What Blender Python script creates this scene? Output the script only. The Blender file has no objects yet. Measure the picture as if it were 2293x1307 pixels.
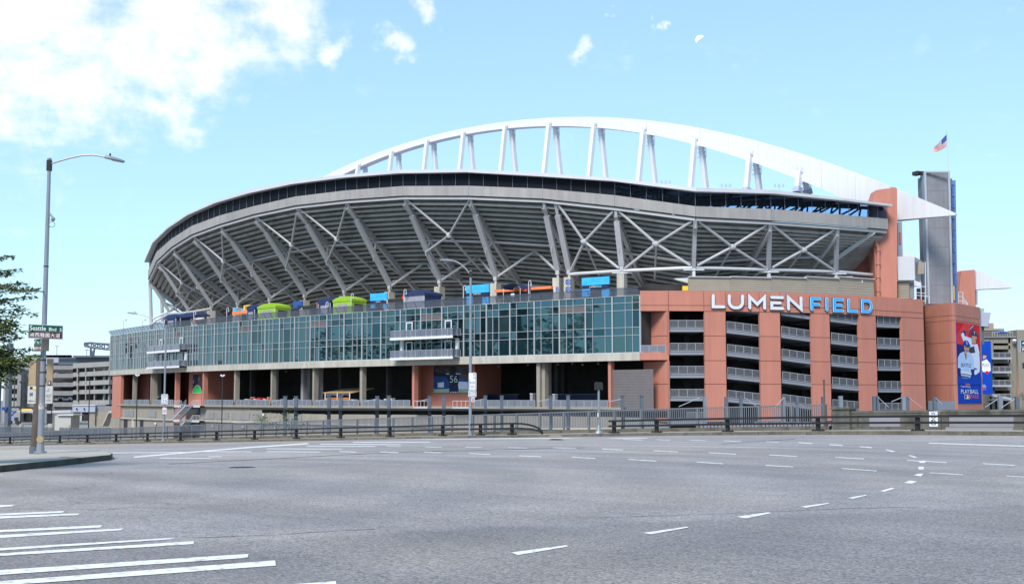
import bpy, math, random
import numpy as np
from mathutils import Vector, Matrix
random.seed(7)
SC = bpy.context.scene
COL = SC.collection

# ------------------------------------------------------------------ camera, sky, sun, exposure
FPX, CX, CY, HC = 2800.0, 1146.5, 653.5, 1.65
PITCH = math.atan(238.5 / FPX)
cam = bpy.data.cameras.new('camera'); cam.sensor_width = 36; cam.lens = 36 * FPX / 2293; cam.clip_end = 9000; cam.clip_start = 0.1
cam_o = bpy.data.objects.new('camera', cam); COL.objects.link(cam_o)
cam_o.location = (0, 0, HC); cam_o.rotation_euler = (math.pi / 2 + PITCH, 0, 0); SC.camera = cam_o

def ray(px, v):
    a = (px - CX) / FPX; b = (CY - v) / FPX
    return Vector((a, math.cos(PITCH) - b * math.sin(PITCH), math.sin(PITCH) + b * math.cos(PITCH)))

SUN_AZ, SUN_EL = math.radians(-158), math.radians(46)      # azimuth from +Y towards +X
sdir = Vector((math.sin(SUN_AZ) * math.cos(SUN_EL), math.cos(SUN_AZ) * math.cos(SUN_EL), math.sin(SUN_EL)))
sl = bpy.data.lights.new('sun', 'SUN'); sl.energy = 1.5; sl.angle = math.radians(20); sl.color = (1, 0.93, 0.86)
so = bpy.data.objects.new('sun', sl); COL.objects.link(so); so.rotation_euler = sdir.to_track_quat('Z', 'Y').to_euler()

SC.view_settings.view_transform = 'Standard'; SC.view_settings.look = 'None'
SC.view_settings.gamma = 1; SC.view_settings.use_curve_mapping = False
SC.view_settings.exposure = 1.72
SC.render.engine = 'CYCLES'
SC.cycles.max_bounces = 7; SC.cycles.transparent_max_bounces = 12
SC.cycles.use_denoising = True

W = bpy.data.worlds.new('World'); SC.world = W; W.use_nodes = True
def build_world():
    nt = W.node_tree; N = nt.nodes; L = nt.links; N.clear()
    out = N.new('ShaderNodeOutputWorld'); bg = N.new('ShaderNodeBackground'); L.new(bg.outputs[0], out.inputs[0])
    sky = N.new('ShaderNodeTexSky'); sky.sky_type = 'NISHITA'; sky.sun_disc = False
    sky.sun_elevation = SUN_EL; sky.sun_rotation = SUN_AZ
    sky.air_density = 1.0; sky.dust_density = 0.15; sky.ozone_density = 1.0; sky.altitude = 20
    bg.inputs['Strength'].default_value = 0.059
    tc = N.new('ShaderNodeTexCoord')
    def math_(op, a, b=None, c=None, clamp=False):
        m = N.new('ShaderNodeMath'); m.operation = op; m.use_clamp = clamp
        for i, x in enumerate((a, b, c)):
            if x is None: continue
            if isinstance(x, (int, float)): m.inputs[i].default_value = x
            else: L.new(x, m.inputs[i])
        return m.outputs[0]
    vec = tc.outputs['Generated']
    nz = N.new('ShaderNodeVectorMath'); nz.operation = 'NORMALIZE'; L.new(vec, nz.inputs[0])
    d0 = nz.outputs[0]
    wn = N.new('ShaderNodeTexNoise'); wn.inputs['Scale'].default_value = 16; wn.inputs['Detail'].default_value = 5; wn.inputs['Roughness'].default_value = 0.6; L.new(d0, wn.inputs['Vector'])
    wv = N.new('ShaderNodeVectorMath'); wv.operation = 'MULTIPLY_ADD'; L.new(wn.outputs['Color'], wv.inputs[0]); wv.inputs[1].default_value = (0.085, 0.085, 0.085); wv.inputs[2].default_value = (-0.0425, -0.0425, -0.0425)
    wa = N.new('ShaderNodeVectorMath'); wa.operation = 'ADD'; L.new(d0, wa.inputs[0]); L.new(wv.outputs[0], wa.inputs[1])
    d = wa.outputs[0]
    sep = N.new('ShaderNodeSeparateXYZ'); L.new(d0, sep.inputs[0])
    # cloud banks: round patches of sky (direction, angular radius), broken up by noise
    banks = [((60, 40), 430), ((380, 70), 330), ((200, 190), 190), ((400, 240), 120), ((600, 60), 190),
             ((745, 125), 62), ((865, 105), 58), ((960, 5), 52), ((1308, 120), 42), ((1382, 28), 30), ((1450, 50), 20),
             ((-700, -300), 800), ((-500, -1500), 900), ((1500, -2200), 700), ((4200, -500), 900), ((-3200, 250), 800), ((2900, -1500), 500)]
    acc = None
    for (px, v), r in banks:
        c = ray(px, v).normalized(); rr = r / FPX
        dp = N.new('ShaderNodeVectorMath'); dp.operation = 'DISTANCE'; L.new(d, dp.inputs[0]); dp.inputs[1].default_value = c
        val = math_('MULTIPLY_ADD', dp.outputs['Value'], -1 / rr, 1.0)
        val = math_('MAXIMUM', val, 0.0)
        acc = val if acc is None else math_('SMOOTH_MAX', acc, val, 0.15)
    # planar projection so that clouds flatten towards the horizon
    zz = math_('MAXIMUM', sep.outputs[2], 0.02); zz = math_('ADD', zz, 0.12)
    px_ = math_('DIVIDE', sep.outputs[0], zz); py_ = math_('DIVIDE', sep.outputs[1], zz)
    cmb = N.new('ShaderNodeCombineXYZ'); L.new(px_, cmb.inputs[0]); L.new(py_, cmb.inputs[1])
    n1 = N.new('ShaderNodeTexNoise'); n1.inputs['Scale'].default_value = 4.6; n1.inputs['Detail'].default_value = 9; n1.inputs['Roughness'].default_value = 0.62
    n1.inputs['Distortion'].default_value = 0.4
    L.new(cmb.outputs[0], n1.inputs['Vector'])
    n2 = N.new('ShaderNodeTexNoise'); n2.inputs['Scale'].default_value = 30; n2.inputs['Detail'].default_value = 7; n2.inputs['Roughness'].default_value = 0.6
    L.new(d0, n2.inputs['Vector'])
    nn = math_('ADD', math_('MULTIPLY', n1.outputs['Fac'], 0.55), math_('MULTIPLY', n2.outputs['Fac'], 0.75))   # about 0.65
    dens = math_('ADD', math_('MULTIPLY', acc, 1.25), math_('MULTIPLY_ADD', nn, 2.3, -1.72))
    mr = N.new('ShaderNodeMapRange'); mr.interpolation_type = 'SMOOTHSTEP'; L.new(dens, mr.inputs[0])
    mr.inputs[1].default_value = 0.05; mr.inputs[2].default_value = 1.12; mr.inputs[3].default_value = 0; mr.inputs[4].default_value = 0.92
    gate = math_('MULTIPLY', mr.outputs[0], math_('MULTIPLY', acc, 7.0, clamp=True))
    mix = N.new('ShaderNodeMix'); mix.data_type = 'RGBA'
    L.new(gate, mix.inputs['Factor'])
    hs = N.new('ShaderNodeHueSaturation'); hs.inputs['Saturation'].default_value = 0.98; L.new(sky.outputs[0], hs.inputs['Color'])
    tint = N.new('ShaderNodeMix'); tint.data_type = 'RGBA'; tint.blend_type = 'MULTIPLY'; tint.inputs['Factor'].default_value = 1
    L.new(hs.outputs[0], tint.inputs['A']); tint.inputs['B'].default_value = (1.08, 1.10, 1.03, 1)
    gm = N.new('ShaderNodeGamma'); gm.inputs['Gamma'].default_value = 0.5; L.new(tint.outputs['Result'], gm.inputs['Color'])      # hazy bright sky: flat gradient
    t2 = N.new('ShaderNodeMix'); t2.data_type = 'RGBA'; t2.blend_type = 'MULTIPLY'; t2.inputs['Factor'].default_value = 1
    L.new(gm.outputs[0], t2.inputs['A']); t2.inputs['B'].default_value = (1.50, 2.02, 2.5, 1); t2.clamp_result = False
    L.new(t2.outputs['Result'], mix.inputs['A']); mix.inputs['B'].default_value = (6.4, 6.4, 6.5, 1)
    L.new(mix.outputs['Result'], bg.inputs['Color'])
build_world()

# ------------------------------------------------------------------ helpers
def atY(px, v, Y):
    d = ray(px, v); k = Y / d.y; return Vector((d.x * k, Y, HC + d.z * k))
def atZ(px, v, z):
    d = ray(px, v); k = (z - HC) / d.z; return Vector((d.x * k, d.y * k, z))
def slope(px):                        # X / Y along a vertical line of sight near the horizon
    d = ray(px, 892); return d.x / d.y
def zfor(v, px, Y): return atY(px, v, Y).z

UX, UY = -math.sin(math.radians(46)), math.cos(math.radians(46))
NX, NY = -UY, UX                      # towards the camera from the bridge railing
OX, OY = 18.7, 66.0
def tw(t, w): return OX + t * UX + w * NX, OY + t * UY + w * NY
def t_of(x, y): return (x - OX) * UX + (y - OY) * UY
def zroad_t(t):
    a = (t + 2) / 8
    return -0.033 * 8 * (math.log1p(math.exp(a)) if a < 30 else a)
def zroad(x, y): return zroad_t(t_of(x, y))
def on_road(px, v, dz=0.0):
    d = ray(px, v); k = HC / -d.z
    for _ in range(60):
        x, y = d.x * k, d.y * k
        k += 0.6 * ((zroad(x, y) + dz - HC) / d.z - k)
    return Vector((d.x * k, d.y * k, zroad(d.x * k, d.y * k) + dz))
def P3(t, w, dz=0.0):
    x, y = tw(t, w); return Vector((x, y, zroad_t(t) + dz))

class MB:
    def __init__(s): s.v = []; s.f = []; s.m = []
    def add(s, vs, fs, m=0):
        b = len(s.v); s.v += [tuple(v) for v in vs]; s.f += [tuple(b + i for i in f) for f in fs]; s.m += [m] * len(fs); return s
    def quad(s, a, b, c, d, m=0): return s.add((a, b, c, d), ((0, 1, 2, 3),), m)
    def hexa(s, p, m=0):              # p: 4 bottom + 4 top, both counter-clockwise from above
        return s.add(p, ((3, 2, 1, 0), (4, 5, 6, 7), (0, 1, 5, 4), (1, 2, 6, 5), (2, 3, 7, 6), (3, 0, 4, 7)), m)
    def box(s, x0, x1, y0, y1, z0, z1, m=0):
        return s.hexa(((x0, y0, z0), (x1, y0, z0), (x1, y1, z0), (x0, y1, z0), (x0, y0, z1), (x1, y0, z1), (x1, y1, z1), (x0, y1, z1)), m)
    def beam(s, p, q, w, h, up=(0, 0, 1), m=0):
        p = Vector(p); q = Vector(q); a = (q - p)
        if a.length < 1e-6: return s
        a.normalize(); u = Vector(up)
        if abs(a.dot(u)) > 0.999: u = Vector((0, 1, 0))
        r = a.cross(u).normalized(); u = r.cross(a)
        r *= w / 2; u *= h / 2
        return s.hexa((p - r - u, p + r - u, q + r - u, q - r - u, p - r + u, p + r + u, q + r + u, q - r + u), m)
    def ibeam(s, p, q, w, h, t=0.06, m=0):
        p = Vector(p); q = Vector(q); a = (q - p).normalized(); r = a.cross(Vector((0, 0, 1))).normalized(); u = r.cross(a)
        s.beam(p, q, t, h, m=m); 
        for sg in (-1, 1): s.beam(p + u * sg * h / 2, q + u * sg * h / 2, w, t, m=m)
        return s
    def tube(s, p, q, r, n=8, r2=None, m=0, cap=True):
        p = Vector(p); q = Vector(q); a = (q - p).normalized()
        u = Vector((0, 0, 1)) if abs(a.z) < 0.95 else Vector((1, 0, 0))
        x = a.cross(u).normalized(); y = x.cross(a); r2 = r if r2 is None else r2
        vs = []
        for c, rr in ((p, r), (q, r2)):
            for i in range(n):
                an = 2 * math.pi * i / n; vs.append(c + x * math.cos(an) * rr + y * math.sin(an) * rr)
        fs = [(i, (i + 1) % n, n + (i + 1) % n, n + i) for i in range(n)]
        if cap: fs += [tuple(range(n))[::-1], tuple(range(n, 2 * n))]
        return s.add(vs, fs, m)
    def path(s, pts, r, n=8, m=0):
        for a, b in zip(pts[:-1], pts[1:]): s.tube(a, b, r, n, m=m)
        return s
    def prism(s, poly, o, x, y, d, m=0):   # polygon in frame (o,x,y) pushed d behind its front
        o = Vector(o); x = Vector(x); y = Vector(y); nrm = x.cross(y).normalized()
        n = len(poly); fr = [o + x * a + y * b for a, b in poly]; bk = [p - nrm * d for p in fr]
        return s.add(fr + bk, [tuple(range(n)), tuple(range(2 * n - 1, n - 1, -1))] + [(i, n + i, n + (i + 1) % n, (i + 1) % n) for i in range(n)], m)
    def flat(s, poly, o, x, y, off=0.0, m=0):
        o = Vector(o); x = Vector(x); y = Vector(y); nrm = x.cross(y).normalized()
        return s.add([o + x * a + y * b + nrm * off for a, b in poly], [tuple(range(len(poly)))], m)
    def sphere(s, c, r, n=10, k=6, sx=1, sy=1, sz=1, m=0):
        c = Vector(c); vs = []
        for j in range(k + 1):
            th = math.pi * j / k
            for i in range(n):
                an = 2 * math.pi * i / n
                vs.append(c + Vector((math.sin(th) * math.cos(an) * sx, math.sin(th) * math.sin(an) * sy, math.cos(th) * sz)) * r)
        fs = [(j * n + i, (j + 1) * n + i, (j + 1) * n + (i + 1) % n, j * n + (i + 1) % n) for j in range(k) for i in range(n)]
        return s.add(vs, fs, m)
    def merge(s, o, m=None):
        b = len(s.v); s.v += o.v; s.f += [tuple(b + i for i in f) for f in o.f]; s.m += o.m if m is None else [m] * len(o.f); return s
    def mesh(s, name, mats, off=(0, 0, 0), smooth=False):
        me = bpy.data.meshes.new(name); o = Vector(off)
        me.from_pydata([(v[0] - o[0], v[1] - o[1], v[2] - o[2]) for v in s.v], [], s.f)
        if not isinstance(mats, (list, tuple)): mats = [mats]
        for mt in mats: me.materials.append(mt)
        if len(mats) > 1: me.polygons.foreach_set('material_index', s.m)
        if smooth: me.polygons.foreach_set('use_smooth', [True] * len(s.f))
        me.update(); return me
    def build(s, name, mats, parent=None, smooth=False, **tags):
        off = wloc(parent) if parent else Vector((0, 0, 0))
        ob = bpy.data.objects.new(name, s.mesh(name, mats, off, smooth)); COL.objects.link(ob)
        if parent: ob.parent = parent
        for k, v in tags.items(): ob[k] = v
        return ob
    def thing(s, name, mats, base, label, cat, group=None, smooth=False):
        ob = bpy.data.objects.new(name, s.mesh(name, mats, base, smooth)); COL.objects.link(ob); ob.location = base
        ob['label'] = label; ob['category'] = cat
        if group: ob['group'] = group
        return ob
def wloc(o):
    p = Vector(o.location)
    while o.parent: o = o.parent; p += Vector(o.location)
    return p
def thing(name, loc, label, cat, group=None):
    o = bpy.data.objects.new(name, None); COL.objects.link(o); o.location = loc; o.empty_display_size = 0.3
    o['label'] = label; o['category'] = cat
    if group: o['group'] = group
    return o
def inst(src, parent, name=None, loc=None, rz=None):
    c = src.copy(); COL.objects.link(c); c.parent = parent
    if loc is not None: c.location = loc
    if rz is not None: c.rotation_euler = (0, 0, rz)
    return c
def copy_tree(o, loc, rz=0.0, label=None):
    r = o.copy(); COL.objects.link(r); r.location = loc; r.rotation_euler = (0, 0, rz)
    if label: r['label'] = label
    for ch in o.children:
        c = ch.copy(); COL.objects.link(c); c.parent = r
        for g in ch.children:
            q = g.copy(); COL.objects.link(q); q.parent = c
    return r

_txt = {}
def text_mesh(body):
    if body in _txt: return _txt[body]
    cu = bpy.data.curves.new('t', 'FONT'); cu.body = body; cu.resolution_u = 3
    ob = bpy.data.objects.new('t', cu); COL.objects.link(ob)
    dg = bpy.context.evaluated_depsgraph_get(); dg.update()
    me = bpy.data.meshes.new_from_object(ob.evaluated_get(dg))
    vs = [tuple(v.co) for v in me.vertices]; fs = [tuple(p.vertices) for p in me.polygons]
    bpy.data.objects.remove(ob); bpy.data.curves.remove(cu); bpy.data.meshes.remove(me)
    if not vs: vs = [(0, 0, 0), (1, 0, 0), (0, 1, 0)]
    x0 = min(v[0] for v in vs); x1 = max(v[0] for v in vs); y0 = min(v[1] for v in vs); y1 = max(v[1] for v in vs)
    _txt[body] = ([((v[0] - x0) / (x1 - x0), (v[1] - y0) / max(y1 - y0, 1e-6)) for v in vs], fs); return _txt[body]
def put_text(mb, body, o, x, y, x0, y0, w, h, off=0.01, m=0):
    vs, fs = text_mesh(body); o = Vector(o); x = Vector(x); y = Vector(y); n = x.cross(y).normalized()
    mb.add([o + x * (x0 + a * w) + y * (y0 + b * h) + n * off for a, b in vs], fs, m)

# ------------------------------------------------------------------ materials
def mat(name, col, rough=0.75, metal=0.0, var=0.12, vscale=0.6, bump=0.0, bscale=12.0, streak=0.0, fine=0.0, spec=None, emit=0.0, dirt=None, ior=None, orand=0.0):
    m = bpy.data.materials.new(name); m.use_nodes = True; nt = m.node_tree; N = nt.nodes; L = nt.links
    b = N['Principled BSDF']; b.inputs['Roughness'].default_value = rough; b.inputs['Metallic'].default_value = metal
    if spec is not None: b.inputs['Specular IOR Level'].default_value = spec
    if ior is not None: b.inputs['IOR'].default_value = ior
    tc = N.new('ShaderNodeTexCoord')
    c = (*col, 1)
    cur = None
    def layer(scale, amt, vecscale=None, detail=5):
        nonlocal cur
        n = N.new('ShaderNodeTexNoise'); n.inputs['Scale'].default_value = scale; n.inputs['Detail'].default_value = detail; n.inputs['Roughness'].default_value = 0.6
        if vecscale:
            mp = N.new('ShaderNodeMapping'); mp.inputs['Scale'].default_value = vecscale; L.new(tc.outputs['Object'], mp.inputs['Vector']); L.new(mp.outputs[0], n.inputs['Vector'])
        else: L.new(tc.outputs['Object'], n.inputs['Vector'])
        r = N.new('ShaderNodeMapRange'); r.inputs[1].default_value = 0.3; r.inputs[2].default_value = 0.7
        r.inputs[3].default_value = 1 - amt; r.inputs[4].default_value = 1 + amt; L.new(n.outputs['Fac'], r.inputs[0])
        x = N.new('ShaderNodeMix'); x.data_type = 'RGBA'; x.blend_type = 'MULTIPLY'; x.inputs['Factor'].default_value = 1
        if cur is None: x.inputs['A'].default_value = c
        else: L.new(cur, x.inputs['A'])
        L.new(r.outputs[0], x.inputs['B']); cur = x.outputs['Result']
    if var: layer(vscale, var)
    if streak: layer(1.0, streak, (1.6, 1.6, 0.09))
    if fine: layer(bscale, fine, None, 3)
    if dirt:
        dcol, dsc, dthr, damt = dirt
        n = N.new('ShaderNodeTexNoise'); n.inputs['Scale'].default_value = dsc; n.inputs['Detail'].default_value = 7; n.inputs['Roughness'].default_value = 0.68
        L.new(tc.outputs['Object'], n.inputs['Vector'])
        r = N.new('ShaderNodeMapRange'); r.inputs[1].default_value = dthr; r.inputs[2].default_value = dthr + 0.14; r.inputs[3].default_value = 0; r.inputs[4].default_value = damt
        L.new(n.outputs['Fac'], r.inputs[0])
        x = N.new('ShaderNodeMix'); x.data_type = 'RGBA'; L.new(r.outputs[0], x.inputs['Factor'])
        if cur is None: x.inputs['A'].default_value = c
        else: L.new(cur, x.inputs['A'])
        x.inputs['B'].default_value = (*dcol, 1); cur = x.outputs['Result']
    if orand:                                            # each panel its own tone
        oi = N.new('ShaderNodeObjectInfo'); r = N.new('ShaderNodeMapRange'); L.new(oi.outputs['Random'], r.inputs[0]); r.inputs[3].default_value = 1 - orand; r.inputs[4].default_value = 1 + orand
        x = N.new('ShaderNodeMix'); x.data_type = 'RGBA'; x.blend_type = 'MULTIPLY'; x.inputs['Factor'].default_value = 1
        if cur is None: x.inputs['A'].default_value = c
        else: L.new(cur, x.inputs['A'])
        L.new(r.outputs[0], x.inputs['B']); cur = x.outputs['Result']
    if cur is None: b.inputs['Base Color'].default_value = c
    else: L.new(cur, b.inputs['Base Color'])
    if bump:
        n = N.new('ShaderNodeTexNoise'); n.inputs['Scale'].default_value = bscale; n.inputs['Detail'].default_value = 4; L.new(tc.outputs['Object'], n.inputs['Vector'])
        bp = N.new('ShaderNodeBump'); bp.inputs['Strength'].default_value = bump; bp.inputs['Distance'].default_value = 0.02; L.new(n.outputs['Fac'], bp.inputs['Height']); L.new(bp.outputs[0], b.inputs['Normal'])
    if emit: b.inputs['Emission Color'].default_value = c; b.inputs['Emission Strength'].default_value = emit
    return m

M = {}
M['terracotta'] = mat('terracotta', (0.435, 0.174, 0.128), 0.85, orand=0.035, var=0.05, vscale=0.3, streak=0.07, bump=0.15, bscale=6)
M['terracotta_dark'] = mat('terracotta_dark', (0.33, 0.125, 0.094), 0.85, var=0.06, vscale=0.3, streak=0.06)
M['concrete'] = mat('concrete', (0.40, 0.38, 0.335), 0.85, orand=0.05, var=0.10, vscale=0.35, streak=0.16, bump=0.2, bscale=5, dirt=((0.25, 0.24, 0.21), 0.5, 0.58, 0.45))
M['fascia'] = mat('fascia', (0.29, 0.28, 0.275), 0.8, orand=0.05, var=0.08, vscale=0.3, streak=0.12, dirt=((0.36, 0.36, 0.36), 0.8, 0.60, 0.4))
M['tier'] = mat('tier', (0.30, 0.295, 0.285), 0.9, orand=0.08, var=0.14, vscale=0.35, streak=0.0, dirt=((0.09, 0.088, 0.085), 0.28, 0.52, 0.5))
M['steel'] = mat('steel', (0.385, 0.385, 0.405), 0.5, 0.0, var=0.07, vscale=0.5, dirt=((0.3, 0.29, 0.28), 0.7, 0.6, 0.3))
M['steel_white'] = mat('steel_white', (0.52, 0.53, 0.56), 0.5, var=0.05, vscale=0.4)
M['arch'] = mat('arch', (0.60, 0.61, 0.64), 0.45, var=0.04, vscale=0.06, streak=0.06)
M['roof'] = mat('roof', (0.42, 0.44, 0.55), 0.6, var=0.05, vscale=0.1)
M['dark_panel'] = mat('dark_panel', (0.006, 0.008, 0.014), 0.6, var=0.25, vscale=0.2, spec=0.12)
M['dark'] = mat('dark', (0.02, 0.02, 0.022), 0.8, var=0.2)
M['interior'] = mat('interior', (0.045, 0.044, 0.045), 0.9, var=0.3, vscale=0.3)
M['block'] = mat('block', (0.27, 0.245, 0.205), 0.9, var=0.09, vscale=0.5, streak=0.06, dirt=((0.21, 0.19, 0.16), 0.9, 0.56, 0.4))
M['cmu'] = mat('cmu', (0.285, 0.25, 0.205), 0.9, var=0.07, vscale=0.5)
M['alu'] = mat('alu', (0.40, 0.42, 0.46), 0.45, 0.3, var=0.04)
M['mullion'] = mat('mullion', (0.42, 0.43, 0.45), 0.45, 0.15, var=0.04)
M['louver'] = mat('louver', (0.13, 0.118, 0.122), 0.7, 0.0, var=0.08)
M['galv'] = mat('galv', (0.24, 0.262, 0.295), 0.42, 0.45, var=0.1, vscale=1.2, streak=0.10, dirt=((0.42, 0.42, 0.42), 2.5, 0.6, 0.3))
M['galv_rust'] = mat('galv_rust', (0.33, 0.32, 0.34), 0.5, 0.35, var=0.1, vscale=1.5, dirt=((0.22, 0.12, 0.07), 1.8, 0.55, 0.5))
M['black_steel'] = mat('black_steel', (0.018, 0.019, 0.021), 0.6, 0.0, var=0.25, vscale=1.2, spec=0.25, dirt=((0.05, 0.046, 0.042), 2.2, 0.58, 0.5))
M['fence'] = mat('fence', (0.13, 0.142, 0.165), 0.55, 0.0, var=0.12, vscale=0.7, dirt=((0.2, 0.19, 0.18), 1.5, 0.58, 0.5))
M['mast'] = mat('mast', (0.10, 0.12, 0.155), 0.5, 0.2, var=0.12, vscale=0.5)
M['slab'] = mat('slab', (0.21, 0.222, 0.26), 0.7, var=0.05, vscale=0.4)
M['rail_mesh'] = mat('rail_mesh', (0.065, 0.068, 0.078), 0.6, 0.0, var=0.35, vscale=3.0)
M['rail_panel'] = mat('rail_panel', (0.15, 0.168, 0.205), 0.5, 0.1, var=0.08, vscale=0.8)
M['white'] = mat('white', (0.66, 0.67, 0.7), 0.5, var=0.03)
M['white_paint'] = mat('white_paint', (0.80, 0.80, 0.79), 0.4, var=0.02)
M['sign_white'] = mat('sign_white', (0.60, 0.62, 0.68), 0.35, var=0.02)
M['sign_blue'] = mat('sign_blue', (0.02, 0.29, 0.86), 0.35, var=0.04)
M['letter_rim'] = mat('letter_rim', (0.10, 0.10, 0.13), 0.5, var=0.05)
M['blue_rim'] = mat('blue_rim', (0.25, 0.65, 0.95), 0.4, var=0.05)
M['sky_blue'] = mat('sky_blue', (0.04, 0.42, 0.88), 0.5, var=0.25, vscale=0.5)
M['navy'] = mat('navy', (0.012, 0.02, 0.06), 0.8, var=0.2, vscale=1)
M['tent_blue'] = mat('tent_blue', (0.014, 0.030, 0.105), 0.75, var=0.15, vscale=0.8)
M['tent_green'] = mat('tent_green', (0.26, 0.44, 0.025), 0.75, var=0.1, vscale=0.8)
M['tent_gray'] = mat('tent_gray', (0.27, 0.275, 0.32), 0.8, var=0.12, vscale=1.5)
M['orange'] = mat('orange', (0.75, 0.20, 0.07), 0.6, var=0.08)
M['yellow'] = mat('yellow', (0.85, 0.52, 0.03), 0.6, var=0.05)
M['red'] = mat('red', (0.62, 0.04, 0.04), 0.6, var=0.1)
M['brown'] = mat('brown', (0.16, 0.09, 0.07), 0.8, var=0.15)
M['wood'] = mat('wood', (0.42, 0.28, 0.15), 0.8, var=0.2, vscale=2)
M['rust_orange'] = mat('rust_orange', (0.38, 0.13, 0.04), 0.8, var=0.2)
M['sign_green'] = mat('sign_green', (0.004, 0.075, 0.052), 0.7, var=0.04, spec=0.15)
M['sign_brown'] = mat('sign_brown', (0.065, 0.013, 0.009), 0.7, var=0.06, spec=0.15)
M['beige'] = mat('beige', (0.30, 0.225, 0.135), 0.6, var=0.08, vscale=1.5, streak=0.06)
M['off_white'] = mat('off_white', (0.42, 0.41, 0.385), 0.6, var=0.08, vscale=1.5)
M['pole_brown'] = mat('pole_brown', (0.085, 0.065, 0.055), 0.85, var=0.25, vscale=2)
M['sidewalk'] = mat('sidewalk', (0.34, 0.32, 0.28), 0.9, var=0.10, vscale=0.4, bump=0.2, bscale=30, fine=0.12, dirt=((0.22, 0.21, 0.19), 0.7, 0.58, 0.4))
M['kerb'] = mat('kerb', (0.115, 0.105, 0.085), 0.95, var=0.22, vscale=0.9, bump=0.4, bscale=14, dirt=((0.05, 0.05, 0.04), 1.6, 0.50, 0.75))
M['kerb_moss'] = mat('kerb_moss', (0.060, 0.060, 0.052), 0.95, var=0.3, vscale=1.5, bump=0.4, bscale=14, dirt=((0.025, 0.028, 0.018), 2.2, 0.5, 0.7))
M['parapet'] = mat('parapet', (0.105, 0.102, 0.088), 0.92, var=0.2, vscale=0.7, streak=0.22, bump=0.4, bscale=9, dirt=((0.045, 0.045, 0.036), 1.5, 0.5, 0.75))
M['parapet_patch'] = mat('parapet_patch', (0.225, 0.222, 0.245), 0.85, var=0.05, vscale=0.6, dirt=((0.25, 0.25, 0.25), 1.2, 0.62, 0.4))
M['garage'] = mat('garage', (0.29, 0.285, 0.27), 0.9, var=0.08, vscale=0.15, streak=0.10)
M['garage_gray'] = mat('garage_gray', (0.225, 0.223, 0.228), 0.9, var=0.08, vscale=0.15, streak=0.12)
M['lavender'] = mat('lavender', (0.34, 0.37, 0.47), 0.7, var=0.05)
M['plaza'] = mat('plaza', (0.22, 0.21, 0.19), 0.9, var=0.15, vscale=0.05)
M['ground'] = mat('ground', (0.17, 0.165, 0.15), 0.95, var=0.25, vscale=0.02, fine=0.2, bscale=0.3)
M['beige_wall'] = mat('beige_wall', (0.215, 0.20, 0.165), 0.9, var=0.06, vscale=0.2, streak=0.06)
M['scrim'] = mat('scrim', (0.21, 0.215, 0.24), 0.8, 0.0, var=0.10, vscale=0.35, streak=0.10, fine=0.06, bscale=2.5)
M['blue_steel'] = mat('blue_steel', (0.10, 0.20, 0.48), 0.5, var=0.15)
M['boom_blue'] = mat('boom_blue', (0.008, 0.05, 0.24), 0.5, var=0.15)
M['banner_blue'] = mat('banner_blue', (0.006, 0.055, 0.40), 0.8, var=0.12, vscale=0.2, spec=0.08)
M['banner_navy'] = mat('banner_navy', (0.02, 0.025, 0.16), 0.8, var=0.1, spec=0.08)
M['banner_red'] = mat('banner_red', (0.55, 0.02, 0.035), 0.8, var=0.15, vscale=0.3, spec=0.08)
M['banner_red2'] = mat('banner_red2', (0.68, 0.05, 0.06), 0.8, var=0.1, spec=0.08)
M['jersey_white'] = mat('jersey_white', (0.66, 0.70, 0.86), 0.6, var=0.12, vscale=1.5)
M['jersey_gray'] = mat('jersey_gray', (0.42, 0.56, 0.82), 0.6, var=0.16, vscale=2)
M['skin'] = mat('skin', (0.48, 0.26, 0.18), 0.6, var=0.12, vscale=4)
M['skin_dark'] = mat('skin_dark', (0.12, 0.055, 0.035), 0.6, var=0.15, vscale=3)
M['sign_red'] = mat('sign_red', (0.62, 0.08, 0.06), 0.5, var=0.05)
M['field_green'] = mat('field_green', (0.30, 0.46, 0.36), 0.6, var=0.2, vscale=1)
M['stand_blur'] = mat('stand_blur', (0.05, 0.055, 0.075), 0.6, var=0.8, vscale=1.6)
M['stand_blue'] = mat('stand_blue', (0.015, 0.07, 0.26), 0.6, var=0.4, vscale=1.2)
M['lime'] = mat('lime', (0.45, 0.62, 0.55), 0.6, var=0.1)
M['bright_green'] = mat('bright_green', (0.04, 0.50, 0.09), 0.6, var=0.12, vscale=1.5)
M['umbrella'] = mat('umbrella', (0.01, 0.10, 0.42), 0.6, var=0.1)
M['bark'] = mat('bark', (0.10, 0.075, 0.055), 0.9, var=0.3, vscale=4, bump=0.4)
M['lens'] = mat('lens', (0.25, 0.26, 0.28), 0.2, var=0.05)
M['moon'] = mat('moon', (0.92, 0.97, 1.0), 0.9, var=0.06, vscale=0.3, emit=0.42)

def leaf_mat(name, col):
    m = mat(name, col, 0.55, var=0.45, vscale=0.9)
    b = m.node_tree.nodes['Principled BSDF']; b.inputs['Transmission Weight'].default_value = 0.0
    try: b.inputs['Subsurface Weight'].default_value = 0.0
    except Exception: pass
    return m
M['leaf'] = leaf_mat('leaf', (0.085, 0.125, 0.035)); M['leaf_light'] = leaf_mat('leaf_light', (0.12, 0.16, 0.05)); M['far_leaf'] = leaf_mat('far_leaf', (0.045, 0.075, 0.025))

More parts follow.
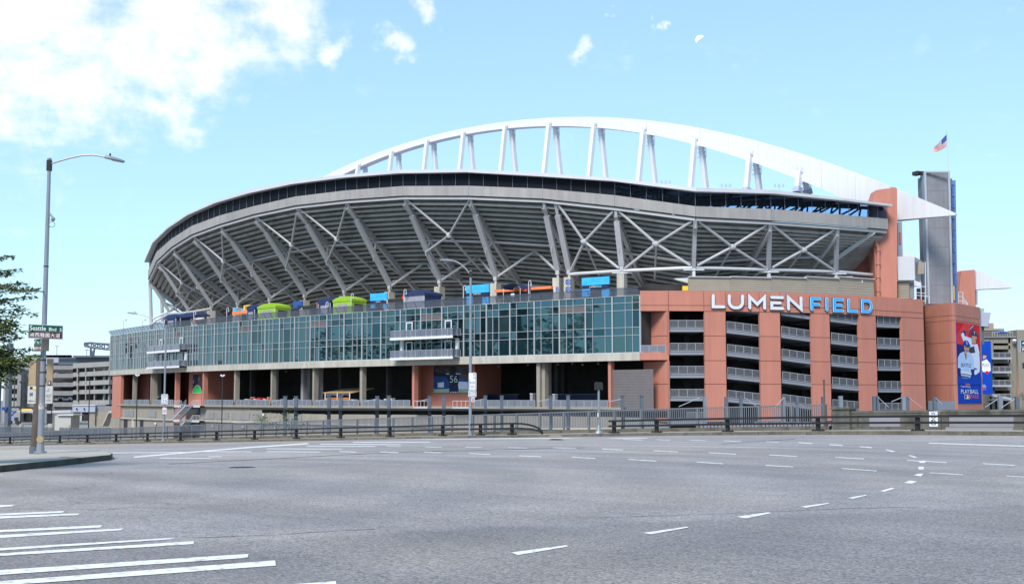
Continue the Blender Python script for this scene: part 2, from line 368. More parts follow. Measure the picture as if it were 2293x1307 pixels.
def glass(name, col, tint, ior, rough=0.02, wob=0.006):
    m = bpy.data.materials.new(name); m.use_nodes = True; nt = m.node_tree; N = nt.nodes; L = nt.links; b = N['Principled BSDF']
    b.inputs['Base Color'].default_value = (*col, 1); b.inputs['Roughness'].default_value = rough; b.inputs['IOR'].default_value = ior
    b.inputs['Specular Tint'].default_value = (*tint, 1)
    tc = N.new('ShaderNodeTexCoord'); n = N.new('ShaderNodeTexNoise'); n.inputs['Scale'].default_value = 0.9; L.new(tc.outputs['Object'], n.inputs['Vector'])
    bp = N.new('ShaderNodeBump'); bp.inputs['Strength'].default_value = 0.25; bp.inputs['Distance'].default_value = wob; L.new(n.outputs['Fac'], bp.inputs['Height']); L.new(bp.outputs[0], b.inputs['Normal'])
    return m
M['glass'] = glass('glass', (0.008, 0.022, 0.030), (0.50, 0.88, 1.0), 2.22)
M['glass_dim'] = glass('glass_dim', (0.004, 0.012, 0.016), (0.36, 0.74, 0.84), 1.9); M['glass_pale'] = glass('glass_pale', (0.018, 0.036, 0.040), (0.44, 0.86, 0.94), 2.05)
M['parapet_glass'] = glass('parapet_glass', (0.06, 0.07, 0.085), (0.8, 0.88, 1.0), 1.6, 0.12)
def see_through(name, tint, fac, gloss):
    m = bpy.data.materials.new(name); m.use_nodes = True; nt = m.node_tree; N = nt.nodes; L = nt.links
    b = N['Principled BSDF']; b.inputs['Base Color'].default_value = (*gloss, 1); b.inputs['Roughness'].default_value = 0.15
    t = N.new('ShaderNodeBsdfTransparent'); t.inputs[0].default_value = (*tint, 1)
    mx = N.new('ShaderNodeMixShader'); mx.inputs[0].default_value = fac; L.new(t.outputs[0], mx.inputs[1]); L.new(b.outputs[0], mx.inputs[2]); L.new(mx.outputs[0], N['Material Output'].inputs[0])
    return m
M['clear_pane'] = see_through('clear_pane', (0.40, 0.60, 0.95), 0.12, (0.02, 0.03, 0.05))
M['screen_glass'] = see_through('screen_glass', (0.75, 0.8, 0.9), 0.62, (0.20, 0.225, 0.275))
M['mesh'] = see_through('mesh', (0.8, 0.85, 0.9), 0.42, (0.12, 0.14, 0.17))

def road_mat():
    m = bpy.data.materials.new('asphalt'); m.use_nodes = True; nt = m.node_tree; N = nt.nodes; L = nt.links; b = N['Principled BSDF']
    b.inputs['Roughness'].default_value = 0.62; b.inputs['Specular IOR Level'].default_value = 0.5
    tc = N.new('ShaderNodeTexCoord')
    mp = N.new('ShaderNodeMapping'); mp.inputs['Rotation'].default_value = (0, 0, math.radians(-136)); L.new(tc.outputs['Object'], mp.inputs['Vector'])
    vec = mp.outputs[0]
    def noise(sc, det, rough=0.6, vs=None, src=None):
        n = N.new('ShaderNodeTexNoise'); n.inputs['Scale'].default_value = sc; n.inputs['Detail'].default_value = det; n.inputs['Roughness'].default_value = rough
        s = src or tc.outputs['Object']
        if vs:
            q = N.new('ShaderNodeMapping'); q.inputs['Scale'].default_value = vs; L.new(s, q.inputs['Vector']); s = q.outputs[0]
        L.new(s, n.inputs['Vector']); return n.outputs['Fac']
    def rng(x, a, bb, c, d):
        r = N.new('ShaderNodeMapRange'); L.new(x, r.inputs[0])
        for i, q in enumerate((a, bb, c, d)): r.inputs[i + 1].default_value = q
        return r.outputs[0]
    def mul(a, bb):
        x = N.new('ShaderNodeMath'); x.operation = 'MULTIPLY'; L.new(a, x.inputs[0]); L.new(bb, x.inputs[1]); return x.outputs[0]
    big = rng(noise(0.06, 4), 0.3, 0.7, 0.82, 1.18)
    mid = rng(noise(0.55, 6, 0.65), 0.3, 0.7, 0.91, 1.09)
    lane = rng(noise(1.0, 4, 0.6, (0.03, 0.45, 1), vec), 0.35, 0.68, 0.84, 1.14)       # wheel tracks along the avenue
    fine = rng(noise(55, 2, 0.7), 0.3, 0.7, 0.70, 1.30)
    v = N.new('ShaderNodeTexVoronoi'); v.inputs['Scale'].default_value = 42; L.new(tc.outputs['Object'], v.inputs['Vector'])
    sep = N.new('ShaderNodeSeparateColor'); L.new(v.outputs['Color'], sep.inputs[0])
    agg = rng(sep.outputs[0], 0.0, 1.0, 0.52, 1.48)
    arcs = N.new('ShaderNodeTexWave'); arcs.wave_type = 'RINGS'; arcs.rings_direction = 'Z'; arcs.inputs['Scale'].default_value = 0.11; arcs.inputs['Distortion'].default_value = 3.0; arcs.inputs['Detail'].default_value = 3
    am = N.new('ShaderNodeMapping'); am.inputs['Location'].default_value = (14, -26, 0); L.new(tc.outputs['Object'], am.inputs['Vector']); L.new(am.outputs[0], arcs.inputs['Vector'])
    turn = rng(arcs.outputs['Fac'], 0.0, 1.0, 0.93, 1.06)                                # scuffed turning paths
    spots = rng(noise(1.7, 3, 0.5), 0.70, 0.76, 1.0, 0.72)
    tot = mul(mul(mul(mul(big, mid), mul(lane, fine)), agg), mul(turn, spots))
    # cracks and patch joints
    n5 = noise(0.35, 3, 0.5)
    mx = N.new('ShaderNodeMix'); mx.data_type = 'RGBA'; mx.blend_type = 'LINEAR_LIGHT'; mx.inputs['Factor'].default_value = 0.9
    vd = N.new('ShaderNodeTexVoronoi'); vd.feature = 'DISTANCE_TO_EDGE'; vd.inputs['Scale'].default_value = 0.075
    nc = N.new('ShaderNodeTexNoise'); nc.inputs['Scale'].default_value = 0.8; nc.inputs['Detail'].default_value = 5; L.new(tc.outputs['Object'], nc.inputs['Vector'])
    ad = N.new('ShaderNodeVectorMath'); ad.operation = 'MULTIPLY_ADD'; L.new(nc.outputs['Color'], ad.inputs[0]); ad.inputs[1].default_value = (1.6, 1.6, 0); L.new(tc.outputs['Object'], ad.inputs[2])
    L.new(ad.outputs[0], vd.inputs['Vector'])
    cr = rng(vd.outputs['Distance'], 0.0, 0.0016, 0.62, 1.0)
    tot = mul(tot, cr)
    sx = N.new('ShaderNodeSeparateXYZ'); L.new(tc.outputs['Object'], sx.inputs[0])
    def ma(x, k, c):
        q = N.new('ShaderNodeMath'); q.operation = 'MULTIPLY_ADD'; L.new(x, q.inputs[0]); q.inputs[1].default_value = k
        if isinstance(c, (int, float)): q.inputs[2].default_value = c
        else: L.new(c, q.inputs[2])
        return q.outputs[0]
    edge = ma(sx.outputs[0], -0.43, ma(sx.outputs[1], 1.0, ma(noise(0.5, 5), 1.6, -17.2)))       # paving joint between newer near and older far asphalt
    tot = mul(tot, rng(edge, -0.15, 0.25, 0.93, 1.17))
    edge2 = ma(sx.outputs[0], -0.75, ma(sx.outputs[1], 1.0, ma(noise(0.3, 5), 3.0, -40.5)))
    tot = mul(tot, rng(edge2, -0.4, 0.4, 1.0, 1.12))
    warm = N.new('ShaderNodeMix'); warm.data_type = 'RGBA'; L.new(rng(noise(0.13, 5), 0.42, 0.62, 0, 1), warm.inputs['Factor'])
    warm.inputs['A'].default_value = (0.205, 0.189, 0.187, 1); warm.inputs['B'].default_value = (0.222, 0.200, 0.182, 1)
    x = N.new('ShaderNodeMix'); x.data_type = 'RGBA'; x.blend_type = 'MULTIPLY'; x.inputs['Factor'].default_value = 1
    L.new(warm.outputs['Result'], x.inputs['A']); L.new(tot, x.inputs['B']); L.new(x.outputs['Result'], b.inputs['Base Color'])
    bp = N.new('ShaderNodeBump'); bp.inputs['Strength'].default_value = 0.6; bp.inputs['Distance'].default_value = 0.006; L.new(v.outputs['Distance'], bp.inputs['Height']); L.new(bp.outputs[0], b.inputs['Normal'])
    return m
M['asphalt'] = road_mat()
def worn_paint(name, col):
    m = bpy.data.materials.new(name); m.use_nodes = True; nt = m.node_tree; N = nt.nodes; L = nt.links; b = N['Principled BSDF']; b.inputs['Roughness'].default_value = 0.7
    tc = N.new('ShaderNodeTexCoord'); n = N.new('ShaderNodeTexNoise'); n.inputs['Scale'].default_value = 5.5; n.inputs['Detail'].default_value = 9; n.inputs['Roughness'].default_value = 0.75; L.new(tc.outputs['Object'], n.inputs['Vector'])
    r = N.new('ShaderNodeMapRange'); r.inputs[1].default_value = 0.53; r.inputs[2].default_value = 0.66; L.new(n.outputs['Fac'], r.inputs[0])
    mx = N.new('ShaderNodeMix'); mx.data_type = 'RGBA'; mx.inputs['A'].default_value = (*col, 1); mx.inputs['B'].default_value = (0.2, 0.2, 0.2, 1); L.new(r.outputs[0], mx.inputs['Factor']); L.new(mx.outputs['Result'], b.inputs['Base Color'])
    return m
M['road_white'] = worn_paint('road_white', (0.66, 0.66, 0.65)); M['road_faded'] = worn_paint('road_faded', (0.52, 0.52, 0.52)); M['road_yellow'] = worn_paint('road_yellow', (0.40, 0.30, 0.17))

# ------------------------------------------------------------------ ground, road, pavements
GZ = -6.6
mb = MB(); mb.quad((-4000, -3000, GZ), (4000, -3000, GZ), (4000, 5000, GZ), (-4000, 5000, GZ)); mb.build('ground', M['ground'], kind='structure')
road = MB(); ts = list(range(-90, 132, 2))
for a, b in zip(ts[:-1], ts[1:]): road.quad(P3(a, 1.15), P3(a, 100), P3(b, 100), P3(b, 1.15))
for a, b in zip(ts[:-1], ts[1:]):
    p, q = P3(a, 100), P3(b, 100); road.quad(p, Vector((p.x, p.y, GZ)), Vector((q.x, q.y, GZ)), q)
ROAD = road.build('road', M['asphalt'], kind='structure')

def marking(pts, name, m):
    ps = [on_road(a, b, 0.006) for a, b in pts]
    bx = MB(); bx.add(ps, [tuple(range(len(ps)))]); bx.build(name, m, ROAD)
bars = [((-60, 1133), (0, 1130), (34, 1129), (25, 1133), (0, 1135), (-60, 1138)),
        ((-80, 1152.3), (0, 1149), (144, 1143), (139, 1147), (0, 1153), (-80, 1156.5)),
        ((-80, 1158), (0, 1155), (178, 1148.5), (175, 1152), (0, 1160), (-80, 1163.4)),
        ((-100, 1190), (0, 1185.5), (230, 1174.7), (224, 1180), (0, 1190.7), (-100, 1195.3)),
        ((-100, 1202.5), (0, 1197), (276, 1182), (271, 1186), (0, 1203.4), (-100, 1210)),
        ((-120, 1233), (0, 1226), (390, 1202.8), (389, 1206), (0, 1231.5), (-120, 1239)),
        ((-120, 1245), (0, 1237.7), (434.5, 1210.6), (433, 1217), (0, 1243.6), (-120, 1251)),
        ((-150, 1285), (0, 1275), (556, 1239), (555, 1247.5), (0, 1285.7), (-150, 1296)),
        ((-150, 1311), (0, 1300), (616, 1253.4), (617.5, 1265), (0, 1310), (-150, 1322)),
        ((300, 1340), (655, 1307), (752, 1299.7), (753.5, 1310), (300, 1352))]
for q in bars: marking(q, 'crosswalk_stripe', M['road_white'])
dash = [((1143, 1236), (1268, 1219.5), (1272, 1222.5), (1160, 1241.5)), ((1440, 1192), (1538, 1178), (1542, 1180), (1458, 1195)),
        ((1649, 1156), (1721, 1145.6), (1726.6, 1148), (1670, 1159.6)), ((1793, 1133), (1853.5, 1125), (1857, 1126.6), (1804.5, 1135.8)),
        ((1899, 1113.6), (1937, 1107), (1942, 1108), (1909, 1115.9)), ((1970.5, 1098), (1995.7, 1091.4), (2004.5, 1092.4), (1981, 1100)),
        ((2024, 1080), (2036.5, 1075), (2054.5, 1077), (2041.4, 1081.9)), ((2046.3, 1063.6), (2054.5, 1059.7), (2067.5, 1059.7), (2062.6, 1065.6)),
        ((2056, 1044.3), (2068.5, 1044.3), (2068.5, 1050.5), (2057.7, 1050.5)), ((2057.7, 1031.3), (2071.8, 1030.3), (2071.8, 1035.5), (2059.4, 1035.5)),
        ((2032.6, 1018.5), (2039.8, 1018.5), (2054.5, 1023), (2048, 1024)), ((1981, 1006), (1987.5, 1006), (2005.5, 1010), (1997.3, 1011.3)),
        ((1925, 998.4), (1952, 1000.6), (1952, 1002.6), (1925, 1000.2)), ((1857, 993.8), (1888, 996), (1888, 997.8), (1857, 995.4)), ((1788, 989.4), (1819, 991.6), (1819, 993.2), (1788, 990.8))]
for q in dash: marking(q, 'turn_dash', M['road_white'])
lanes = [(1239, 1001, 1291, 1003), (1348, 1003.7, 1395, 1006), (1464, 1007.5, 1518, 1010.5), (1587, 1012, 1648, 1015.5), (1722, 1017, 1784, 1020.5), (1870, 1022.5, 1935, 1026), (2031, 1029.5, 2120, 1034), (2201, 1036.5, 2272, 1040.5),
         (1162, 1019, 1212, 1021), (1280, 1022, 1333, 1025), (1408, 1027, 1469, 1031), (1560, 1033, 1620, 1037), (1714, 1040.5, 1776, 1044), (1886, 1047.5, 1963, 1053), (2082, 1057, 2156, 1061.5), (2254, 1064, 2330, 1069),
         (760, 1009.6, 798, 1010.8), (851, 1010.6, 892, 1012), (949, 1011, 989, 1012.6), (1051, 1014, 1098, 1016), (865, 998, 897, 998.6), (952, 999.2, 989, 1000), (1042, 1000, 1079, 1000.6), (1137, 1000.6, 1180, 1002),
         (1395, 982.5, 1440, 984), (1470, 983, 1500, 984.4), (1545, 984, 1580, 985.6), (1620, 985.6, 1660, 987.4), (1715, 987.6, 1745, 989)]
for a, b, c, d in lanes: marking(((a, b - 0.1), (c, d - 0.1), (c, d + 1.35), (a, b + 1.35)), 'lane_dash', M['road_white' if b > 1003 else 'road_faded'])
for a, b, c, d in ((600, 1009.6, 714, 1010.6), (455, 1009.6, 560, 1009.8), (600, 1003.3, 763, 1004), (690, 998, 838, 998.3), (720, 993, 895, 994), (793, 988.7, 960, 988.6), (470, 1021, 495, 1021), (360, 1024.2, 470, 1025), (170, 1013.4, 425, 1011)):
    marking(((a, b), (c, d), (c + 6, d + 1.4), (a - 6, b + 1.4)), 'crosswalk_stripe', M['road_white'])
def wline(pts, name, m, h=2.0):
    for (a, b), (c, d) in zip(pts[:-1], pts[1:]): marking(((a, b), (c, d), (c, d + h), (a, b + h)), name, m)
wline([(300, 1021.5), (420, 1011), (555, 1000), (690, 991)], 'stop_line', M['road_white'], 2.6)
wline([(0, 1002.5), (350, 995.3), (700, 987.3)], 'edge_line', M['road_yellow'], 1.2)
wline([(700, 984.5), (960, 981.6), (1200, 980.3), (1450, 979.5)], 'edge_line', M['road_white'], 1.3)
wline([(2080, 990.5), (2293, 997.5)], 'edge_line', M['road_white'], 1.8)
M['crack'] = mat('crack', (0.06, 0.06, 0.062), 0.95, var=0.2)
def crack(pts, r=1.0):
    pp = []
    for (a, b), (c, d) in zip(pts[:-1], pts[1:]):
        for i in range(10): k = i / 10; pp.append((a + (c - a) * k, b + (d - b) * k + random.uniform(-.35, .35) * r))
    ps = []
    up = []; lo = []
    for a, b in pp:
        h = random.uniform(.2, .5) * r; up.append(on_road(a, b - h, 0.004)); lo.append(on_road(a, b + h, 0.004))
    bx = MB()
    for i in range(len(pp) - 1): bx.quad(up[i], up[i + 1], lo[i + 1], lo[i])
    bx.build('crack', M['crack'], ROAD)
crack([(380, 1038), (600, 1027), (760, 1018), (900, 1012), (1150, 1005), (1330, 1001)], 0.9)
crack([(1615, 994), (1690, 988), (1790, 981)], 1.0)
crack([(440, 1203), (620, 1196), (740, 1188), (850, 1183)], 0.7)
crack([(1290, 1159), (1500, 1153), (1700, 1146), (1900, 1137), (2070, 1134)], 0.5)
mc = MB(); cc = on_road(543, 1045.5, 0.005)
mc.add([cc + Vector((math.cos(i * math.pi / 8) * 0.36, math.sin(i * math.pi / 8) * 0.36, 0)) for i in range(16)], [tuple(range(16))]); mc.build('manhole_cover', M['black_steel'], ROAD)

# far pavement along the viaduct with its kerb, the low wall under the fence and the drop behind it
def skirt(prof, t0, t1, step, name, m, parent=None, **tags):
    bx = MB(); n = max(1, round((t1 - t0) / step)); ls = [t0 + (t1 - t0) * i / n for i in range(n + 1)]; k = len(prof)
    rows = [[P3(t, w, z) for w, z in prof] for t in ls]
    for r0, r1 in zip(rows[:-1], rows[1:]):
        for i in range(k - 1): bx.quad(r0[i], r0[i + 1], r1[i + 1], r1[i])
    return bx.build(name, m, parent, **tags)
PAVE = skirt([(1.02, 0.17), (-3.6, 0.19), (-3.6, -9)], -60, 130, 2, 'pavement', M['sidewalk'], kind='structure')
tt = -60
while tt < 130:
    bx = MB(); L_ = 3.0; a, b = tt + 0.012, tt + L_ - 0.012; hh = 0.2 if tt < 4 else 0.175
    n = 3
    for i in range(n):
        u0, u1 = a + (b - a) * i / n, a + (b - a) * (i + 1) / n
        q = [P3(u0, 1.17, -0.05), P3(u0, 1.0, -0.05), P3(u1, 1.0, -0.05), P3(u1, 1.17, -0.05), P3(u0, 1.15, hh), P3(u0, 1.0, hh + .004), P3(u1, 1.0, hh + .004), P3(u1, 1.15, hh)]
        bx.hexa([q[0], q[3], q[2], q[1], q[4], q[7], q[6], q[5]])
    bx.build('kerb_stone', M['kerb'], PAVE); tt += L_
tt = -60
while tt < 120:                                     # expansion joints across the pavement
    bx = MB(); bx.quad(P3(tt, 1.0, .193), P3(tt, -2.8, .193), P3(tt + .03, -2.8, .193), P3(tt + .03, 1.0, .193)); bx.build('joint', M['kerb'], PAVE); tt += 3.0
skirt([(-2.8, 0.19), (-2.8, 0.42), (-3.15, 0.42), (-3.15, 0.15)], 3.9, 118, 2, 'fence_kerb', M['kerb'], PAVE)
bx = MB(); c = on_road(1240, 974.5, 0.19)
for (a, b) in (((1222, 974), (1262, 974)),): bx.add([on_road(1226, 976.2, .2), on_road(1262, 976.2, .2), on_road(1252, 974, .2), on_road(1232, 974, .2)], [(0, 1, 2, 3)])
bx.build('tactile_strip', M['road_yellow'], PAVE)

# near traffic island on the left
front = [(-120, 1062), (0, 1057), (60, 1050.5), (120, 1044.5), (180, 1037.5), (225, 1032), (248, 1029.5)]
back = [(252, 1025), (240, 1020), (215, 1016), (160, 1013.5), (80, 1013), (0, 1014), (-120, 1015)]
ps = [on_road(a, b, 0) for a, b in front] + [on_road(a, b, 0) for a, b in back]
cx = sum((p for p in ps), Vector()) / len(ps)
inner = [cx + (p - cx) * 0.985 for p in ps]
bx = MB(); n = len(ps)
bx.add([Vector((p.x, p.y, zroad(p.x, p.y) + 0.17)) for p in inner], [tuple(range(n))])
isl = bx.build('island_pavement', M['sidewalk'], kind='structure')
for i in range(n):
    j = (i + 1) % n; bx = MB(); a0, a1, b0, b1 = ps[i], ps[j], inner[i], inner[j]
    g = (a1 - a0) * 0.004; a0 = a0 + g; b0 = b0 + g
    top = lambda p, z: Vector((p.x, p.y, zroad(p.x, p.y) + z))
    bx.hexa([top(a0, -.05), top(a1, -.05), top(b1, -.05), top(b0, -.05), top(a0, .165), top(a1, .165), top(b1, .172), top(b0, .172)])
    bx.build('kerb_stone', M['kerb_moss'], isl)
bx = MB(); bx.add([on_road(a, b, 0.176) for a, b in ((132, 1021), (185, 1023.4), (187, 1024.6), (134, 1022.4))], [(0, 1, 2, 3)]); bx.build('paint_stroke', M['road_yellow'], isl)

# ================================================================== THE STADIUM
ST = thing('stadium', (-30, 230, GZ), 'huge stadium with white roof arch, gray steel trusses and green glass front', 'stadium')
GC = [(17.5, 171.7), (9.7, 176.8), (2.3, 183), (-21.9, 203), (-30.1, 210), (-39.7, 219.5), (-63.3, 245), (-90.8, 283.6)]
gp = np.polyfit([p[0] for p in GC], [p[1] for p in GC], 3)
xs = np.linspace(17.6, -91.2, 900); ys = np.polyval(gp, xs)
sl_ = np.concatenate([[0], np.cumsum(np.hypot(np.diff(xs), np.diff(ys)))]); SMAX = float(sl_[-1])
def wc(s, inset=0.0):
    x = float(np.interp(s, sl_, xs)); y = float(np.interp(s, sl_, ys))
    x2 = float(np.interp(min(s + .5, SMAX), sl_, xs)); y2 = float(np.interp(min(s + .5, SMAX), sl_, ys))
    x1 = float(np.interp(max(s - .5, 0), sl_, xs)); y1 = float(np.interp(max(s - .5, 0), sl_, ys))
    T = Vector((x2 - x1, y2 - y1, 0)).normalized(); n = Vector((T.y, -T.x, 0))
    return Vector((x, y, 0)) + n * inset, T, n
def s_px(px, inset=0.0):
    r = slope(px); lo, hi = 0.0, SMAX
    for _ in range(40):
        m = (lo + hi) / 2; p = wc(m, inset)[0]
        if p.x / p.y > r: lo = m
        else: hi = m
    return (lo + hi) / 2
ZT, ZB = zfor(661, 1432, 171.7), zfor(788.2, 1432, 171.7)
ZSP = zfor(806.5, 1432, 171.7); ZD = 0.45
rows_f = [0, .124, .256, .559, .698, 1.0]
rows_z = [ZT - (ZT - ZB) * f for f in rows_f]
NB = int(SMAX / 4.5); BL = SMAX / NB
pats = [[0, .27, .73, 1], [0, .27, .53, 1], [0, .47, .73, 1]]
CW = MB(); panes = []
up = Vector((0, 0, 1))
louv_px = (1264, 964, 723, 535, 388, 290); louv = {int(s_px(p) / BL) for p in louv_px}
bal_rng = [(s_px(1031), s_px(890)), (s_px(419), s_px(345))]
for b in range(NB):
    p0, p1 = wc(b * BL)[0], wc((b + 1) * BL)[0]; T = (p1 - p0).normalized(); n = Vector((T.y, -T.x, 0)); Lb = (p1 - p0).length
    thick = 0.17
    CW.beam(p0 + up * ZB + n * .0, p0 + up * ZT, thick, .22, up=n)
    pat = pats[(b * 2 + 1) % 3] if b % 6 != 3 else pats[0]
    for k in range(1, len(pat) - 1):
        q = p0 + T * Lb * pat[k]; CW.beam(q + up * ZB, q + up * ZT, .055, .14, up=n)
    for z in rows_z: CW.beam(p0 + T * .1 + up * z + n * .012, p1 - T * .1 + up * z + n * .012, .16, .06)
    for k in range(len(pat) - 1):
        for r in range(5):
            a = p0 + T * (Lb * pat[k] + .05); c = p0 + T * (Lb * pat[k + 1] - .05); z1, z0 = rows_z[r] - .05, rows_z[r + 1] + .05
            panes.append((b, k, r, a, c, z0, z1, n))
p1 = wc(SMAX)[0]; CW.beam(p1 + up * ZB, p1 + up * ZT, .25, .34, up=n)
CURT = CW.build('curtain_wall', M['mullion'], ST)
rest = MB(); cnt = 0
for (b, k, r, a, c, z0, z1, n) in panes:
    lv = b in louv and r == 1
    j = [random.gauss(0, .016) for _ in range(3)]
    off = lambda i: n * (.05 + j[i])
    q = (a + up * z0 + off(0), c + up * z0 + off(1), c + up * z1 + off(2), a + up * z1 + off(2) + (off(0) - off(1)))
    tgt = MB()
    if lv:
        m_ = 6
        for i in range(m_):
            za, zb = z0 + (z1 - z0) * i / m_, z0 + (z1 - z0) * (i + 1) / m_
            tgt.quad(a + up * za + n * .0, c + up * za, c + up * zb + n * .07, a + up * zb + n * .07)
        tgt.build('louver', M['louver'], CURT)
    elif b < 20 and cnt < 296:
        tgt.quad(*q); tgt.build('window_pane', M[random.choice(('glass', 'glass', 'glass', 'glass_dim', 'glass_pale'))], CURT); cnt += 1
    else: rest.quad(*q)
rest.build('far_panes', M['glass'], CURT, kind='stuff')
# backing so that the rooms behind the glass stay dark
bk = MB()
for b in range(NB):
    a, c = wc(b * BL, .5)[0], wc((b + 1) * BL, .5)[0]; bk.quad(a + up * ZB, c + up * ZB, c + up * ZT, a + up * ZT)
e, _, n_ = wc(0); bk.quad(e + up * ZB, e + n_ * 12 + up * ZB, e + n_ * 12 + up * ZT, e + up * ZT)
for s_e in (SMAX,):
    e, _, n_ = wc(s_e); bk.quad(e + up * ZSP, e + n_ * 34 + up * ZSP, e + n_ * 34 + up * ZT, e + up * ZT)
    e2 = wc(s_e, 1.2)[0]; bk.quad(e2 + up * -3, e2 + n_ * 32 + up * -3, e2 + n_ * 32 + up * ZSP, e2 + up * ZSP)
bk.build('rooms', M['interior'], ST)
# slanted glass screen along the terrace edge
npan = 76; PL = SMAX / npan
for i in range(npan):
    a, T, n = wc(i * PL); c, T2, n2 = wc((i + 1) * PL)
    bx = MB(); g = .05
    lo0, lo1 = a + T * g + up * (ZT + .07), c - T2 * g + up * (ZT + .07)
    hi0, hi1 = a + T * g - n * .62 + up * (ZT + 1.02), c - T2 * g - n2 * .62 + up * (ZT + 1.02)
    bx.quad(lo0, lo1, hi1, hi0); bx.build('screen_panel', M['screen_glass'], ST)
cp = MB()
for i in range(npan):
    a, T, n = wc(i * PL); c, T2, n2 = wc((i + 1) * PL)
    cp.beam(a - n * .63 + up * (ZT + 1.05), c - n2 * .63 + up * (ZT + 1.05), .07, .06)
    cp.beam(a + up * (ZT + .06), a - n * .62 + up * (ZT + 1.03), .06, .05, up=T)
cp.build('screen_rail', M['mast'], ST)
# terrace floor, concrete beam, deck, its soffit
def slab_mb(z0, z1, i0, i1, s0=0.0, s1=None, step=6):
    s1 = SMAX if s1 is None else s1; bx = MB(); n = max(1, int((s1 - s0) / step))
    for k in range(n):
        sa, sb = s0 + (s1 - s0) * k / n, s0 + (s1 - s0) * (k + 1) / n
        a0, a1, b0, b1 = wc(sa, i0)[0], wc(sa, i1)[0], wc(sb, i0)[0], wc(sb, i1)[0]
        bx.quad(a0 + up * z1, a1 + up * z1, b1 + up * z1, b0 + up * z1); bx.quad(a0 + up * z0, b0 + up * z0, b1 + up * z0, a1 + up * z0)
        bx.quad(a0 + up * z0, a0 + up * z1, b0 + up * z1, b0 + up * z0)
    return bx
slab_mb(ZT - .35, ZT - .06, 0.25, 34).build('terrace_floor', M['concrete'], ST)
nb2 = NB // 2
for k in range(nb2):
    slab_mb(ZSP, ZB - .06, -.12, .6, SMAX * k / nb2 + .015, SMAX * (k + 1) / nb2 - .015, 4.6).build('concrete_beam', M['concrete'], ST)
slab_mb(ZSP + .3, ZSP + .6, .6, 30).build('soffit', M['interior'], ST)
SD1 = s_px(262)
slab_mb(ZD - .35, ZD, .0, 30, 3.0, SD1).build('deck', M['block'], ST)
# lower wall under the deck, with ledge and recessed panels
LW = MB(); S0 = 3.0
n_ = 30
for k in range(n_):
    sa, sb = S0 + (SD1 - S0) * k / n_, S0 + (SD1 - S0) * (k + 1) / n_; a, b = wc(sa, .5)[0], wc(sb, .5)[0]
    LW.quad(a + up * GZ, b + up * GZ, b + up * (ZD - .35), a + up * (ZD - .35))
LW.build('lower_wall', M['block'], ST)
slab_mb(-2.75, -2.45, .2, .52, S0, SD1).build('ledge', M['concrete'], ST)
for px0, px1 in ((455, 480), (484, 512), (520, 560), (565, 596), (640, 676), (280, 300), (330, 350)):
    s0, s1 = s_px(px1, .45), s_px(px0, .45); slab_mb(-2.2, -.9, .42, .52, s0, s1).build('vent_panel', M['garage_gray'], ST)
for px in (478, 545, 618, 350, 420, 590, 700):
    s = s_px(px, .3); p = wc(s, .3)[0]; bx = MB(); bx.box(p.x - .18, p.x + .18, p.y - .3, p.y + .1, -3.6 if px != 590 else -1.4, -3.25 if px != 590 else -1.0); bx.build('wall_lamp', M['sign_white'], ST)
gd = MB(); a, b = wc(s_px(322, .45), .47)[0], wc(s_px(278, .45), .47)[0]
gd.quad(a + up * GZ, b + up * GZ, b + up * -2.8, a + up * -2.8); gd.build('doorway', M['dark'], ST)
gd = MB(); m_ = (a + b) / 2; gd.box(m_.x - .25, m_.x + .25, m_.y - .4, m_.y, GZ, -2.8); gd.build('door_post', M['concrete'], ST)
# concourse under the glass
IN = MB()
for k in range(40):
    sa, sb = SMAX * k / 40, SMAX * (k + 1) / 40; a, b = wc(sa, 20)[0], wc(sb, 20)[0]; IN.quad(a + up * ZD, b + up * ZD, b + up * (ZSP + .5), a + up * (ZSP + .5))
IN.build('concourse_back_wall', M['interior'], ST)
def col_at(px, wpx, inset, mname, z0=ZD, z1=None, name='concourse_column', dep=.9):
    s = s_px(px, inset); p, T, n = wc(s, inset); w = wpx * p.y / 2800
    bx = MB(); bx.beam(p + n * dep / 2 + up * z0, p + n * dep / 2 + up * (ZSP + .3 if z1 is None else z1), w, dep, up=n); return bx.build(name, M[mname], ST)
for px, w, i, m_ in ((297, 5, .8, 'block'), (337, 4, .5, 'block'), (342, 3, .9, 'block'), (525, 6, .5, 'block'), (607, 5, .5, 'block'), (612, 5, 1.6, 'garage_gray'), (676, 9, 3, 'garage_gray'), (688, 18, 6, 'garage_gray'),
                     (701, 6, .5, 'block'), (712, 6, 2, 'garage_gray'), (808, 8, .5, 'block'), (866, 5, 5, 'interior'), (1205, 9, .4, 'block'), (1217, 8, .9, 'block'), (1225, 4, 2.5, 'garage_gray'), (1245, 8, 9, 'interior'), (1260, 8, 12, 'interior'), (350, 8, 4, 'garage_gray'), (760, 9, 8, 'interior'), (560, 7, 7, 'interior')):
    col_at(px, w, i, m_)
def twall(pxa, ia, pxb, ib, mname, name='concourse_wall', z1=None, z0=ZD, th=.35):
    a = wc(s_px(pxa, ia), ia)[0]; b = wc(s_px(pxb, ib), ib)[0]; bx = MB()
    z1 = ZSP + .3 if z1 is None else z1
    bx.beam(a + up * (z0 + z1) / 2, b + up * (z0 + z1) / 2, th, z1 - z0); return bx.build(name, M[mname], ST)
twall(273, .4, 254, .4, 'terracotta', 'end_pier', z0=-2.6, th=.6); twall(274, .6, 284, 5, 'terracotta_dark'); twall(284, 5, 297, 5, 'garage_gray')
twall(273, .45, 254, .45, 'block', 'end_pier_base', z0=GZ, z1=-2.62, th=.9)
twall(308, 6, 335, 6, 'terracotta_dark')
for px in (392, 454): col_at(px, 6, .35, 'terracotta', name='terracotta_pier')
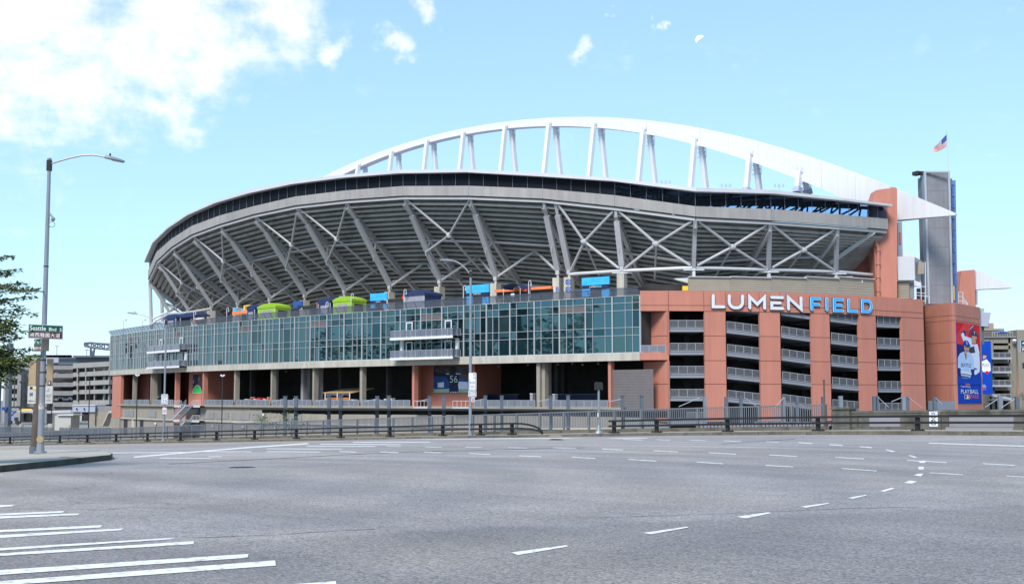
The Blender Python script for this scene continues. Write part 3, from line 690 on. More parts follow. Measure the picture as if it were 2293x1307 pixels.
twall(396, 1.0, 398, 5, 'terracotta_dark'); twall(397, 5, 424, 5, 'terracotta_dark'); twall(424, 5, 425, 3.2, 'terracotta_dark'); twall(424, 3.2, 453, 3.2, 'terracotta')
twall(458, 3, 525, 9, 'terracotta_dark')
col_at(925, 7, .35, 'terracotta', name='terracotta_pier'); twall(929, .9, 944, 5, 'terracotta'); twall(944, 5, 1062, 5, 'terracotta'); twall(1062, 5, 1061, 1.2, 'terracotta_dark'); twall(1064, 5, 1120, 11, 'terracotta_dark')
col_at(1365, 7, .35, 'terracotta', name='terracotta_pier')
lv = MB(); sa, sb = s_px(1441, .8), s_px(1370, .8); a, b = wc(max(sa, 0), .8)[0], wc(sb, .8)[0]; a = a + (a - b).normalized() * 1.6
for i in range(26):
    z = ZD - .4 + i * .215; lv.quad(a + up * z, b + up * z, b + up * (z + .2) + Vector((0, .07, 0)), a + up * (z + .2) + Vector((0, .07, 0)))
lv.build('roller_shutter', M['louver'], ST)
# deck railing
def railing(pts, h, name, parent, mrail, mpan, post=1.5, pan=True, r=.03, gap=.08):
    """pts: list of Vectors at floor level; rails and posts as one part, the mesh infill as its sub-part"""
    bx = MB(); pn = MB()
    for a, b in zip(pts[:-1], pts[1:]):
        L_ = (b - a).length; k = max(1, round(L_ / post))
        bx.beam(a + up * h, b + up * h, r * 2, r * 2); bx.beam(a + up * gap, b + up * gap, r * 1.4, r * 1.4)
        for i in range(k + 1):
            q = a + (b - a) * i / k; bx.beam(q, q + up * h, r * 1.7, r * 1.7)
        if pan: pn.beam(a + up * (h + gap) / 2, b + up * (h + gap) / 2, .015, h - gap - r * 2)
    o = bx.build(name, mrail, parent)
    if pan: pn.build('infill_panel', mpan, o)
    return o
def wpts(s0, s1, inset, z, step=4.5):
    n = max(1, round(abs(s1 - s0) / step)); return [wc(s0 + (s1 - s0) * i / n, inset)[0] + up * z for i in range(n + 1)]
for a, b in ((1361, 1222), (1198, 1062), (918, 812), (804, 705), (697, 610), (604, 530), (522, 458), (388, 343), (334, 277)):
    railing(wpts(s_px(a, .1), s_px(b, .1), .1, ZD), .95, 'deck_railing', ST, M['alu'], M['rail_panel'], 1.25)
# balconies on the glass front
for pxa, pxb, (sr, slft) in ((1031, 890, bal_rng[0]), (419, 345, bal_rng[1])):
    for zb_, th in ((ZB + 2.85, .38), (ZB - .30, .36)):
        slab_mb(zb_, zb_ + th, -1.8, .1, sr, slft, 5).build('balcony_slab', M['white'], ST)
        pts = [wc(sr, 0)[0], wc(sr, -1.75)[0]] + [wc(sr + (slft - sr) * i / 4, -1.75)[0] for i in range(1, 5)] + [wc(slft, 0)[0]]
        railing([p + up * (zb_ + th) for p in pts], 1.08, 'balcony_railing', ST, M['alu'], M['screen_glass'], 1.1)
    for f in (.18, .80):
        for z0 in (ZB + 3.2, ZB + .1):
            p, T, n = wc(sr + (slft - sr) * f, -.12); bx = MB()
            for sg in (-1, 1): bx.beam(p + T * sg * .62 + up * z0, p + T * sg * .62 + up * (z0 + 2.35), .16, .1, up=n)
            bx.beam(p - T * .7 + up * (z0 + 2.42), p + T * .7 + up * (z0 + 2.42), .1, .16); bx.beam(p + up * (z0 + .2), p + up * (z0 + 2.3), 1.0, .03, up=n, m=1)
            bx.build('balcony_door', [M['white'], M['glass']], ST)
    for s in (sr + .4, slft - 1.3):
        p, T, n = wc(s, -.3); bx = MB(); bx.beam(p + up * ZB, p + up * (ZB + 2.85), .45, .45, up=n); bx.build('balcony_post', M['white'], ST)
# outside stair from the deck down to the tracks
def stair(pa, pb, steps, w, name):
    bx = MB(); d = (pb - pa); hd = Vector((d.x, d.y, 0)); sd = Vector((-hd.y, hd.x, 0)).normalized()
    for sg in (0, 1): bx.beam(pa + sd * w * sg, pb + sd * w * sg, .12, .35)
    for i in range(steps):
        c = pa + d * (i + .5) / steps; bx.beam(c, c + sd * w, abs(hd.length / steps) * 1.1, .08)
    for sg in (0, 1):
        for hh in (.5, 1.0): bx.beam(pa + sd * w * sg + up * hh, pb + sd * w * sg + up * hh, .06, .06)
        for i in range(9):
            q = pa + d * i / 8 + sd * w * sg; bx.beam(q, q + up * 1.0, .05, .05)
    return bx.build(name, M['alu'], ST)
for top, bot, w in (((433, 906.5), (404, 938), 1.5), ((431, 943), (420, 956), 1.5)):
    s0, s1 = s_px(top[0], -1.0), s_px(bot[0], -1.0); a = wc(s0, -1.0)[0]; b = wc(s1, -1.0)[0]
    a.z = zfor(top[1], top[0], a.y); b.z = zfor(bot[1], bot[0], b.y); stair(a, b, 14, w, 'stair_flight')
for pxa, pxb, v in ((390, 406, 908), (431, 448, 908), (389, 404, 940.5), (431, 447, 941.5)):
    s0, s1 = s_px(pxb, -1), s_px(pxa, -1); z = zfor(v, pxa, wc(s0, -1)[0].y); slab_mb(z - .3, z, -1.0, .5, s0, s1, 3).build('stair_landing', M['steel_white'], ST)
    railing(wpts(s0, s1, -.95, z), 1.0, 'stair_railing', ST, M['steel_white'], None, .6, pan=False)
dk = MB(); a, b = wc(s_px(448, .4), .4)[0], wc(s_px(390, .4), .4)[0]; dk.quad(a + up * GZ, b + up * GZ, b + up * (ZD - .36), a + up * (ZD - .36)); dk.build('stair_recess', M['interior'], ST)
tr = MB(); a, b = wc(s_px(418, .37), .37)[0], wc(s_px(392, .37), .37)[0]; tr.quad(a + up * -3.2, b + up * -3.2, b + up * (ZD - .6), a + up * (ZD - .6)); tr.build('stair_recess_panel', M['terracotta_dark'], ST)
for a, b in ((926, 958), (1014, 1052)):
    s0, s1 = s_px(b, -.6), s_px(a, -.6); slab_mb(ZD - .45, ZD - .15, -.7, .5, s0, s1, 3).build('stair_landing', M['steel_white'], ST); railing(wpts(s0, s1, -.6, ZD - .15), 1.0, 'stair_railing', ST, M['steel_white'], None, .8, pan=False)

# ---- upper stand: rim, base nodes
rim_px = [(1214, 444.5, 422.4, 397, 389), (1049, 438, 416, 387.8, 380.3), (901, 438, 416.7, 390, 382), (772.5, 447, 426.5, 400, 393.4), (661, 459.5, 440, 414, 405.8), (566, 479.6, 462, 434, 426.5),
          (490, 502, 483, 456, 450.7), (428, 524.8, 506, 483, 478.8), (383, 553, 535, 513, 509), (350, 583.5, 564, 545, 541), (331, 625, 606, 588, 583)]
rim = []
P = atY(1214, 444.5, 186.5); rim.append(P)
for px, v, *_ in rim_px[1:]:
    d = ray(px, v); dx = d.x / d.y; s_ = 13.0
    A = dx * dx + 1; Bq = -2 * (dx * P.x + P.y); C_ = P.x ** 2 + P.y ** 2 - s_ * s_
    Y = (-Bq + math.sqrt(max(0, Bq * Bq - 4 * A * C_))) / (2 * A); P = atY(px, v, Y); rim.append(P)
right = [(1376, 461.6, 437, 407.7, 400.4, 181.6), (1557.5, 484.9, 461.6, 431, 422.4, 176.5), (1728, 493.5, 468, 436, 427.5, 180.0), (1880, 504.5, 480, 451, 446, 184.5), (1989, 513.4, 490, 464, 459, 190.0)]
rim = [atY(r[0], r[1], r[5]) for r in right[::-1]] + rim
RP = [r[:5] for r in right[::-1]] + rim_px               # right end first
NR = len(rim)
base_px = [1995, 1878, 1726, 1557, 1395, 1250, 1109.5, 983, 870.4, 768.3, 679, 599.8, 527.8, 469, 415.6, 372.6]
base_v = [617, 608, 604, 599, 606, 615, 628, 635.5, 647.5, 657.3, 666.5, 674.4, 683.5, 690.3, 699.4, 702]
tan_ = []; nin = []
for i in range(NR):
    a = rim[max(0, i - 1)]; b = rim[min(NR - 1, i + 1)]; T = Vector((b.x - a.x, b.y - a.y, 0)).normalized(); tan_.append(T); nin.append(Vector((T.y, -T.x, 0)))
basep = []
for i in range(NR):
    r = slope(base_px[i]); R = rim[i]; n = nin[i]
    den = n.x - r * n.y; d = (r * R.y - R.x) / den if abs(den) > .12 else 4.0
    d = max(3.0, min(15.0, d))
    p = Vector((R.x + n.x * d, R.y + n.y * d, 0))
    if i <= 3: p = Vector((r * (R.y + 4.0), R.y + 4.0, 0))
    p.z = zfor(base_v[i], base_px[i], p.y); basep.append(p)
ztop = [zfor(RP[i][2], RP[i][0], rim[i].y) for i in range(NR)]
zwin = [zfor(RP[i][3], RP[i][0], rim[i].y) for i in range(NR)]
zroof = [zfor(RP[i][4], RP[i][0], rim[i].y) for i in range(NR)]
flat_ = lambda p, z: Vector((p.x, p.y, z))
def off(i, d): return Vector((rim[i].x, rim[i].y, 0)) + nin[i] * d
# fascia panels, beam under them, window band, roof edge
def wall_seg(i, d0, d1, za, zb, zc, zd, g=.02):
    a0, b0 = off(i, d0), off(i + 1, d0); a1, b1 = off(i, d1), off(i + 1, d1); t = (b0 - a0).normalized() * g
    a0 += t; a1 += t; b0 -= t; b1 -= t; bx = MB()
    bx.hexa([flat_(a0, za), flat_(b0, zc), flat_(b1, zc), flat_(a1, za), flat_(a0, zb), flat_(b0, zd), flat_(b1, zd), flat_(a1, zb)]); return bx
for i in range(NR - 1):
    wall_seg(i, 0, .5, rim[i].z, ztop[i], rim[i + 1].z, ztop[i + 1]).build('fascia_panel', M['fascia'], ST)
    bx = MB(); bx.beam(off(i, .5) + up * (rim[i].z - .36), off(i + 1, .5) + up * (rim[i + 1].z - .36), .45, .40); bx.build('edge_beam', M['steel'], ST)
    k = 5
    for j in range(k):
        f0, f1 = j / k, (j + 1) / k; bx = MB()
        lerp = lambda u, v, f: u + (v - u) * f
        a, b = lerp(off(i, .22), off(i + 1, .22), f0), lerp(off(i, .22), off(i + 1, .22), f1); t = (b - a).normalized() * .04
        za0, zb0 = lerp(ztop[i], ztop[i + 1], f0), lerp(ztop[i], ztop[i + 1], f1); za1, zb1 = lerp(zwin[i], zwin[i + 1], f0), lerp(zwin[i], zwin[i + 1], f1)
        bx.quad(flat_(a + t, za0), flat_(b - t, zb0), flat_(b - t, zb1), flat_(a + t, za1))
        clear = i <= 3
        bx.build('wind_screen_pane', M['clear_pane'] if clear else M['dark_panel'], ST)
    for j in range(k):
        bx = MB(); q = lerp(off(i, .15), off(i + 1, .15), j / k); z0, z1 = lerp(ztop[i], ztop[i + 1], j / k), lerp(zwin[i], zwin[i + 1], j / k)
        bx.beam(flat_(q, z0), flat_(q, z1), .07, .07); bx.build('wind_screen_post', M['mast'], ST)
    wall_seg(i, -.9, .3, zwin[i] + .02, zroof[i], zwin[i + 1] + .02, zroof[i + 1], .0).build('roof_edge', M['steel_white'], ST)
# seating tiers seen from below
NT = 30
RK = [0.74] * NR
def tier_pt(i, d): return off(i, d), rim[i].z - .15 - RK[i] * d
wid = [min(27.0, 27.0 if i > 4 else (12, 16, 20, 24, 26)[i]) for i in range(NR)]
for k in range(NT):
    bx = MB(); prev = None
    for i in range(NR):
        dd = wid[i] / NT; d0, d1 = 1.0 + dd * k, 1.0 + dd * (k + 1); p0, z0 = tier_pt(i, d0); p1, z1 = tier_pt(i, d1 + .62 * dd); pm, _ = tier_pt(i, d0 + .62 * dd); z1 = tier_pt(i, d1)[1]
        ring = [flat_(p0, z0 - .10), flat_(p0, z0 - .46), flat_(pm, z0 - .46), flat_(pm, z0 + .02), flat_(p1, z0 + .02), flat_(p1, z1 - .12)]
        if prev:
            for a in range(5): bx.quad(prev[a], prev[a + 1], ring[a + 1], ring[a])
        prev = ring
    bx.build('seating_tier', M['tier'], ST)
sf = MB(); prev = None
for i in range(NR):
    ring = [flat_(off(i, .1), rim[i].z - .12), flat_(off(i, 1.35), rim[i].z - .22)]
    if prev: sf.quad(prev[0], prev[1], ring[1], ring[0])
    prev = ring
sf.build('rim_soffit', M['tier'], ST)
deckb = MB(); prev = None                                   # the rake above the tiers, closes them to the sky
for i in range(NR):
    p0, z0 = tier_pt(i, .6); p1, z1 = tier_pt(i, wid[i] + 1.0); ring = [flat_(p0, z0 + .5), flat_(p1, z1 + .5), flat_(p1, z1 - .3)]
    if prev:
        for a in range(2): deckb.quad(prev[a], ring[a], ring[a + 1], prev[a + 1])
    prev = ring
deckb.build('stand_rake', M['tier'], ST)
bx = MB(); p0, z0 = tier_pt(NR - 1, .2); p1, z1 = tier_pt(NR - 1, wid[-1] + 1.2); e_ = tan_[NR - 1] * .3
bx.hexa([flat_(p0, z0 - 1.0), flat_(p1, z1 - 1.2), flat_(p1, z1 - 1.2) + e_, flat_(p0, z0 - 1.0) + e_, flat_(p0, z0 + .6), flat_(p1, z1 + .6), flat_(p1, z1 + .6) + e_, flat_(p0, z0 + .6) + e_]); bx.build('end_plate', M['fascia'], ST)
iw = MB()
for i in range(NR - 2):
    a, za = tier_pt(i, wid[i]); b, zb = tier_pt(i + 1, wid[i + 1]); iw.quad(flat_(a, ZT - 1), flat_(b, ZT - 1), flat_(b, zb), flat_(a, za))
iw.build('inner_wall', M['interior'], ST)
# trusses: front column, raker beam, struts and braces
def RKp(i, d, drop=.95):
    p, z = tier_pt(i, d); return flat_(p, z - drop)
for i in range(1, NR):
    R = flat_(off(i, .55), rim[i].z - .3); B = basep[i]; n = nin[i]; bx = MB()
    Rk = R + (B - R) * .2
    if i <= 3: bx.beam(R, B, .55, .5, up=n)
    else:
        bx.beam(R, Rk, .42, .42, up=n); bx.beam(Rk, B + up * .8, .85, .6, up=n); bx.beam(B + up * .8, B, .6, .5, up=n)
    bx.build('front_column', M['steel'], ST)
    if i == 5:
        o = tan_[i] * -1.9; bx = MB(); bx.beam(R + o, Rk + o, .42, .42, up=n); bx.beam(Rk + o, B + o + up * .8, .85, .6, up=n); bx.beam(B + o + up * .8, B + o, .6, .5, up=n); bx.build('front_column', M['steel'], ST)
    bx = MB(); bx.ibeam(RKp(i, .6, .6), RKp(i, wid[i] * .96), .55, .85); bx.build('raker_beam', M['steel'], ST)
    bx = MB()
    k1, k2 = RKp(i, wid[i] * .27), RKp(i, wid[i] * .56)
    colp = R + (B - R) * .62
    if i >= 4:
        bx.tube(k1, colp, .17); bx.tube(colp, k2, .15); bx.tube(k2, B + up * 1.4 + n * .8, .2)
        bx.prism([(-.5, -.7), (.5, -.7), (.6, .3), (0, .9), (-.6, .3)], colp + n * .35, n, up, .08)
    else:
        bx.tube(k2, B + up * .5, .17); bx.tube(k2, B + n * 9 + up * -1.5, .17)
    bx.build('strut', M['steel'], ST)
    bx = MB()                                                # concrete pedestal under the node
    if 4 <= i:
        w = .75
        bx.beam(B - up * .5, flat_(B, ZT - .1), w * 1.5, w * 2, up=n); bx.beam(B, B - up * .55, .35, .35)
        if i == 5:
            o = tan_[i] * -1.9; bx.beam(B + o - up * .5, flat_(B + o, ZT - .1), w * 1.5, w * 2, up=n); bx.beam(B + o, B + o - up * .55, .35, .35)
        bx.build('pedestal', M['concrete'], ST)
    else:
        bx.beam(B, flat_(B, 16.3), .42, .42, up=n); bx.build('steel_post', M['steel_white'], ST)
# purlins and bracing between trusses
for i in range(1, NR - 1):
    j = i + 1; Ri, Rj = flat_(off(i, .55), rim[i].z - .3), flat_(off(j, .55), rim[j].z - .3); Bi, Bj = basep[i], basep[j]
    
    for f_ in (.27, .58): b2 = MB(); b2.tube(RKp(i, wid[i] * f_), RKp(j, wid[j] * f_), .2); b2.build('purlin', M['steel'], ST)
    fl = lambda a, b, f: a + (b - a) * f
    if i <= 4:
        c = (Ri + Rj + Bi + Bj) / 4; c = flat_(c, (Bi.z + Bj.z) / 2 + .46 * ((Ri.z + Rj.z) / 2 - (Bi.z + Bj.z) / 2))
        if i == 4: Bj = Bj - tan_[j] * 1.9; Rj = Rj - tan_[j] * 1.9
        for q in (Ri, Rj, Bi, Bj):
            bx = MB(); bx.tube(q + (c - q).normalized() * .6, c - (c - q).normalized() * .45, .21); bx.build('brace', M['steel'], ST)
        bx = MB(); bx.sphere(c, .62, 10, 5, sy=.5, sz=.7); bx.tube(c, c + nin[i] * 6 - up * 4.5, .16); bx.build('brace_node', M['steel'], ST)
        bx = MB(); bx.tube(Bi, Bj, .24); bx.build('ring_tube', M['steel_white'], ST)
        bx = MB(); bx.box(Bi.x - 1.5, Bi.x + 1.5, Bi.y - .3, Bi.y + .3, Bi.z - .42, Bi.z - .26); bx.build('node_plate', M['steel_white'], ST)
    else:
        c = (Bi + Bj) / 2 + nin[i] * 3.2; c = flat_(c, (Bi.z + Bj.z) / 2 + 4.6)
        for q in (Bi, Bj):
            bx = MB(); bx.tube(q + up * .4, c, .21); bx.build('brace', M['steel'], ST)
        if i in (6, 8, 9, 11, 13):
            Bm = fl(Ri, Bj, .0)
            h = Vector((0, 0, 0)); mid = (Ri + Rj) / 2 + (nin[i] * 3.5); mid = flat_(mid, (Ri.z + Rj.z) / 2 - 5.6)
            for q in (Ri, Rj, fl(Rj, Bj, .62)):
                bx = MB(); bx.tube(q, mid, .19); bx.build('brace', M['steel'], ST)
            bx = MB(); bx.tube(mid, RKp(i, wid[i] * .5) * .5 + RKp(j, wid[j] * .5) * .5, .19); bx.sphere(mid, .5, 8, 5, sy=.6); bx.build('brace_node', M['steel'], ST)
for i in (NR - 1, NR - 2):
    bx = MB(); bx.tube(basep[i], basep[i - 1], .22); bx.build('ring_tube', M['steel_white'], ST)
e0 = basep[1]; bx = MB(); bx.tube(e0, atY(1966, 616.5, e0.y + 5), .25); bx.build('ring_tube', M['steel_white'], ST)
bx = MB(); bx.beam(flat_(off(1, .5), rim[1].z - .5) + (flat_(off(0, .5), rim[0].z - .5) - flat_(off(1, .5), rim[1].z - .5)) * .75, atY(1858, 590, 190), .5, .6); bx.build('brace', M['steel'], ST)
# far left end of the stand: two slender legs and a tie
for px, v0, v1, dy in ((336, 634, 732, 0), (361, 648, 718, 6)):
    Y = rim[-1].y + 8 + dy; bx = MB(); bx.tube(atY(px, v0, Y), atY(px + 3, v1 + 4, Y), .42); bx.build('end_column', M['steel'], ST)
E_ = atY(338, 726, rim[-1].y + 8)
for q in (basep[-1],): 
    bx = MB(); bx.tube(E_, q, .24); bx.tube(E_ + up * 1.2, atY(396, 690, rim[-1].y + 9), .24); bx.tube(E_, atY(392, 716, rim[-1].y + 4), .2); bx.build('ring_tube', M['steel_white'], ST)
# ---- roof sheet, its trusses and the arch
AX, AY = 61.0, 198.0; AD = Vector((-.7071, .7071, 0)); AN = Vector((-.7071, -.7071, 0))      # AN towards the camera
ar_t = [-.3, 12.1, 16.6, 26.8, 38.5, 50.5, 62.9, 74.8, 87.6, 100.3, 105]
ar_top = [35.2, 41.0, 43.1, 47.1, 50.9, 54.2, 56.7, 58.5, 59.6, 60.2, 60.25]
ar_bot = [29.9, 36.2, 38.6, 43.1, 47.6, 51.7, 54.6, 56.75, 58.1, 58.8, 58.9]
def arch_at(t):
    u = t if t <= 105 else 210 - t
    return Vector((AX, AY, 0)) + AD * t, float(np.interp(u, ar_t, ar_top)), float(np.interp(u, ar_t, ar_bot))
# smoother than the samples: fit
pt = np.polyfit(ar_t + [210 - a for a in ar_t], ar_top * 2, 6); pb = np.polyfit(ar_t + [210 - a for a in ar_t], ar_bot * 2, 6)
def arch_sm(t): return Vector((AX, AY, 0)) + AD * t, float(np.polyval(pt, t)), float(np.polyval(pb, t))
NSEG = 34
for q in range(NSEG):
    A = MB(); prev = None
    for k in range(4):
        t = 210 * (q + (k / 3) * .994 + .003) / NSEG; p, zt, zb = arch_sm(t); w = 1.0
        ring = [flat_(p + AN * w, zb), flat_(p + AN * w * .9, zt), flat_(p - AN * w * .9, zt), flat_(p - AN * w, zb)]
        if prev:
            for a in range(4): A.quad(prev[a], prev[(a + 1) % 4], ring[(a + 1) % 4], ring[a])
        else: A.quad(*ring[::-1])
        prev = ring
    A.quad(*prev); A.build('arch_segment', M['arch'], ST)
tl = MB(); p, zt, zb = arch_at(-.3); tip = Vector((AX, AY, 0)) + AD * -10.4
r0 = [flat_(p + AN * 1.0, 29.85), flat_(p + AN * .9, 35.1), flat_(p - AN * .9, 35.1), flat_(p - AN * 1.0, 29.85)]; r1 = [flat_(tip + AN * .25, 29.7), flat_(tip + AN * .25, 30.0), flat_(tip - AN * .25, 30.0), flat_(tip - AN * .25, 29.7)]
for a in range(4): tl.quad(r0[a], r0[(a + 1) % 4], r1[(a + 1) % 4], r1[a])
tl.quad(*r1[::-1]); tl.quad(*r0); tl.build('arch_tail', M['arch'], ST)
def roof_z_in(t): 
    u = max(0, min(1, t / 60)); return 35.6 + 4.4 * (u * u * (3 - 2 * u))
rf = MB(); prev = None
inner = []
for i in range(NR):
    R = Vector((rim[i].x, rim[i].y, 0)); n = nin[i]
    s = (259 - R.x - R.y) / (n.x + n.y); q = R + n * max(4, s + 4); t = (Vector((AX, AY, 0)) - q).dot(-AD) 
    inner.append(flat_(q, roof_z_in(t)))
for i in range(NR):
    e = flat_(off(i, -.85), zroof[i] - .05); ring = [e, inner[i], inner[i] - up * .8, e - up * .25]
    if prev:
        for a in range(3): rf.quad(prev[a], ring[a], ring[a + 1], prev[a + 1])
    prev = ring
rf.build('roof', M['roof'], ST)
rt = MB()
for i in range(NR):
    for j in range(2):
        if i == NR - 1: continue
        a = flat_(off(i, 1.0), zwin[i] - .1) * (1 - j / 2) + flat_(off(i + 1, 1.0), zwin[i + 1] - .1) * (j / 2)
        b = inner[i] * (1 - j / 2) + inner[i + 1] * (j / 2) - up * 1.2; b = a + (b - a) * .8
        lo = a - up * 2.4 + (b - a) * .1; 
        rt.tube(a, b, .3, 6); rt.tube(lo, b - up * 2.6, .3, 6)
        for m in range(7):
            rt.tube(a + (b - a) * m / 7, lo + (b - up * 2.6 - lo) * (m + .5) / 7, .16, 5); rt.tube(lo + (b - up * 2.6 - lo) * (m + .5) / 7, a + (b - a) * (m + 1) / 7, .16, 5)
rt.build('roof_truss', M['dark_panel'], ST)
# hangers in pairs
def t_px(px):
    r = slope(px); return (AX - r * AY) / (.7071 * (1 + r))
for px in (804, 880, 960, 1043, 1138, 1238, 1341, 1453, 1570, 1694, 1806):
    t = t_px(px + 2); p, zt, zb = arch_sm(t); zr = roof_z_in(t)
    for sg, m_ in ((1, 1.15), (-1, .75)):
        a = flat_(p + AN * sg * m_, zt - (zt - zb) * (.66 if sg > 0 else 1.0)); H = zb - zr; k = min(1, H / 16)
        b = flat_(p + AN * sg * (m_ + 2.0 * k + .5), zr - .2)
        bx = MB(); bx.beam(a, b, .8, .8, up=AD)
        if sg > 0:
            for e in (-.5, .5): bx.beam(a + AD * e - up * .3, a + AD * e + up * (zt - zb) * .16, .16, .3)
        bx.build('hanger', M['arch'], ST)
        if 'foot' and px > 1400:
            bx = MB(); d = (a - b).normalized(); bx.beam(b, b + d * .9, 1.2, 1.2, up=AD); bx.build('hanger_foot', M['lavender'], ST)
    bx = MB()
    for q in range(3): bx.beam(flat_(p - AN * .8 + AD * (-1.0), zb - .4 - q * .8), flat_(p - AN * .8 + AD * .8, zb - .4 - q * .8), .1, .1)
    bx.beam(flat_(p - AN * .8 - AD, zb), flat_(p - AN * .8 - AD, zb - 2.3), .1, .1); bx.build('hanger_ladder', M['steel'], ST)
for px in (1491, 1626, 1745):
    Y = 205; q = atY(px, 416 if px < 1500 else 424, Y); bx = MB(); bx.beam(q - up * .6, q + up * .8, .08, .08)
    for e in (-.7, 0, .7): bx.beam(q + Vector((e, 0, .4)), q + Vector((e, 0, .9)), .22, .2)
    bx.beam(q + Vector((-.8, 0, .5)), q + Vector((.8, 0, .5)), .06, .06); bx.build('roof_floodlight', M['alu'], ST)
# terracotta pylon and end walls by the arch foot
def px_poly(pts, Y, depth, name, m, parent, **k):
    q = [atY(a, b, Y) for a, b in pts]; o = q[0]; bx = MB(); bx.prism([(p.x - o.x, p.z - o.z) for p in q], o, (1, 0, 0), (0, 0, 1), depth); return bx.build(name, m, parent, **k)
px_poly([(2009, 672), (2009, 422.5), (2005, 419.5), (1963, 425.5), (1955, 450), (1955, 500), (1963, 672)], 191.2, 3.2, 'pylon', M['terracotta'], ST)
px_poly([(1990, 640), (1995, 500), (1968, 524), (1928, 548), (1913, 583), (1876, 586), (1856, 640)], 196.5, 1.0, 'end_wall', M['terracotta_dark'], ST)
bx = MB(); q = [atY(a, b, 190.9) for a, b in ((1961.5, 528), (1961.5, 545), (1966.5, 556), (1966.5, 668))]; bx.path(q, .26, 8)
for v in (560, 590, 620, 650): z = atY(1966.5, v, 190.9); bx.tube(z - up * .15, z + up * .15, .36)
bx.build('drain_pipe', M['terracotta'], ST)
px_poly([(2010.5, 585), (2010.5, 497), (2020, 496), (2022, 585)], 195.5, 2.0, 'arch_leg', M['lavender'], ST)
px_poly([(2018, 545), (2018, 520), (2014, 520), (2014, 545)], 195.3, .3, 'leg_slot', M['terracotta'], ST)
# the opposite side of the roof, seen beyond the score tower
px_poly([(2145, 690), (2150, 630), (2153, 606), (2183, 603.5), (2185, 690)], 300, 6, 'pylon', M['terracotta'], ST)
px_poly([(2186, 648), (2186, 606), (2200, 608), (2269, 642.5), (2269, 644)], 305, 3, 'arch_tail', M['arch'], ST)
px_poly([(2186, 682), (2186, 648), (2189.5, 648), (2189.5, 682)], 302, 2, 'arch_leg', M['lavender'], ST)
px_poly([(1990, 640), (1990, 558), (2022, 566), (2140, 592), (2155, 602), (2155, 640)], 308, 3, 'arch', M['arch'], ST)

# ================================================================== TERRACOTTA RAMP BUILDING
RB = thing('ramp_building', (38, 176, GZ), 'terracotta ramp building with five dark open bays of sloping floors', 'building')
rp_ = np.polyfit([19.8, 28, 36, 43.7, 51.4, 59.8], [171, 171.6, 173.5, 176.1, 179.9, 185.6], 2)
def rY(x): return float(np.polyval(rp_, x)) if x > 19 else float(np.polyval(rp_, 19.0))
def rc(px, inset=0.0):
    r = slope(px); lo, hi = 5.0, 75.0
    for _ in range(50):
        x = (lo + hi) / 2; dy = (np.polyval(rp_, x + .3) - np.polyval(rp_, x - .3)) / .6 if x > 19 else 0
        n = Vector((-dy, 1, 0)).normalized(); p = Vector((x, rY(x), 0)) + n * inset
        if p.x / p.y < r: lo = x
        else: hi = x
    return p, Vector((n.y, -n.x, 0)), n
zr_ = lambda v: zfor(v, 1540, 171)
Z0, Z1, Z2, Z3, ZH, ZJ, ZTOP = -1.5, zr_(859.5), zr_(806.8), zr_(751.3), zr_(696.3), zr_(683.4), zr_(650)
edges = [1435, 1499, 1579, 1627.5, 1704, 1750, 1820, 1861.5, 1927.5, 1965.5, 2023.5, 2073]
def slab_panel(pa, pb, z0, z1, name, m, g=.035, th=.45, out=0.0, zl=None):
    a, Ta, na = rc(pa); b, Tb, nb_ = rc(pb); d = (b - a).normalized(); n = Vector((-d.y, d.x, 0)); a = a + d * g - n * out; b = b - d * g - n * out
    bx = MB(); bx.hexa([a + up * (z0 + g), b + up * (z0 + g), b + n * th + up * (z0 + g), a + n * th + up * (z0 + g), a + up * (z1 - g), b + up * (z1 - g), b + n * th + up * (z1 - g), a + n * th + up * (z1 - g)])
    return bx.build(name, m, RB)
for k in range(len(edges) - 1):
    slab_panel(edges[k], edges[k + 1], ZJ, ZTOP, 'header_panel', M['terracotta']); slab_panel(edges[k], edges[k + 1], ZH, ZJ, 'header_panel', M['terracotta'])
    if k >= 2 and k % 2 == 0:
        for z0, z1 in ((Z0, Z1), (Z1, Z2), (Z2, Z3), (Z3, ZH)): slab_panel(edges[k], edges[k + 1], z0, z1, 'wall_panel', M['terracotta'])
# joints show a dark backing sheet behind the panels
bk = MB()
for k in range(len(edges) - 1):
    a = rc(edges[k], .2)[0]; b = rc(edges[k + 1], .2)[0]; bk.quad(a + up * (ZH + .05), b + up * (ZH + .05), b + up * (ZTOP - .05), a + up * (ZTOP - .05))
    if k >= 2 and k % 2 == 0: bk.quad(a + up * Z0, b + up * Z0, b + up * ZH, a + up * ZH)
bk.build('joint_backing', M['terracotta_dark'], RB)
# angled first pier, its balcony
a = rc(1498)[0]; b = rc(1444, 4.0)[0]; d = (b - a).normalized(); n = Vector((d.y, -d.x, 0))
for z0, z1 in ((Z0, Z1), (Z1, Z2 - .05), (Z2 + .9, Z3), (Z3, ZH)):
    bx = MB(); bx.beam(a + up * (z0 + z1) / 2, b + up * (z0 + z1) / 2, .4, z1 - z0 - .07); bx.build('wall_panel', M['terracotta'], RB)
a = rc(1495.5)[0]; b = rc(1499)[0]
bx = MB(); bx.beam((a + b) / 2 + Vector((0, .25, (Z0 + ZH) / 2)), (a + b) / 2 + Vector((0, .26, (Z0 + ZH) / 2)), .22, ZH - Z0)
bx.box(a.x, b.x, a.y, a.y + .5, Z0, ZH); bx.build('pier_edge', M['terracotta'], RB)
zb0, zb1 = zr_(805.5), zr_(788.5)
a = rc(1434.5)[0]; b = rc(1498)[0]; bx = MB(); bx.box(a.x, b.x, a.y - .03, a.y + 4, zb0, zb1); bx.build('link_balcony', M['terracotta'], RB)
railing([Vector((a.x + .1, a.y + .1, zb1)), Vector((b.x - .4, a.y + .1, zb1))], .95, 'balcony_railing', RB, M['alu'], M['rail_panel'], 1.2)
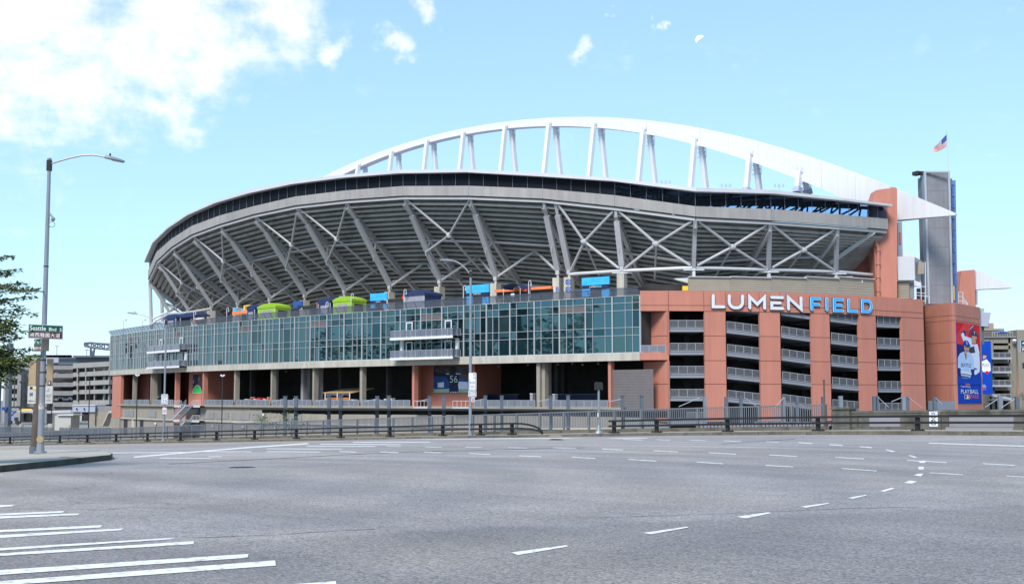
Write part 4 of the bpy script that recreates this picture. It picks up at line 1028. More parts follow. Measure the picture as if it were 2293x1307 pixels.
bx = MB(); bx.box(a.x, b.x + .3, a.y + .5, a.y + 4, ZH, ZH + .2); bx.build('link_soffit', M['terracotta_dark'], RB)
# sloping floors behind the openings
heads = [1499, 1579, 1627.5, 1704, 1750, 1820, 1861.5, 1927.5, 1965.5, 2023.5]
flo = [(1499, 1579, 743.0, 743.0), (1627.5, 1704, 745.4, 754.1), (1750, 1820, 756.0, 765.8), (1861.5, 1927.5, 769.7, 777.0), (1965.5, 2023.5, 780.5, 780.8)]
SP = (zr_(743) - zr_(898)) / 3
for oi, (pa, pb, va, vb) in enumerate(flo):
    a, Ta, na = rc(pa, .55); b, Tb, nb_ = rc(pb, .55); d = (b - a).normalized(); n = Vector((-d.y, d.x, 0))
    za, zb = zfor(va, pa, a.y), zfor(vb, pb, b.y)
    if oi == 4: zb = za
    for k in range(-1, 4 + 1):
        z0, z1 = za - SP * (k - 0) , zb - SP * k
        if z0 > ZH + .3 or z1 < -2: continue
        a2, b2 = a - n * .28, b - n * .28
        bx = MB(); th = .34
        bx.hexa([a2 + up * z0, b2 + up * z1, b2 + n * 9 + up * z1, a2 + n * 9 + up * z0, a2 + up * (z0 + th), b2 + up * (z1 + th), b2 + n * 9 + up * (z1 + th), a2 + n * 9 + up * (z0 + th)]); bx.build('ramp_slab', M['slab'], RB)
        bx = MB(); a3, b3 = a + n * -.12, b - n * .12
        bx.hexa([a3 + up * (z0 + th + .06), b3 + up * (z1 + th + .06), b3 + n * .3 + up * (z1 + th + .06), a3 + n * .3 + up * (z0 + th + .06), a3 + up * (z0 + th + .26), b3 + up * (z1 + th + .26), b3 + n * .3 + up * (z1 + th + .26), a3 + n * .3 + up * (z0 + th + .26)]); bx.build('ramp_kerb', M['slab'], RB)
        h0 = z0 + th + .26
        if h0 + 1 < ZH + .9:
            top = a3 - n * .05
            railing([top + d * .1 + up * h0, b3 - n * .05 - d * .1 + up * (z1 + th + .26)], 1.0, 'ramp_railing', RB, M['alu'], M['rail_mesh'], 1.35, r=.028, gap=.1)
    for f, dp in ((.35, 8), (.75, 6)):
        q = a + (b - a) * f + n * dp; bx = MB(); bx.box(q.x - .4, q.x + .4, q.y - .4, q.y + .4, -2, ZH); bx.build('inner_column', M['interior'], RB)
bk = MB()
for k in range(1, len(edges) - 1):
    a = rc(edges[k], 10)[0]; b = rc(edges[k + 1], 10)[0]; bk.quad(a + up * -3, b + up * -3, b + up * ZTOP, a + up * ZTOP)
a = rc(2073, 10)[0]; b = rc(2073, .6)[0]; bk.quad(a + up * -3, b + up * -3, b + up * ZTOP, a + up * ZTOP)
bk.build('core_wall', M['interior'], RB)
rfm = MB()
for k in range(len(edges) - 1):
    a, b = rc(edges[k], .46)[0], rc(edges[k + 1], .46)[0]; c, d = rc(edges[k + 1], 10)[0], rc(edges[k], 10)[0]; rfm.quad(a + up * (ZTOP - .4), b + up * (ZTOP - .4), c + up * (ZTOP - .4), d + up * (ZTOP - .4))
rfm.build('ramp_roof', M['concrete'], RB)
# right-hand end of the ramp
a, T, n = rc(2073); bx = MB(); bx.beam(a + n * .47 - T * .2 + up * (Z0 + ZTOP) / 2, a + n * 3.4 - T * .2 + up * (Z0 + ZTOP) / 2, .4, ZTOP - Z0 - .06); bx.build('end_panel', M['terracotta'], RB)
for v in (694, 754, 801, 859):
    z = zfor(v, 2080, 189.5); c = a + n * 2.2 + T * .55; bx = MB()
    bx.beam(c + up * z - n * 1.3, c + up * z + n * 1.3, .85, .3); bx.beam(c + up * (z + .38) - n * 1.2, c + up * (z + .38) + n * 1.2, .75, .26); bx.build('ramp_slab', M['slab'], RB)
    if v != 859: bx = MB(); bx.beam(c + T * .3 + up * (z + 1.05) - n * 1.25, c + T * .3 + up * (z + 1.05) + n * 1.25, .06, 1.1); bx.build('infill_panel', M['rail_panel'], RB)
# pale block wall above the header
cw = MB()
for (pa, pb) in ((1545, 1640), (1640, 1730), (1730, 1810), (1810, 1883), (1883, 1963)):
    a = rc(pa, 5.0)[0]; b = rc(pb, 5.0)[0]; z1 = zfor(620, 1560, a.y)
    nr = 9
    for r in range(nr):
        z0 = ZTOP - .45 + (z1 - ZTOP + .45) * r / nr; zz = ZTOP - .45 + (z1 - ZTOP + .45) * (r + 1) / nr - .03; bx = MB(); d = (b - a).normalized(); n = Vector((-d.y, d.x, 0))
        bx.hexa([a + up * z0, b - d * .02 + up * z0, b - d * .02 + n * .3 + up * z0, a + n * .3 + up * z0, a + up * zz, b - d * .02 + up * zz, b - d * .02 + n * .3 + up * zz, a + n * .3 + up * zz]); bx.build('block_course', M['cmu'], RB)
    bx = MB(); bx.beam(a + up * (z1 + .05) + Vector((0, .1, 0)), b + up * (z1 + .05) + Vector((0, .1, 0)), .7, .1); bx.build('wall_cap', M['steel_white'], RB)
px_poly([(1510, 623), (1545, 622), (1545, 634), (1516, 626)], 178, 1.2, 'canopy_wedge', M['steel_white'], RB)
px_poly([(1529, 650), (1529, 640), (1541, 640), (1541, 650)], 177.5, .8, 'hatch', M['yellow'], RB)
px_poly([(1436, 656), (1436, 637), (1545, 637), (1545, 656)], 186, .5, 'rear_wall', M['interior'], RB)
# rooftop air unit
AC = thing('air_unit', atY(1902, 632, 187), 'small gray air conditioning unit on the pale block wall beside the pylon', 'air conditioner')
for (px0, px1, v0, v1, m_) in ((1893, 1908, 619, 633, 'alu'), (1912, 1930, 626, 633, 'white')):
    p, q = atY(px0, v1, 187), atY(px1, v0, 187); bx = MB(); bx.box(p.x, q.x, 186.6, 188, p.z, q.z); bx.build('unit_case', M[m_], AC)
bx = MB(); p, q = atY(1897, 631, 186.58), atY(1907, 621, 186.58); bx.tube(Vector(((p.x + q.x) / 2, 186.5, (p.z + q.z) / 2)), Vector(((p.x + q.x) / 2, 186.62, (p.z + q.z) / 2)), .28, 12); bx.build('fan_grille', M['dark'], AC)

# ------------------------------------------------------------------ the big letters
def ribbon(mb, pts, w, o, x, y, off, depth, m=0, closed=False, cap=6):
    pts = [Vector((a, b)) for a, b in pts]; n = len(pts); L_ = []; R_ = []
    for i in range(n):
        if closed: a, b = pts[i - 1], pts[(i + 1) % n]; d0 = (pts[i] - a).normalized(); d1 = (b - pts[i]).normalized()
        else:
            d0 = (pts[i] - pts[i - 1]).normalized() if i else (pts[1] - pts[0]).normalized(); d1 = (pts[i + 1] - pts[i]).normalized() if i < n - 1 else d0
        t = (d0 + d1); t = t.normalized() if t.length > 1e-4 else d1; nn = Vector((-t.y, t.x)); c = max(.42, nn.dot(Vector((-d1.y, d1.x)))); h = w / 2 / c
        L_.append(pts[i] + nn * h); R_.append(pts[i] - nn * h)
    o = Vector(o); x = Vector(x); y = Vector(y); nr = x.cross(y).normalized()
    W_ = lambda p, k: o + x * p.x + y * p.y + nr * (off - (depth if k else 0))
    seg = n if closed else n - 1
    for i in range(seg):
        j = (i + 1) % n
        mb.quad(W_(R_[i], 0), W_(R_[j], 0), W_(L_[j], 0), W_(L_[i], 0), m); mb.quad(W_(L_[i], 0), W_(L_[j], 0), W_(L_[j], 1), W_(L_[i], 1), m); mb.quad(W_(R_[j], 0), W_(R_[i], 0), W_(R_[i], 1), W_(R_[j], 1), m)
    if not closed:
        for i, dr in ((0, (pts[0] - pts[1]).normalized()), (n - 1, (pts[-1] - pts[-2]).normalized())):
            an0 = math.atan2(dr.y, dr.x); arc = [pts[i] + Vector((math.cos(an0 + q), math.sin(an0 + q))) * (w / 2) for q in [math.pi * (-.5 + k / cap) for k in range(cap + 1)]]
            mb.add([W_(p, 0) for p in arc], [tuple(range(cap + 1))], m)
            for k in range(cap): mb.quad(W_(arc[k], 0), W_(arc[k], 1), W_(arc[k + 1], 1), W_(arc[k + 1], 0), m)
def arc(cx, cy, r, a0, a1, n=6): return [(cx + r * math.cos(math.radians(a0 + (a1 - a0) * i / n)), cy + r * math.sin(math.radians(a0 + (a1 - a0) * i / n))) for i in range(n + 1)]
def glyph(c, w, h, s):               # stroke centre lines in a w x h box, stroke s
    e = s / 2; L_, R_, B_, T_ = e, w - e, e, h - e; r = min(.45 * w, .38 * h)
    if c == 'L': return [[(L_, T_), (L_, B_), (R_, B_)]]
    if c == 'U': return [[(L_, T_)] + arc(L_ + r, B_ + r, r, 180, 270) + arc(R_ - r, B_ + r, r, 270, 360) + [(R_, T_)]]
    if c == 'M': return [[(L_, B_), (L_, T_ - .02 * h), ((L_ + R_) / 2, .36 * h), (R_, T_ - .02 * h), (R_, B_)]]
    if c == 'E': return [[(L_, T_), (R_, T_)], [(R_ - .18 * w, h * .5), (L_, h * .5), (L_, B_), (R_, B_)]]
    if c == 'N': return [[(L_, B_), (L_, T_), (R_, B_), (R_, T_)]]
    if c == 'F': return [[(R_, T_), (L_, T_), (L_, B_)], [(L_ + s * .5, h * .48), (R_ - .1 * w, h * .48)]]
    if c == 'I': return [[(w / 2, B_), (w / 2, T_)]]
    if c == 'e': return [[(R_, T_), (L_, T_), (L_, B_), (R_, B_)], [(L_ + s * .5, h * .5), (R_ - .12 * w, h * .5)]]
    if c == 'D': return [[(L_, B_), (L_, T_), (w * .45, T_)] + arc(R_ - .40 * h, h / 2, .40 * h, 80, -80, 8)[0:] + [(w * .45, B_)]]
SG = thing('stadium_sign', (41, 173, 14.6), 'LUMEN FIELD sign of white and blue raised letters on the terracotta header', 'sign')
letters = [('L', 1595.5, 1626, 658.4, 690), ('U', 1631.6, 1667.7, 659, 692), ('M', 1677.5, 1717, 660.8, 692.6), ('E', 1727, 1757, 662.4, 693.3), ('N', 1764.5, 1798.7, 663, 695),
           ('F', 1817, 1840, 665.4, 695.8), ('I', 1850, 1857, 666, 696.8), ('e', 1867.6, 1891, 667.4, 698.4), ('L', 1900, 1922.7, 668.3, 699.5), ('D', 1931, 1955.7, 670, 700.4)]
for k, (c, pa, pb, vt, vb) in enumerate(letters):
    a, T, n = rc(pa); b = rc(pb)[0]; d = (b - a).normalized(); nn = Vector((-d.y, d.x, 0)); w = (b - a).length; h = zfor(vt, pa, a.y) - zfor(vb, pa, a.y); o = a + up * zfor(vb, pa, a.y)
    s = .41; bx = MB(); cl = c == 'D'
    for g in glyph(c, w, h, s):
        ribbon(bx, g, s + .10, o, d, up, .16, .10, 0 if k < 5 else 2, closed=cl); ribbon(bx, g, s, o, d, up, .30, .14, 1, closed=cl)
        if k >= 5: ribbon(bx, g, s * .62, o, d, up, .305, .01, 3, closed=cl)
    bx.build('letter', [M['letter_rim'], M['sign_white'] if k < 5 else M['blue_rim'], M['navy'], M['sign_blue']], SG)

# ------------------------------------------------------------------ banner tower
BT = thing('banner_tower', (68, 194, GZ), 'terracotta stair tower carrying the tall baseball banner', 'tower')
TC = atY(2133.5, 800, 191.6); TR = atY(2198, 800, 201.5); TL = atY(2074, 800, 197.5); TC2 = atY(2142, 800, 192.0)
ztw = zfor(677.5, 2136, 192)
rowz = [-1.5, zfor(862, 2137, 192), zfor(813.5, 2137, 192), zfor(766.5, 2137, 192), zfor(717.5, 2137, 192), zfor(706.5, 2137, 192), ztw]
xy = lambda p: Vector((p.x, p.y, 0))
for z0, z1 in zip(rowz[:-1], rowz[1:]):
    for a, b, k, m_ in ((TL, TC, 1, 'terracotta'), (TC, TC2, 1, 'terracotta'), (TC2, TR, 2 if z0 > rowz[3] else 1, 'terracotta')):
        for i in range(k):
            f = [0, .70, 1] if k == 2 else [0, 1]
            p, q = xy(a) + (xy(b) - xy(a)) * f[i], xy(a) + (xy(b) - xy(a)) * f[i + 1]; d = (q - p).normalized(); n = Vector((-d.y, d.x, 0)); p += d * .02; q -= d * .02; bx = MB()
            bx.hexa([p + up * (z0 + .03), q + up * (z0 + .03), q + n * .4 + up * (z0 + .03), p + n * .4 + up * (z0 + .03), p + up * (z1 - .03), q + up * (z1 - .03), q + n * .4 + up * (z1 - .03), p + n * .4 + up * (z1 - .03)]); bx.build('wall_panel', M[m_], BT)
bx = MB(); n = Vector((.2, 1, 0)); pr = [xy(TL) + n * .2, xy(TC) + n * .2, xy(TC2) + n * .2, xy(TR) + Vector((-.2, .2, 0)), xy(TR) + Vector((-3, 9, 0)), xy(TL) + Vector((0, 9, 0))]
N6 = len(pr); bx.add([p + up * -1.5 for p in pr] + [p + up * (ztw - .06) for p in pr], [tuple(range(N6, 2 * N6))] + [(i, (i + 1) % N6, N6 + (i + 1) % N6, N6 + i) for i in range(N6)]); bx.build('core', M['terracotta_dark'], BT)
a, b = atY(2078, 900, 190), atY(2139, 900, 190)
bx = MB(); bx.box(a.x, b.x, 190, 190.2, -1.5, zfor(897, 2100, 190)); bx.build('base_screen', M['rail_panel'], BT)

def figure_banner(o, x, y, w, h, kind):
    """flat printed banner: o lower left, x and y unit directions; layers a few mm apart"""
    B_ = MB(); mats = [M['banner_blue'], M['banner_red'], M['banner_navy'], M['jersey_white'], M['jersey_gray'], M['skin'], M['white_paint'], M['sign_red'], M['navy'], M['banner_red2']]
    X, Y_ = Vector(x) * w, Vector(y) * h
    lay = [0]
    def P(poly, m): lay[0] += 1; B_.flat(poly, o, X, Y_, .012 + .002 * lay[0], m)
    def ell(cx, cy, rx, ry, m, n=16, a0=0, a1=360): P([(cx + rx * math.cos(math.radians(a0 + (a1 - a0) * i / n)), cy + ry * math.sin(math.radians(a0 + (a1 - a0) * i / n))) for i in range(n + (0 if a1 - a0 == 360 else 1))], m)
    def T(body, x0, y0, ww, hh, m): lay[0] += 1; put_text(B_, body, o, X, Y_, x0, y0, ww, hh, .012 + .002 * lay[0], m)
    B_.prism([(0, 0), (1, 0), (1, 1), (0, 1)], Vector(o) + Vector(x).cross(Vector(y)) * .01, X, Y_, .05, 0)
    if kind == 1:
        P([(0, .70), (1, .60), (1, 1), (0, 1)], 1); P([(.35, 1), (.62, 1), (.40, .76), (0, .72), (0, .84)], 9); P([(0, .56), (1, .46), (1, .64), (0, .74)], 2)
        P([(.40, .885), (.44, .875), (.80, .985), (.70, .985)], 8); P([(.43, .882), (.75, .985), (.71, .985)], 3)                       # bat
        ell(.30, .865, .10, .035, 8); ell(.27, .85, .06, .03, 3); ell(.34, .89, .05, .02, 8)                        # gloved hands
        P([(.18, .86), (.34, .84), (.62, .82), (.66, .70), (.45, .68), (.30, .76), (.22, .82)], 3)             # raised arm
        P([(.55, .74), (.88, .755), (.95, .66), (.97, .50), (.86, .44), (.60, .46), (.52, .60)], 3)             # batter's body
        P([(.50, .70), (.72, .72), (.74, .64), (.58, .63), (.48, .65)], 8); P([(.68, .725), (.73, .722), (.77, .645), (.74, .64)], 8)
        P([(.64, .76), (.80, .76), (.84, .80), (.86, .85), (.66, .86), (.62, .80)], 5)
        P([(.60, .855), (.92, .85), (.93, .862), (.86, .885), (.84, .92), (.76, .935), (.66, .925), (.61, .895)], 8); T('T', .72, .875, .08, .035, 6)
        P([(.80, .79), (.84, .80), (.85, .815), (.81, .815)], 8)
        P([(.55, .40), (.86, .44), (.97, .50), (.93, .40), (.75, .36)], 3)
        P([(.02, .56), (.12, .62), (.28, .645), (.50, .645), (.64, .61), (.70, .53), (.70, .43), (.56, .43), (.54, .34), (.48, .30), (.14, .32), (.12, .42), (.01, .44)], 4)   # near player's shirt
        P([(.28, .655), (.40, .58), (.36, .54), (.33, .57)], 8); P([(.33, .66), (.42, .66), (.42, .58), (.36, .56)], 5)
        ell(.40, .70, .115, .066, 5); P([(.25, .715), (.54, .715), (.55, .73), (.50, .765), (.45, .785), (.33, .785), (.27, .76)], 0); P([(.40, .708), (.57, .712), (.56, .728), (.40, .728)], 8); T('S', .385, .735, .06, .038, 6)
        P([(.36, .655), (.46, .655), (.44, .665), (.38, .665)], 8); P([(.30, .70), (.52, .70), (.50, .708), (.32, .708)], 8)
        T('SEATTLE', .14, .455, .42, .045, 8)
        P([(.10, .40), (.55, .39), (.60, .36), (.12, .36)], 3); P([(.12, .345), (.50, .33), (.46, .315), (.14, .325)], 8); P([(.10, .375), (.52, .362), (.5, .355), (.12, .365)], 8)
        P([(.02, .44), (.12, .43), (.11, .34), (.03, .36)], 2); P([(.57, .43), (.70, .43), (.68, .36), (.58, .35)], 2)
        P([(0, .24), (1, .24), (1, .335), (.72, .33), (.4, .31), (.1, .315), (0, .33)], 0)
        T('Capital', .10, .198, .25, .026, 6); T('One', .35, .198, .15, .026, 6); P([(.30, .232), (.50, .228), (.46, .25), (.28, .245)], 7); P([(.30, .235), (.45, .236), (.40, .242)], 0)
        T('PLAY', .10, .125, .35, .052, 6); T('BALL', .48, .125, .36, .052, 6)
        P([(.24, .06), (.46, .06), (.46, .112), (.24, .112)], 6); P([(.255, .064), (.35, .064), (.35, .108), (.255, .108)], 8); P([(.37, .064), (.45, .064), (.45, .108), (.37, .108)], 1)
        P([(.31, .064), (.38, .064), (.42, .085), (.37, .09), (.365, .105), (.33, .10), (.345, .085)], 6)
        T('PARK', .49, .062, .37, .05, 7)
    else:
        P([(0, .35), (1, .45), (1, 1), (0, 1)], 0); P([(.10, .75), (.5, .78), (.56, .72), (.2, .70)], 8); P([(.10, .66), (.42, .68), (.50, .73), (.15, .735)], 5)
        P([(0, .62), (.5, .66), (.85, .58), (.90, .45), (.7, .42), (.1, .42), (0, .45)], 3); T('PLAY', .05, .52, .7, .06, 8); ell(.5, .41, .2, .03, 1)
        T('LL', .02, .14, .35, .045, 6); T('RK', .02, .085, .35, .045, 7)
    return B_, mats
pA, pB = atY(2141.5, 900, 192.0), atY(2196, 900, 201.2)
dx = (xy(TR) - xy(TC2)).normalized(); 
o0 = xy(TC2) + dx * .05; L_ = (xy(TR) - xy(TC2)).length; o0 = o0 + up * zfor(903.5, 2142, 192); hb = zfor(720.5, 2142, 192) - zfor(903.5, 2142, 192)
bb, mm = figure_banner((0, 0, 0), dx, up, L_ * .93, hb, 1); nb_o = dx.cross(up) * .05
bb.v = [tuple(Vector(v) + o0 + nb_o) for v in bb.v]; bb.thing('banner', mm, o0, 'tall blue and red banner of two baseball players reading PLAY BALL PARK', 'banner')

# ------------------------------------------------------------------ score tower and flag
TW = thing('score_tower', atY(2097, 676, 200), 'tall gray sheeted tower with a blue ladder frame on its right side', 'tower')
def quad_tower(pa, pb, va, vb, Ya, Yb, name, m, nrow=1):
    out = MB(); a, b = atY(pa[1], va[1], Ya), atY(pb[1], vb[1], Yb); c, d = atY(pa[0], va[0], Ya), atY(pb[0], vb[0], Yb)
    dr = (b - a).normalized(); n = Vector((-dr.y, dr.x, 0)).normalized() * .15
    g = .012
    for i in range(nrow):
        f0, f1 = i / nrow, (i + 1) / nrow; l0, l1 = a + (c - a) * f0, a + (c - a) * f1; r0, r1 = b + (d - b) * f0, b + (d - b) * f1
        bx = MB(); bx.hexa([l0 + up * g, r0 + up * g, r0 + n + up * g, l0 + n + up * g, l1 - up * g, r1 - up * g, r1 + n - up * g, l1 + n - up * g]); bx.build(name, m, TW)
quad_tower((2071, 2080), (2124.5, 2131), (385, 681), (385, 680), 199, 200, 'sheet_panel', M['scrim'], 7)
quad_tower((2060, 2066), (2070.5, 2079), (388, 668), (385, 670), 203, 199, 'side_panel', M['lavender'], 4)
bx = MB(); 
for pa, pb in ((2071, 2080), (2124.5, 2131.5)): bx.beam(atY(pa, 384, 198.8), atY(pb, 680, 198.9), .3, .3)
bx.beam(atY(2071, 385, 198.8), atY(2124.5, 385, 198.8), .3, .25); bx.build('edge_frame', M['alu'], TW)
bx = MB()
for pa, pb in ((2131, 2137), (2137, 2141)): bx.tube(atY(pa, 404, 203), atY(pb, 676, 203), .2, 6)
for i in range(11): v = 412 + i * 25; bx.tube(atY(2126 + i * .6, v, 202.5), atY(2137 + i * .35, v + 3, 203), .16, 5)
bx.build('ladder_frame', M['blue_steel'], TW)
bx = MB()
for i in range(8): v = 400 + i * 33; bx.beam(atY(2129 + i * .7, v, 202), atY(2129.6 + i * .7, v + 22, 202), .35, .2)
bx.build('side_screen', M['mast'], TW)
bx = MB(); bx.beam(atY(2134, 640, 202), atY(2135, 672, 202), .35, .4); bx.build('yellow_strip', M['yellow'], TW)
bx = MB(); bx.beam(atY(2047, 390, 202), atY(2060, 387, 201), 1.0, .6); bx.beam(atY(2052, 384, 201), atY(2082, 386, 200), .2, .2); bx.beam(atY(2062, 392, 201), atY(2070, 386, 200), .15, .15)
bx.build('camera_head', M['dark'], TW)
bx = MB(); bx.box(atY(2079, 690, 200).x, atY(2123, 690, 203).x, 200.4, 203.5, atY(2100, 690, 200).z, atY(2100, 392, 200).z); bx.build('tower_core', M['scrim'], TW)
FL = thing('flag', atY(2124, 386, 201), 'striped American flag flying from a thin pole on the score tower', 'flag')
bx = MB(); bx.tube(atY(2124.5, 388, 201), atY(2120.4, 297, 201), .055, 6); bx.sphere(atY(2120.3, 296, 201), .12); bx.build('flag_pole', M['steel_white'], FL)
fm = MB()
hoist_t, hoist_b = atY(2119.8, 301, 201), atY(2120.0, 327, 201); fly_t, fly_b = atY(2087, 338, 199), atY(2089, 341.5, 199)
RU, RV = 16, 13
def fpt(u, w):
    a = hoist_t + (hoist_b - hoist_t) * w; b = atY(2087 + 1.5 * w, 336 + 5 * w, 199.6)
    m_ = a + (b - a) * u; m_ = m_ + Vector((0, math.sin(u * 9 + w * 2) * .45 * u, -math.sin(u * math.pi) * .55 * (1 - .5 * w) * 0 - .25 * math.sin(u * math.pi) * w)); return m_
for i in range(RU):
    for j in range(RV):
        canton = i < 6 and j < 7; mi = 2 if canton else (0 if j % 2 == 0 else 1)
        fm.quad(fpt(i / RU, j / RV), fpt((i + 1) / RU, j / RV), fpt((i + 1) / RU, (j + 1) / RV), fpt(i / RU, (j + 1) / RV), mi)
fm.build('flag_cloth', [M['sign_red'], M['white'], mat('flag_blue', (0.05, 0.09, 0.28), 0.7)], FL)

# metal box room and block base between pylon and tower
MR = thing('rooftop_cabin', atY(2030, 668, 192), 'white ribbed metal cabin on a block base beside the pylon', 'cabin')
for i in range(16):
    pa, pb = 2010.5 + i * 2.35, 2012.4 + i * 2.35; bx = MB(); a, b = atY(pa, 627, 192), atY(pb, 574, 192); bx.box(a.x, b.x, 192 + (i % 2) * .05, 193, a.z, b.z); bx.build('cladding_rib', M['steel_white'], MR)
bx = MB(); q = [atY(2048, 575, 192.3), atY(2066, 585, 196), atY(2060, 632, 196), atY(2046, 627, 192.3)]; bx.quad(q[3], q[2], q[1], q[0]); q2 = [p + Vector((0, 3, 0)) for p in q]; bx.quad(*q2); bx.build('cabin_side', M['alu'], MR)
nr = 8
for r in range(nr):
    a, b = atY(2011, 668 - r * 5, 192.6), atY(2036, 668 - (r + 1) * 5 + .6, 192.6); bx = MB(); bx.box(a.x, b.x, 192.6, 195, a.z, b.z); bx.build('block_course', M['cmu'], MR)
bx = MB(); a, b = atY(2036, 668, 193), atY(2047, 632, 193); bx.box(a.x, b.x, 193, 195, a.z, b.z); bx.build('door', M['garage_gray'], MR)
bx = MB(); a = [atY(2055, 588, 193), atY(2069, 592, 194), atY(2066, 615, 194), atY(2056, 608, 193)]; bx.quad(*a); bx.prism([(0, 0), (1.0, .1), (1.1, 1.8), (.2, 2.0)], atY(2055, 614, 193), (1, 0, 0), (0, 0, 1), 1.0); bx.build('speaker_box', M['cmu'], MR)
SF = thing('scaffold', atY(2060, 676, 191), 'thin white pipe scaffold at the foot of the score tower', 'scaffold')
bx = MB()
for px in (2052, 2063, 2073): bx.tube(atY(px, 673, 191), atY(px - 1, 632 if px < 2070 else 586, 191), .07, 6)
for v in (640, 655, 661, 672): bx.tube(atY(2051, v, 191), atY(2074, v + 2, 191), .06, 6)
for px in (2081, 2072): bx.tube(atY(px, 680, 190), atY(px, 663, 190), .07, 6)
bx.tube(atY(2072, 663, 190), atY(2081, 664, 190), .07, 6); bx.build('pipe_frame', M['steel_white'], SF)
bx = MB(); bx.box(atY(2056, 672, 192).x, atY(2070, 672, 192).x, 192, 193, atY(2056, 672, 192).z, atY(2056, 645, 192).z); bx.build('dark_panel', M['dark'], SF)
RS = thing('rooftop_scaffold', atY(2155, 682, 203), 'small white railing frame and stair on top of the banner tower', 'railing')
bx = MB()
for px in (2146, 2156): bx.tube(atY(px, 682, 203), atY(px, 654, 203), .08, 6)
for v in (654, 664, 674): bx.tube(atY(2146, v, 203), atY(2156, v, 203), .07, 6)
for k in range(3): bx.tube(atY(2156, 666 + k * 5, 203), atY(2167, 680 + k * 2, 203), .07, 6)
bx.build('pipe_frame', M['steel_white'], RS)

# ------------------------------------------------------------------ buildings on the right edge
EB = thing('event_center', (110, 300, GZ), 'beige block with a stack of open stair balconies at the right edge', 'building')
def wbox(px0, px1, v0, v1, Y, dep, name, m, parent, dz0=None):
    a, b = atY(px0, v1, Y), atY(px1, v0, Y); bx = MB(); bx.box(a.x, b.x, Y, Y + dep, a.z if dz0 is None else dz0, b.z); return bx.build(name, M[m], parent)
wbox(2196, 2204, 690, 697, 262, 5, 'trim', 'alu', EB)
wbox(2200, 2216, 755, 890, 290, 30, 'wall', 'beige_wall', EB, GZ); wbox(2216, 2224, 755, 770, 290, 30, 'wall', 'beige_wall', EB); wbox(2224, 2262, 755, 768, 290, 30, 'wall', 'beige_wall', EB); wbox(2262, 2283, 755, 890, 290, 30, 'wall', 'beige_wall', EB, GZ)
wbox(2216, 2224, 770, 890, 290, 30, 'wall', 'beige_wall', EB, GZ)
wbox(2224, 2262, 768, 900, 297, 20, 'back_wall', 'interior', EB, GZ)
for i, v in enumerate((800.5, 831.5, 862, 893)):
    wbox(2222, 2265, v, v + 3.5, 287.4, 9, 'landing', 'alu', EB)
    a, b = atY(2224, v, 287.6), atY(2264, v, 287.6); railing([a, b], 1.15, 'landing_railing', EB, M['steel_white'], M['rail_mesh'], 1.4)
    wbox(2227, 2230, v - 18, v, 296.5, .4, 'door_frame', 'beige_wall', EB); wbox(2257, 2262, v - 18, v, 296.5, .4, 'door_frame', 'beige_wall', EB); wbox(2225, 2262, v - 27, v - 19, 290, 7, 'lintel', 'beige_wall', EB)
wbox(2203, 2249, 735, 755, 300, 20, 'upper_block', 'cmu', EB); wbox(2215, 2225, 723, 736, 305, 10, 'upper_block', 'cmu', EB)
for v in (739, 744, 749): wbox(2204, 2248, v, v + 1.0, 299.7, .3, 'trim', 'garage_gray', EB)
wbox(2200, 2283, 752.5, 755.5, 289.6, .4, 'coping', 'garage_gray', EB)
bx = MB(); q = [atY(2222, 885, 286), atY(2200, 872, 286)]; bx.beam(q[0], q[1], 1.6, .5); bx.beam(q[0] + up * 1.3, q[1] + up * 1.3, .1, .1); bx.beam(q[0], atY(2262, 893, 286), 1.6, .5); bx.build('stair_flight', M['alu'], EB)
bx = MB(); bx.tube(atY(2281, 757, 289.5), atY(2281, 905, 289.5), .35); bx.build('drain_pipe', M['terracotta'], EB)
bx = MB(); bx.sphere(atY(2271.5, 762, 289), .5, sz=.7); bx.build('camera_dome', M['white'], EB)
UM = thing('umbrella', atY(2242, 755, 292), 'blue umbrella canopy on the roof terrace of the beige block', 'umbrella')
bx = MB(); c = atY(2242, 739.5, 292); ring = [atY(2242, 745, 292) + Vector((math.cos(k * math.pi / 5) * 1.7, math.sin(k * math.pi / 5) * 1.7, 0)) for k in range(10)]
bx.add([c] + ring, [(0, 1 + k, 1 + (k + 1) % 10) for k in range(10)]); bx.build('canopy', M['umbrella'], UM); bx = MB(); bx.tube(c, atY(2242, 755, 292), .06, 6); bx.build('pole', M['white'], UM)
RT = thing('terrace_rail', atY(2235, 755, 291), 'white roof railing under the blue umbrella', 'railing')
railing([atY(2222, 755, 291), atY(2268, 755, 291)], 1.2, 'rail_frame', RT, M['white'], None, .6, pan=False)
RB2 = thing('corner_block', (118, 290, GZ), 'gray green building corner cut off by the right edge', 'building')
wbox(2283, 2420, 738, 905, 289, 30, 'wall', 'beige_wall', RB2, GZ); wbox(2290, 2300, 812, 824, 288.9, .2, 'window', 'dark', RB2)
SPK = thing('speaker_hood', atY(2207, 730, 262), 'pale lavender metal hood on a post beside the banner tower', 'hood')
bx = MB(); q = [(2197.5, 730), (2213, 731), (2219, 700), (2197, 698)]; p4 = [atY(a, b, 240) for a, b in q]; o_ = p4[0]; bx.prism([(p.x - o_.x, p.z - o_.z) for p in p4], o_, (1, 0, 0), (0, 0, 1), 2.5); bx.build('hood', M['lavender'], SPK)
bx = MB(); bx.tube(atY(2201, 770, 241), atY(2201, 730, 241), .25, 8); bx.build('post', M['mast'], SPK)
o2 = atY(2201, 882.5, 284); w2 = atY(2222.5, 882.5, 284).x - o2.x; h2 = atY(2201, 763.5, 284).z - o2.z
bb, mm = figure_banner((0, 0, 0), Vector((1, 0, 0)), up, w2, h2, 2); bb.v = [tuple(Vector(v) + o2) for v in bb.v]
bb.thing('banner', mm, o2, 'narrow blue banner half hidden behind the terracotta tower', 'banner')

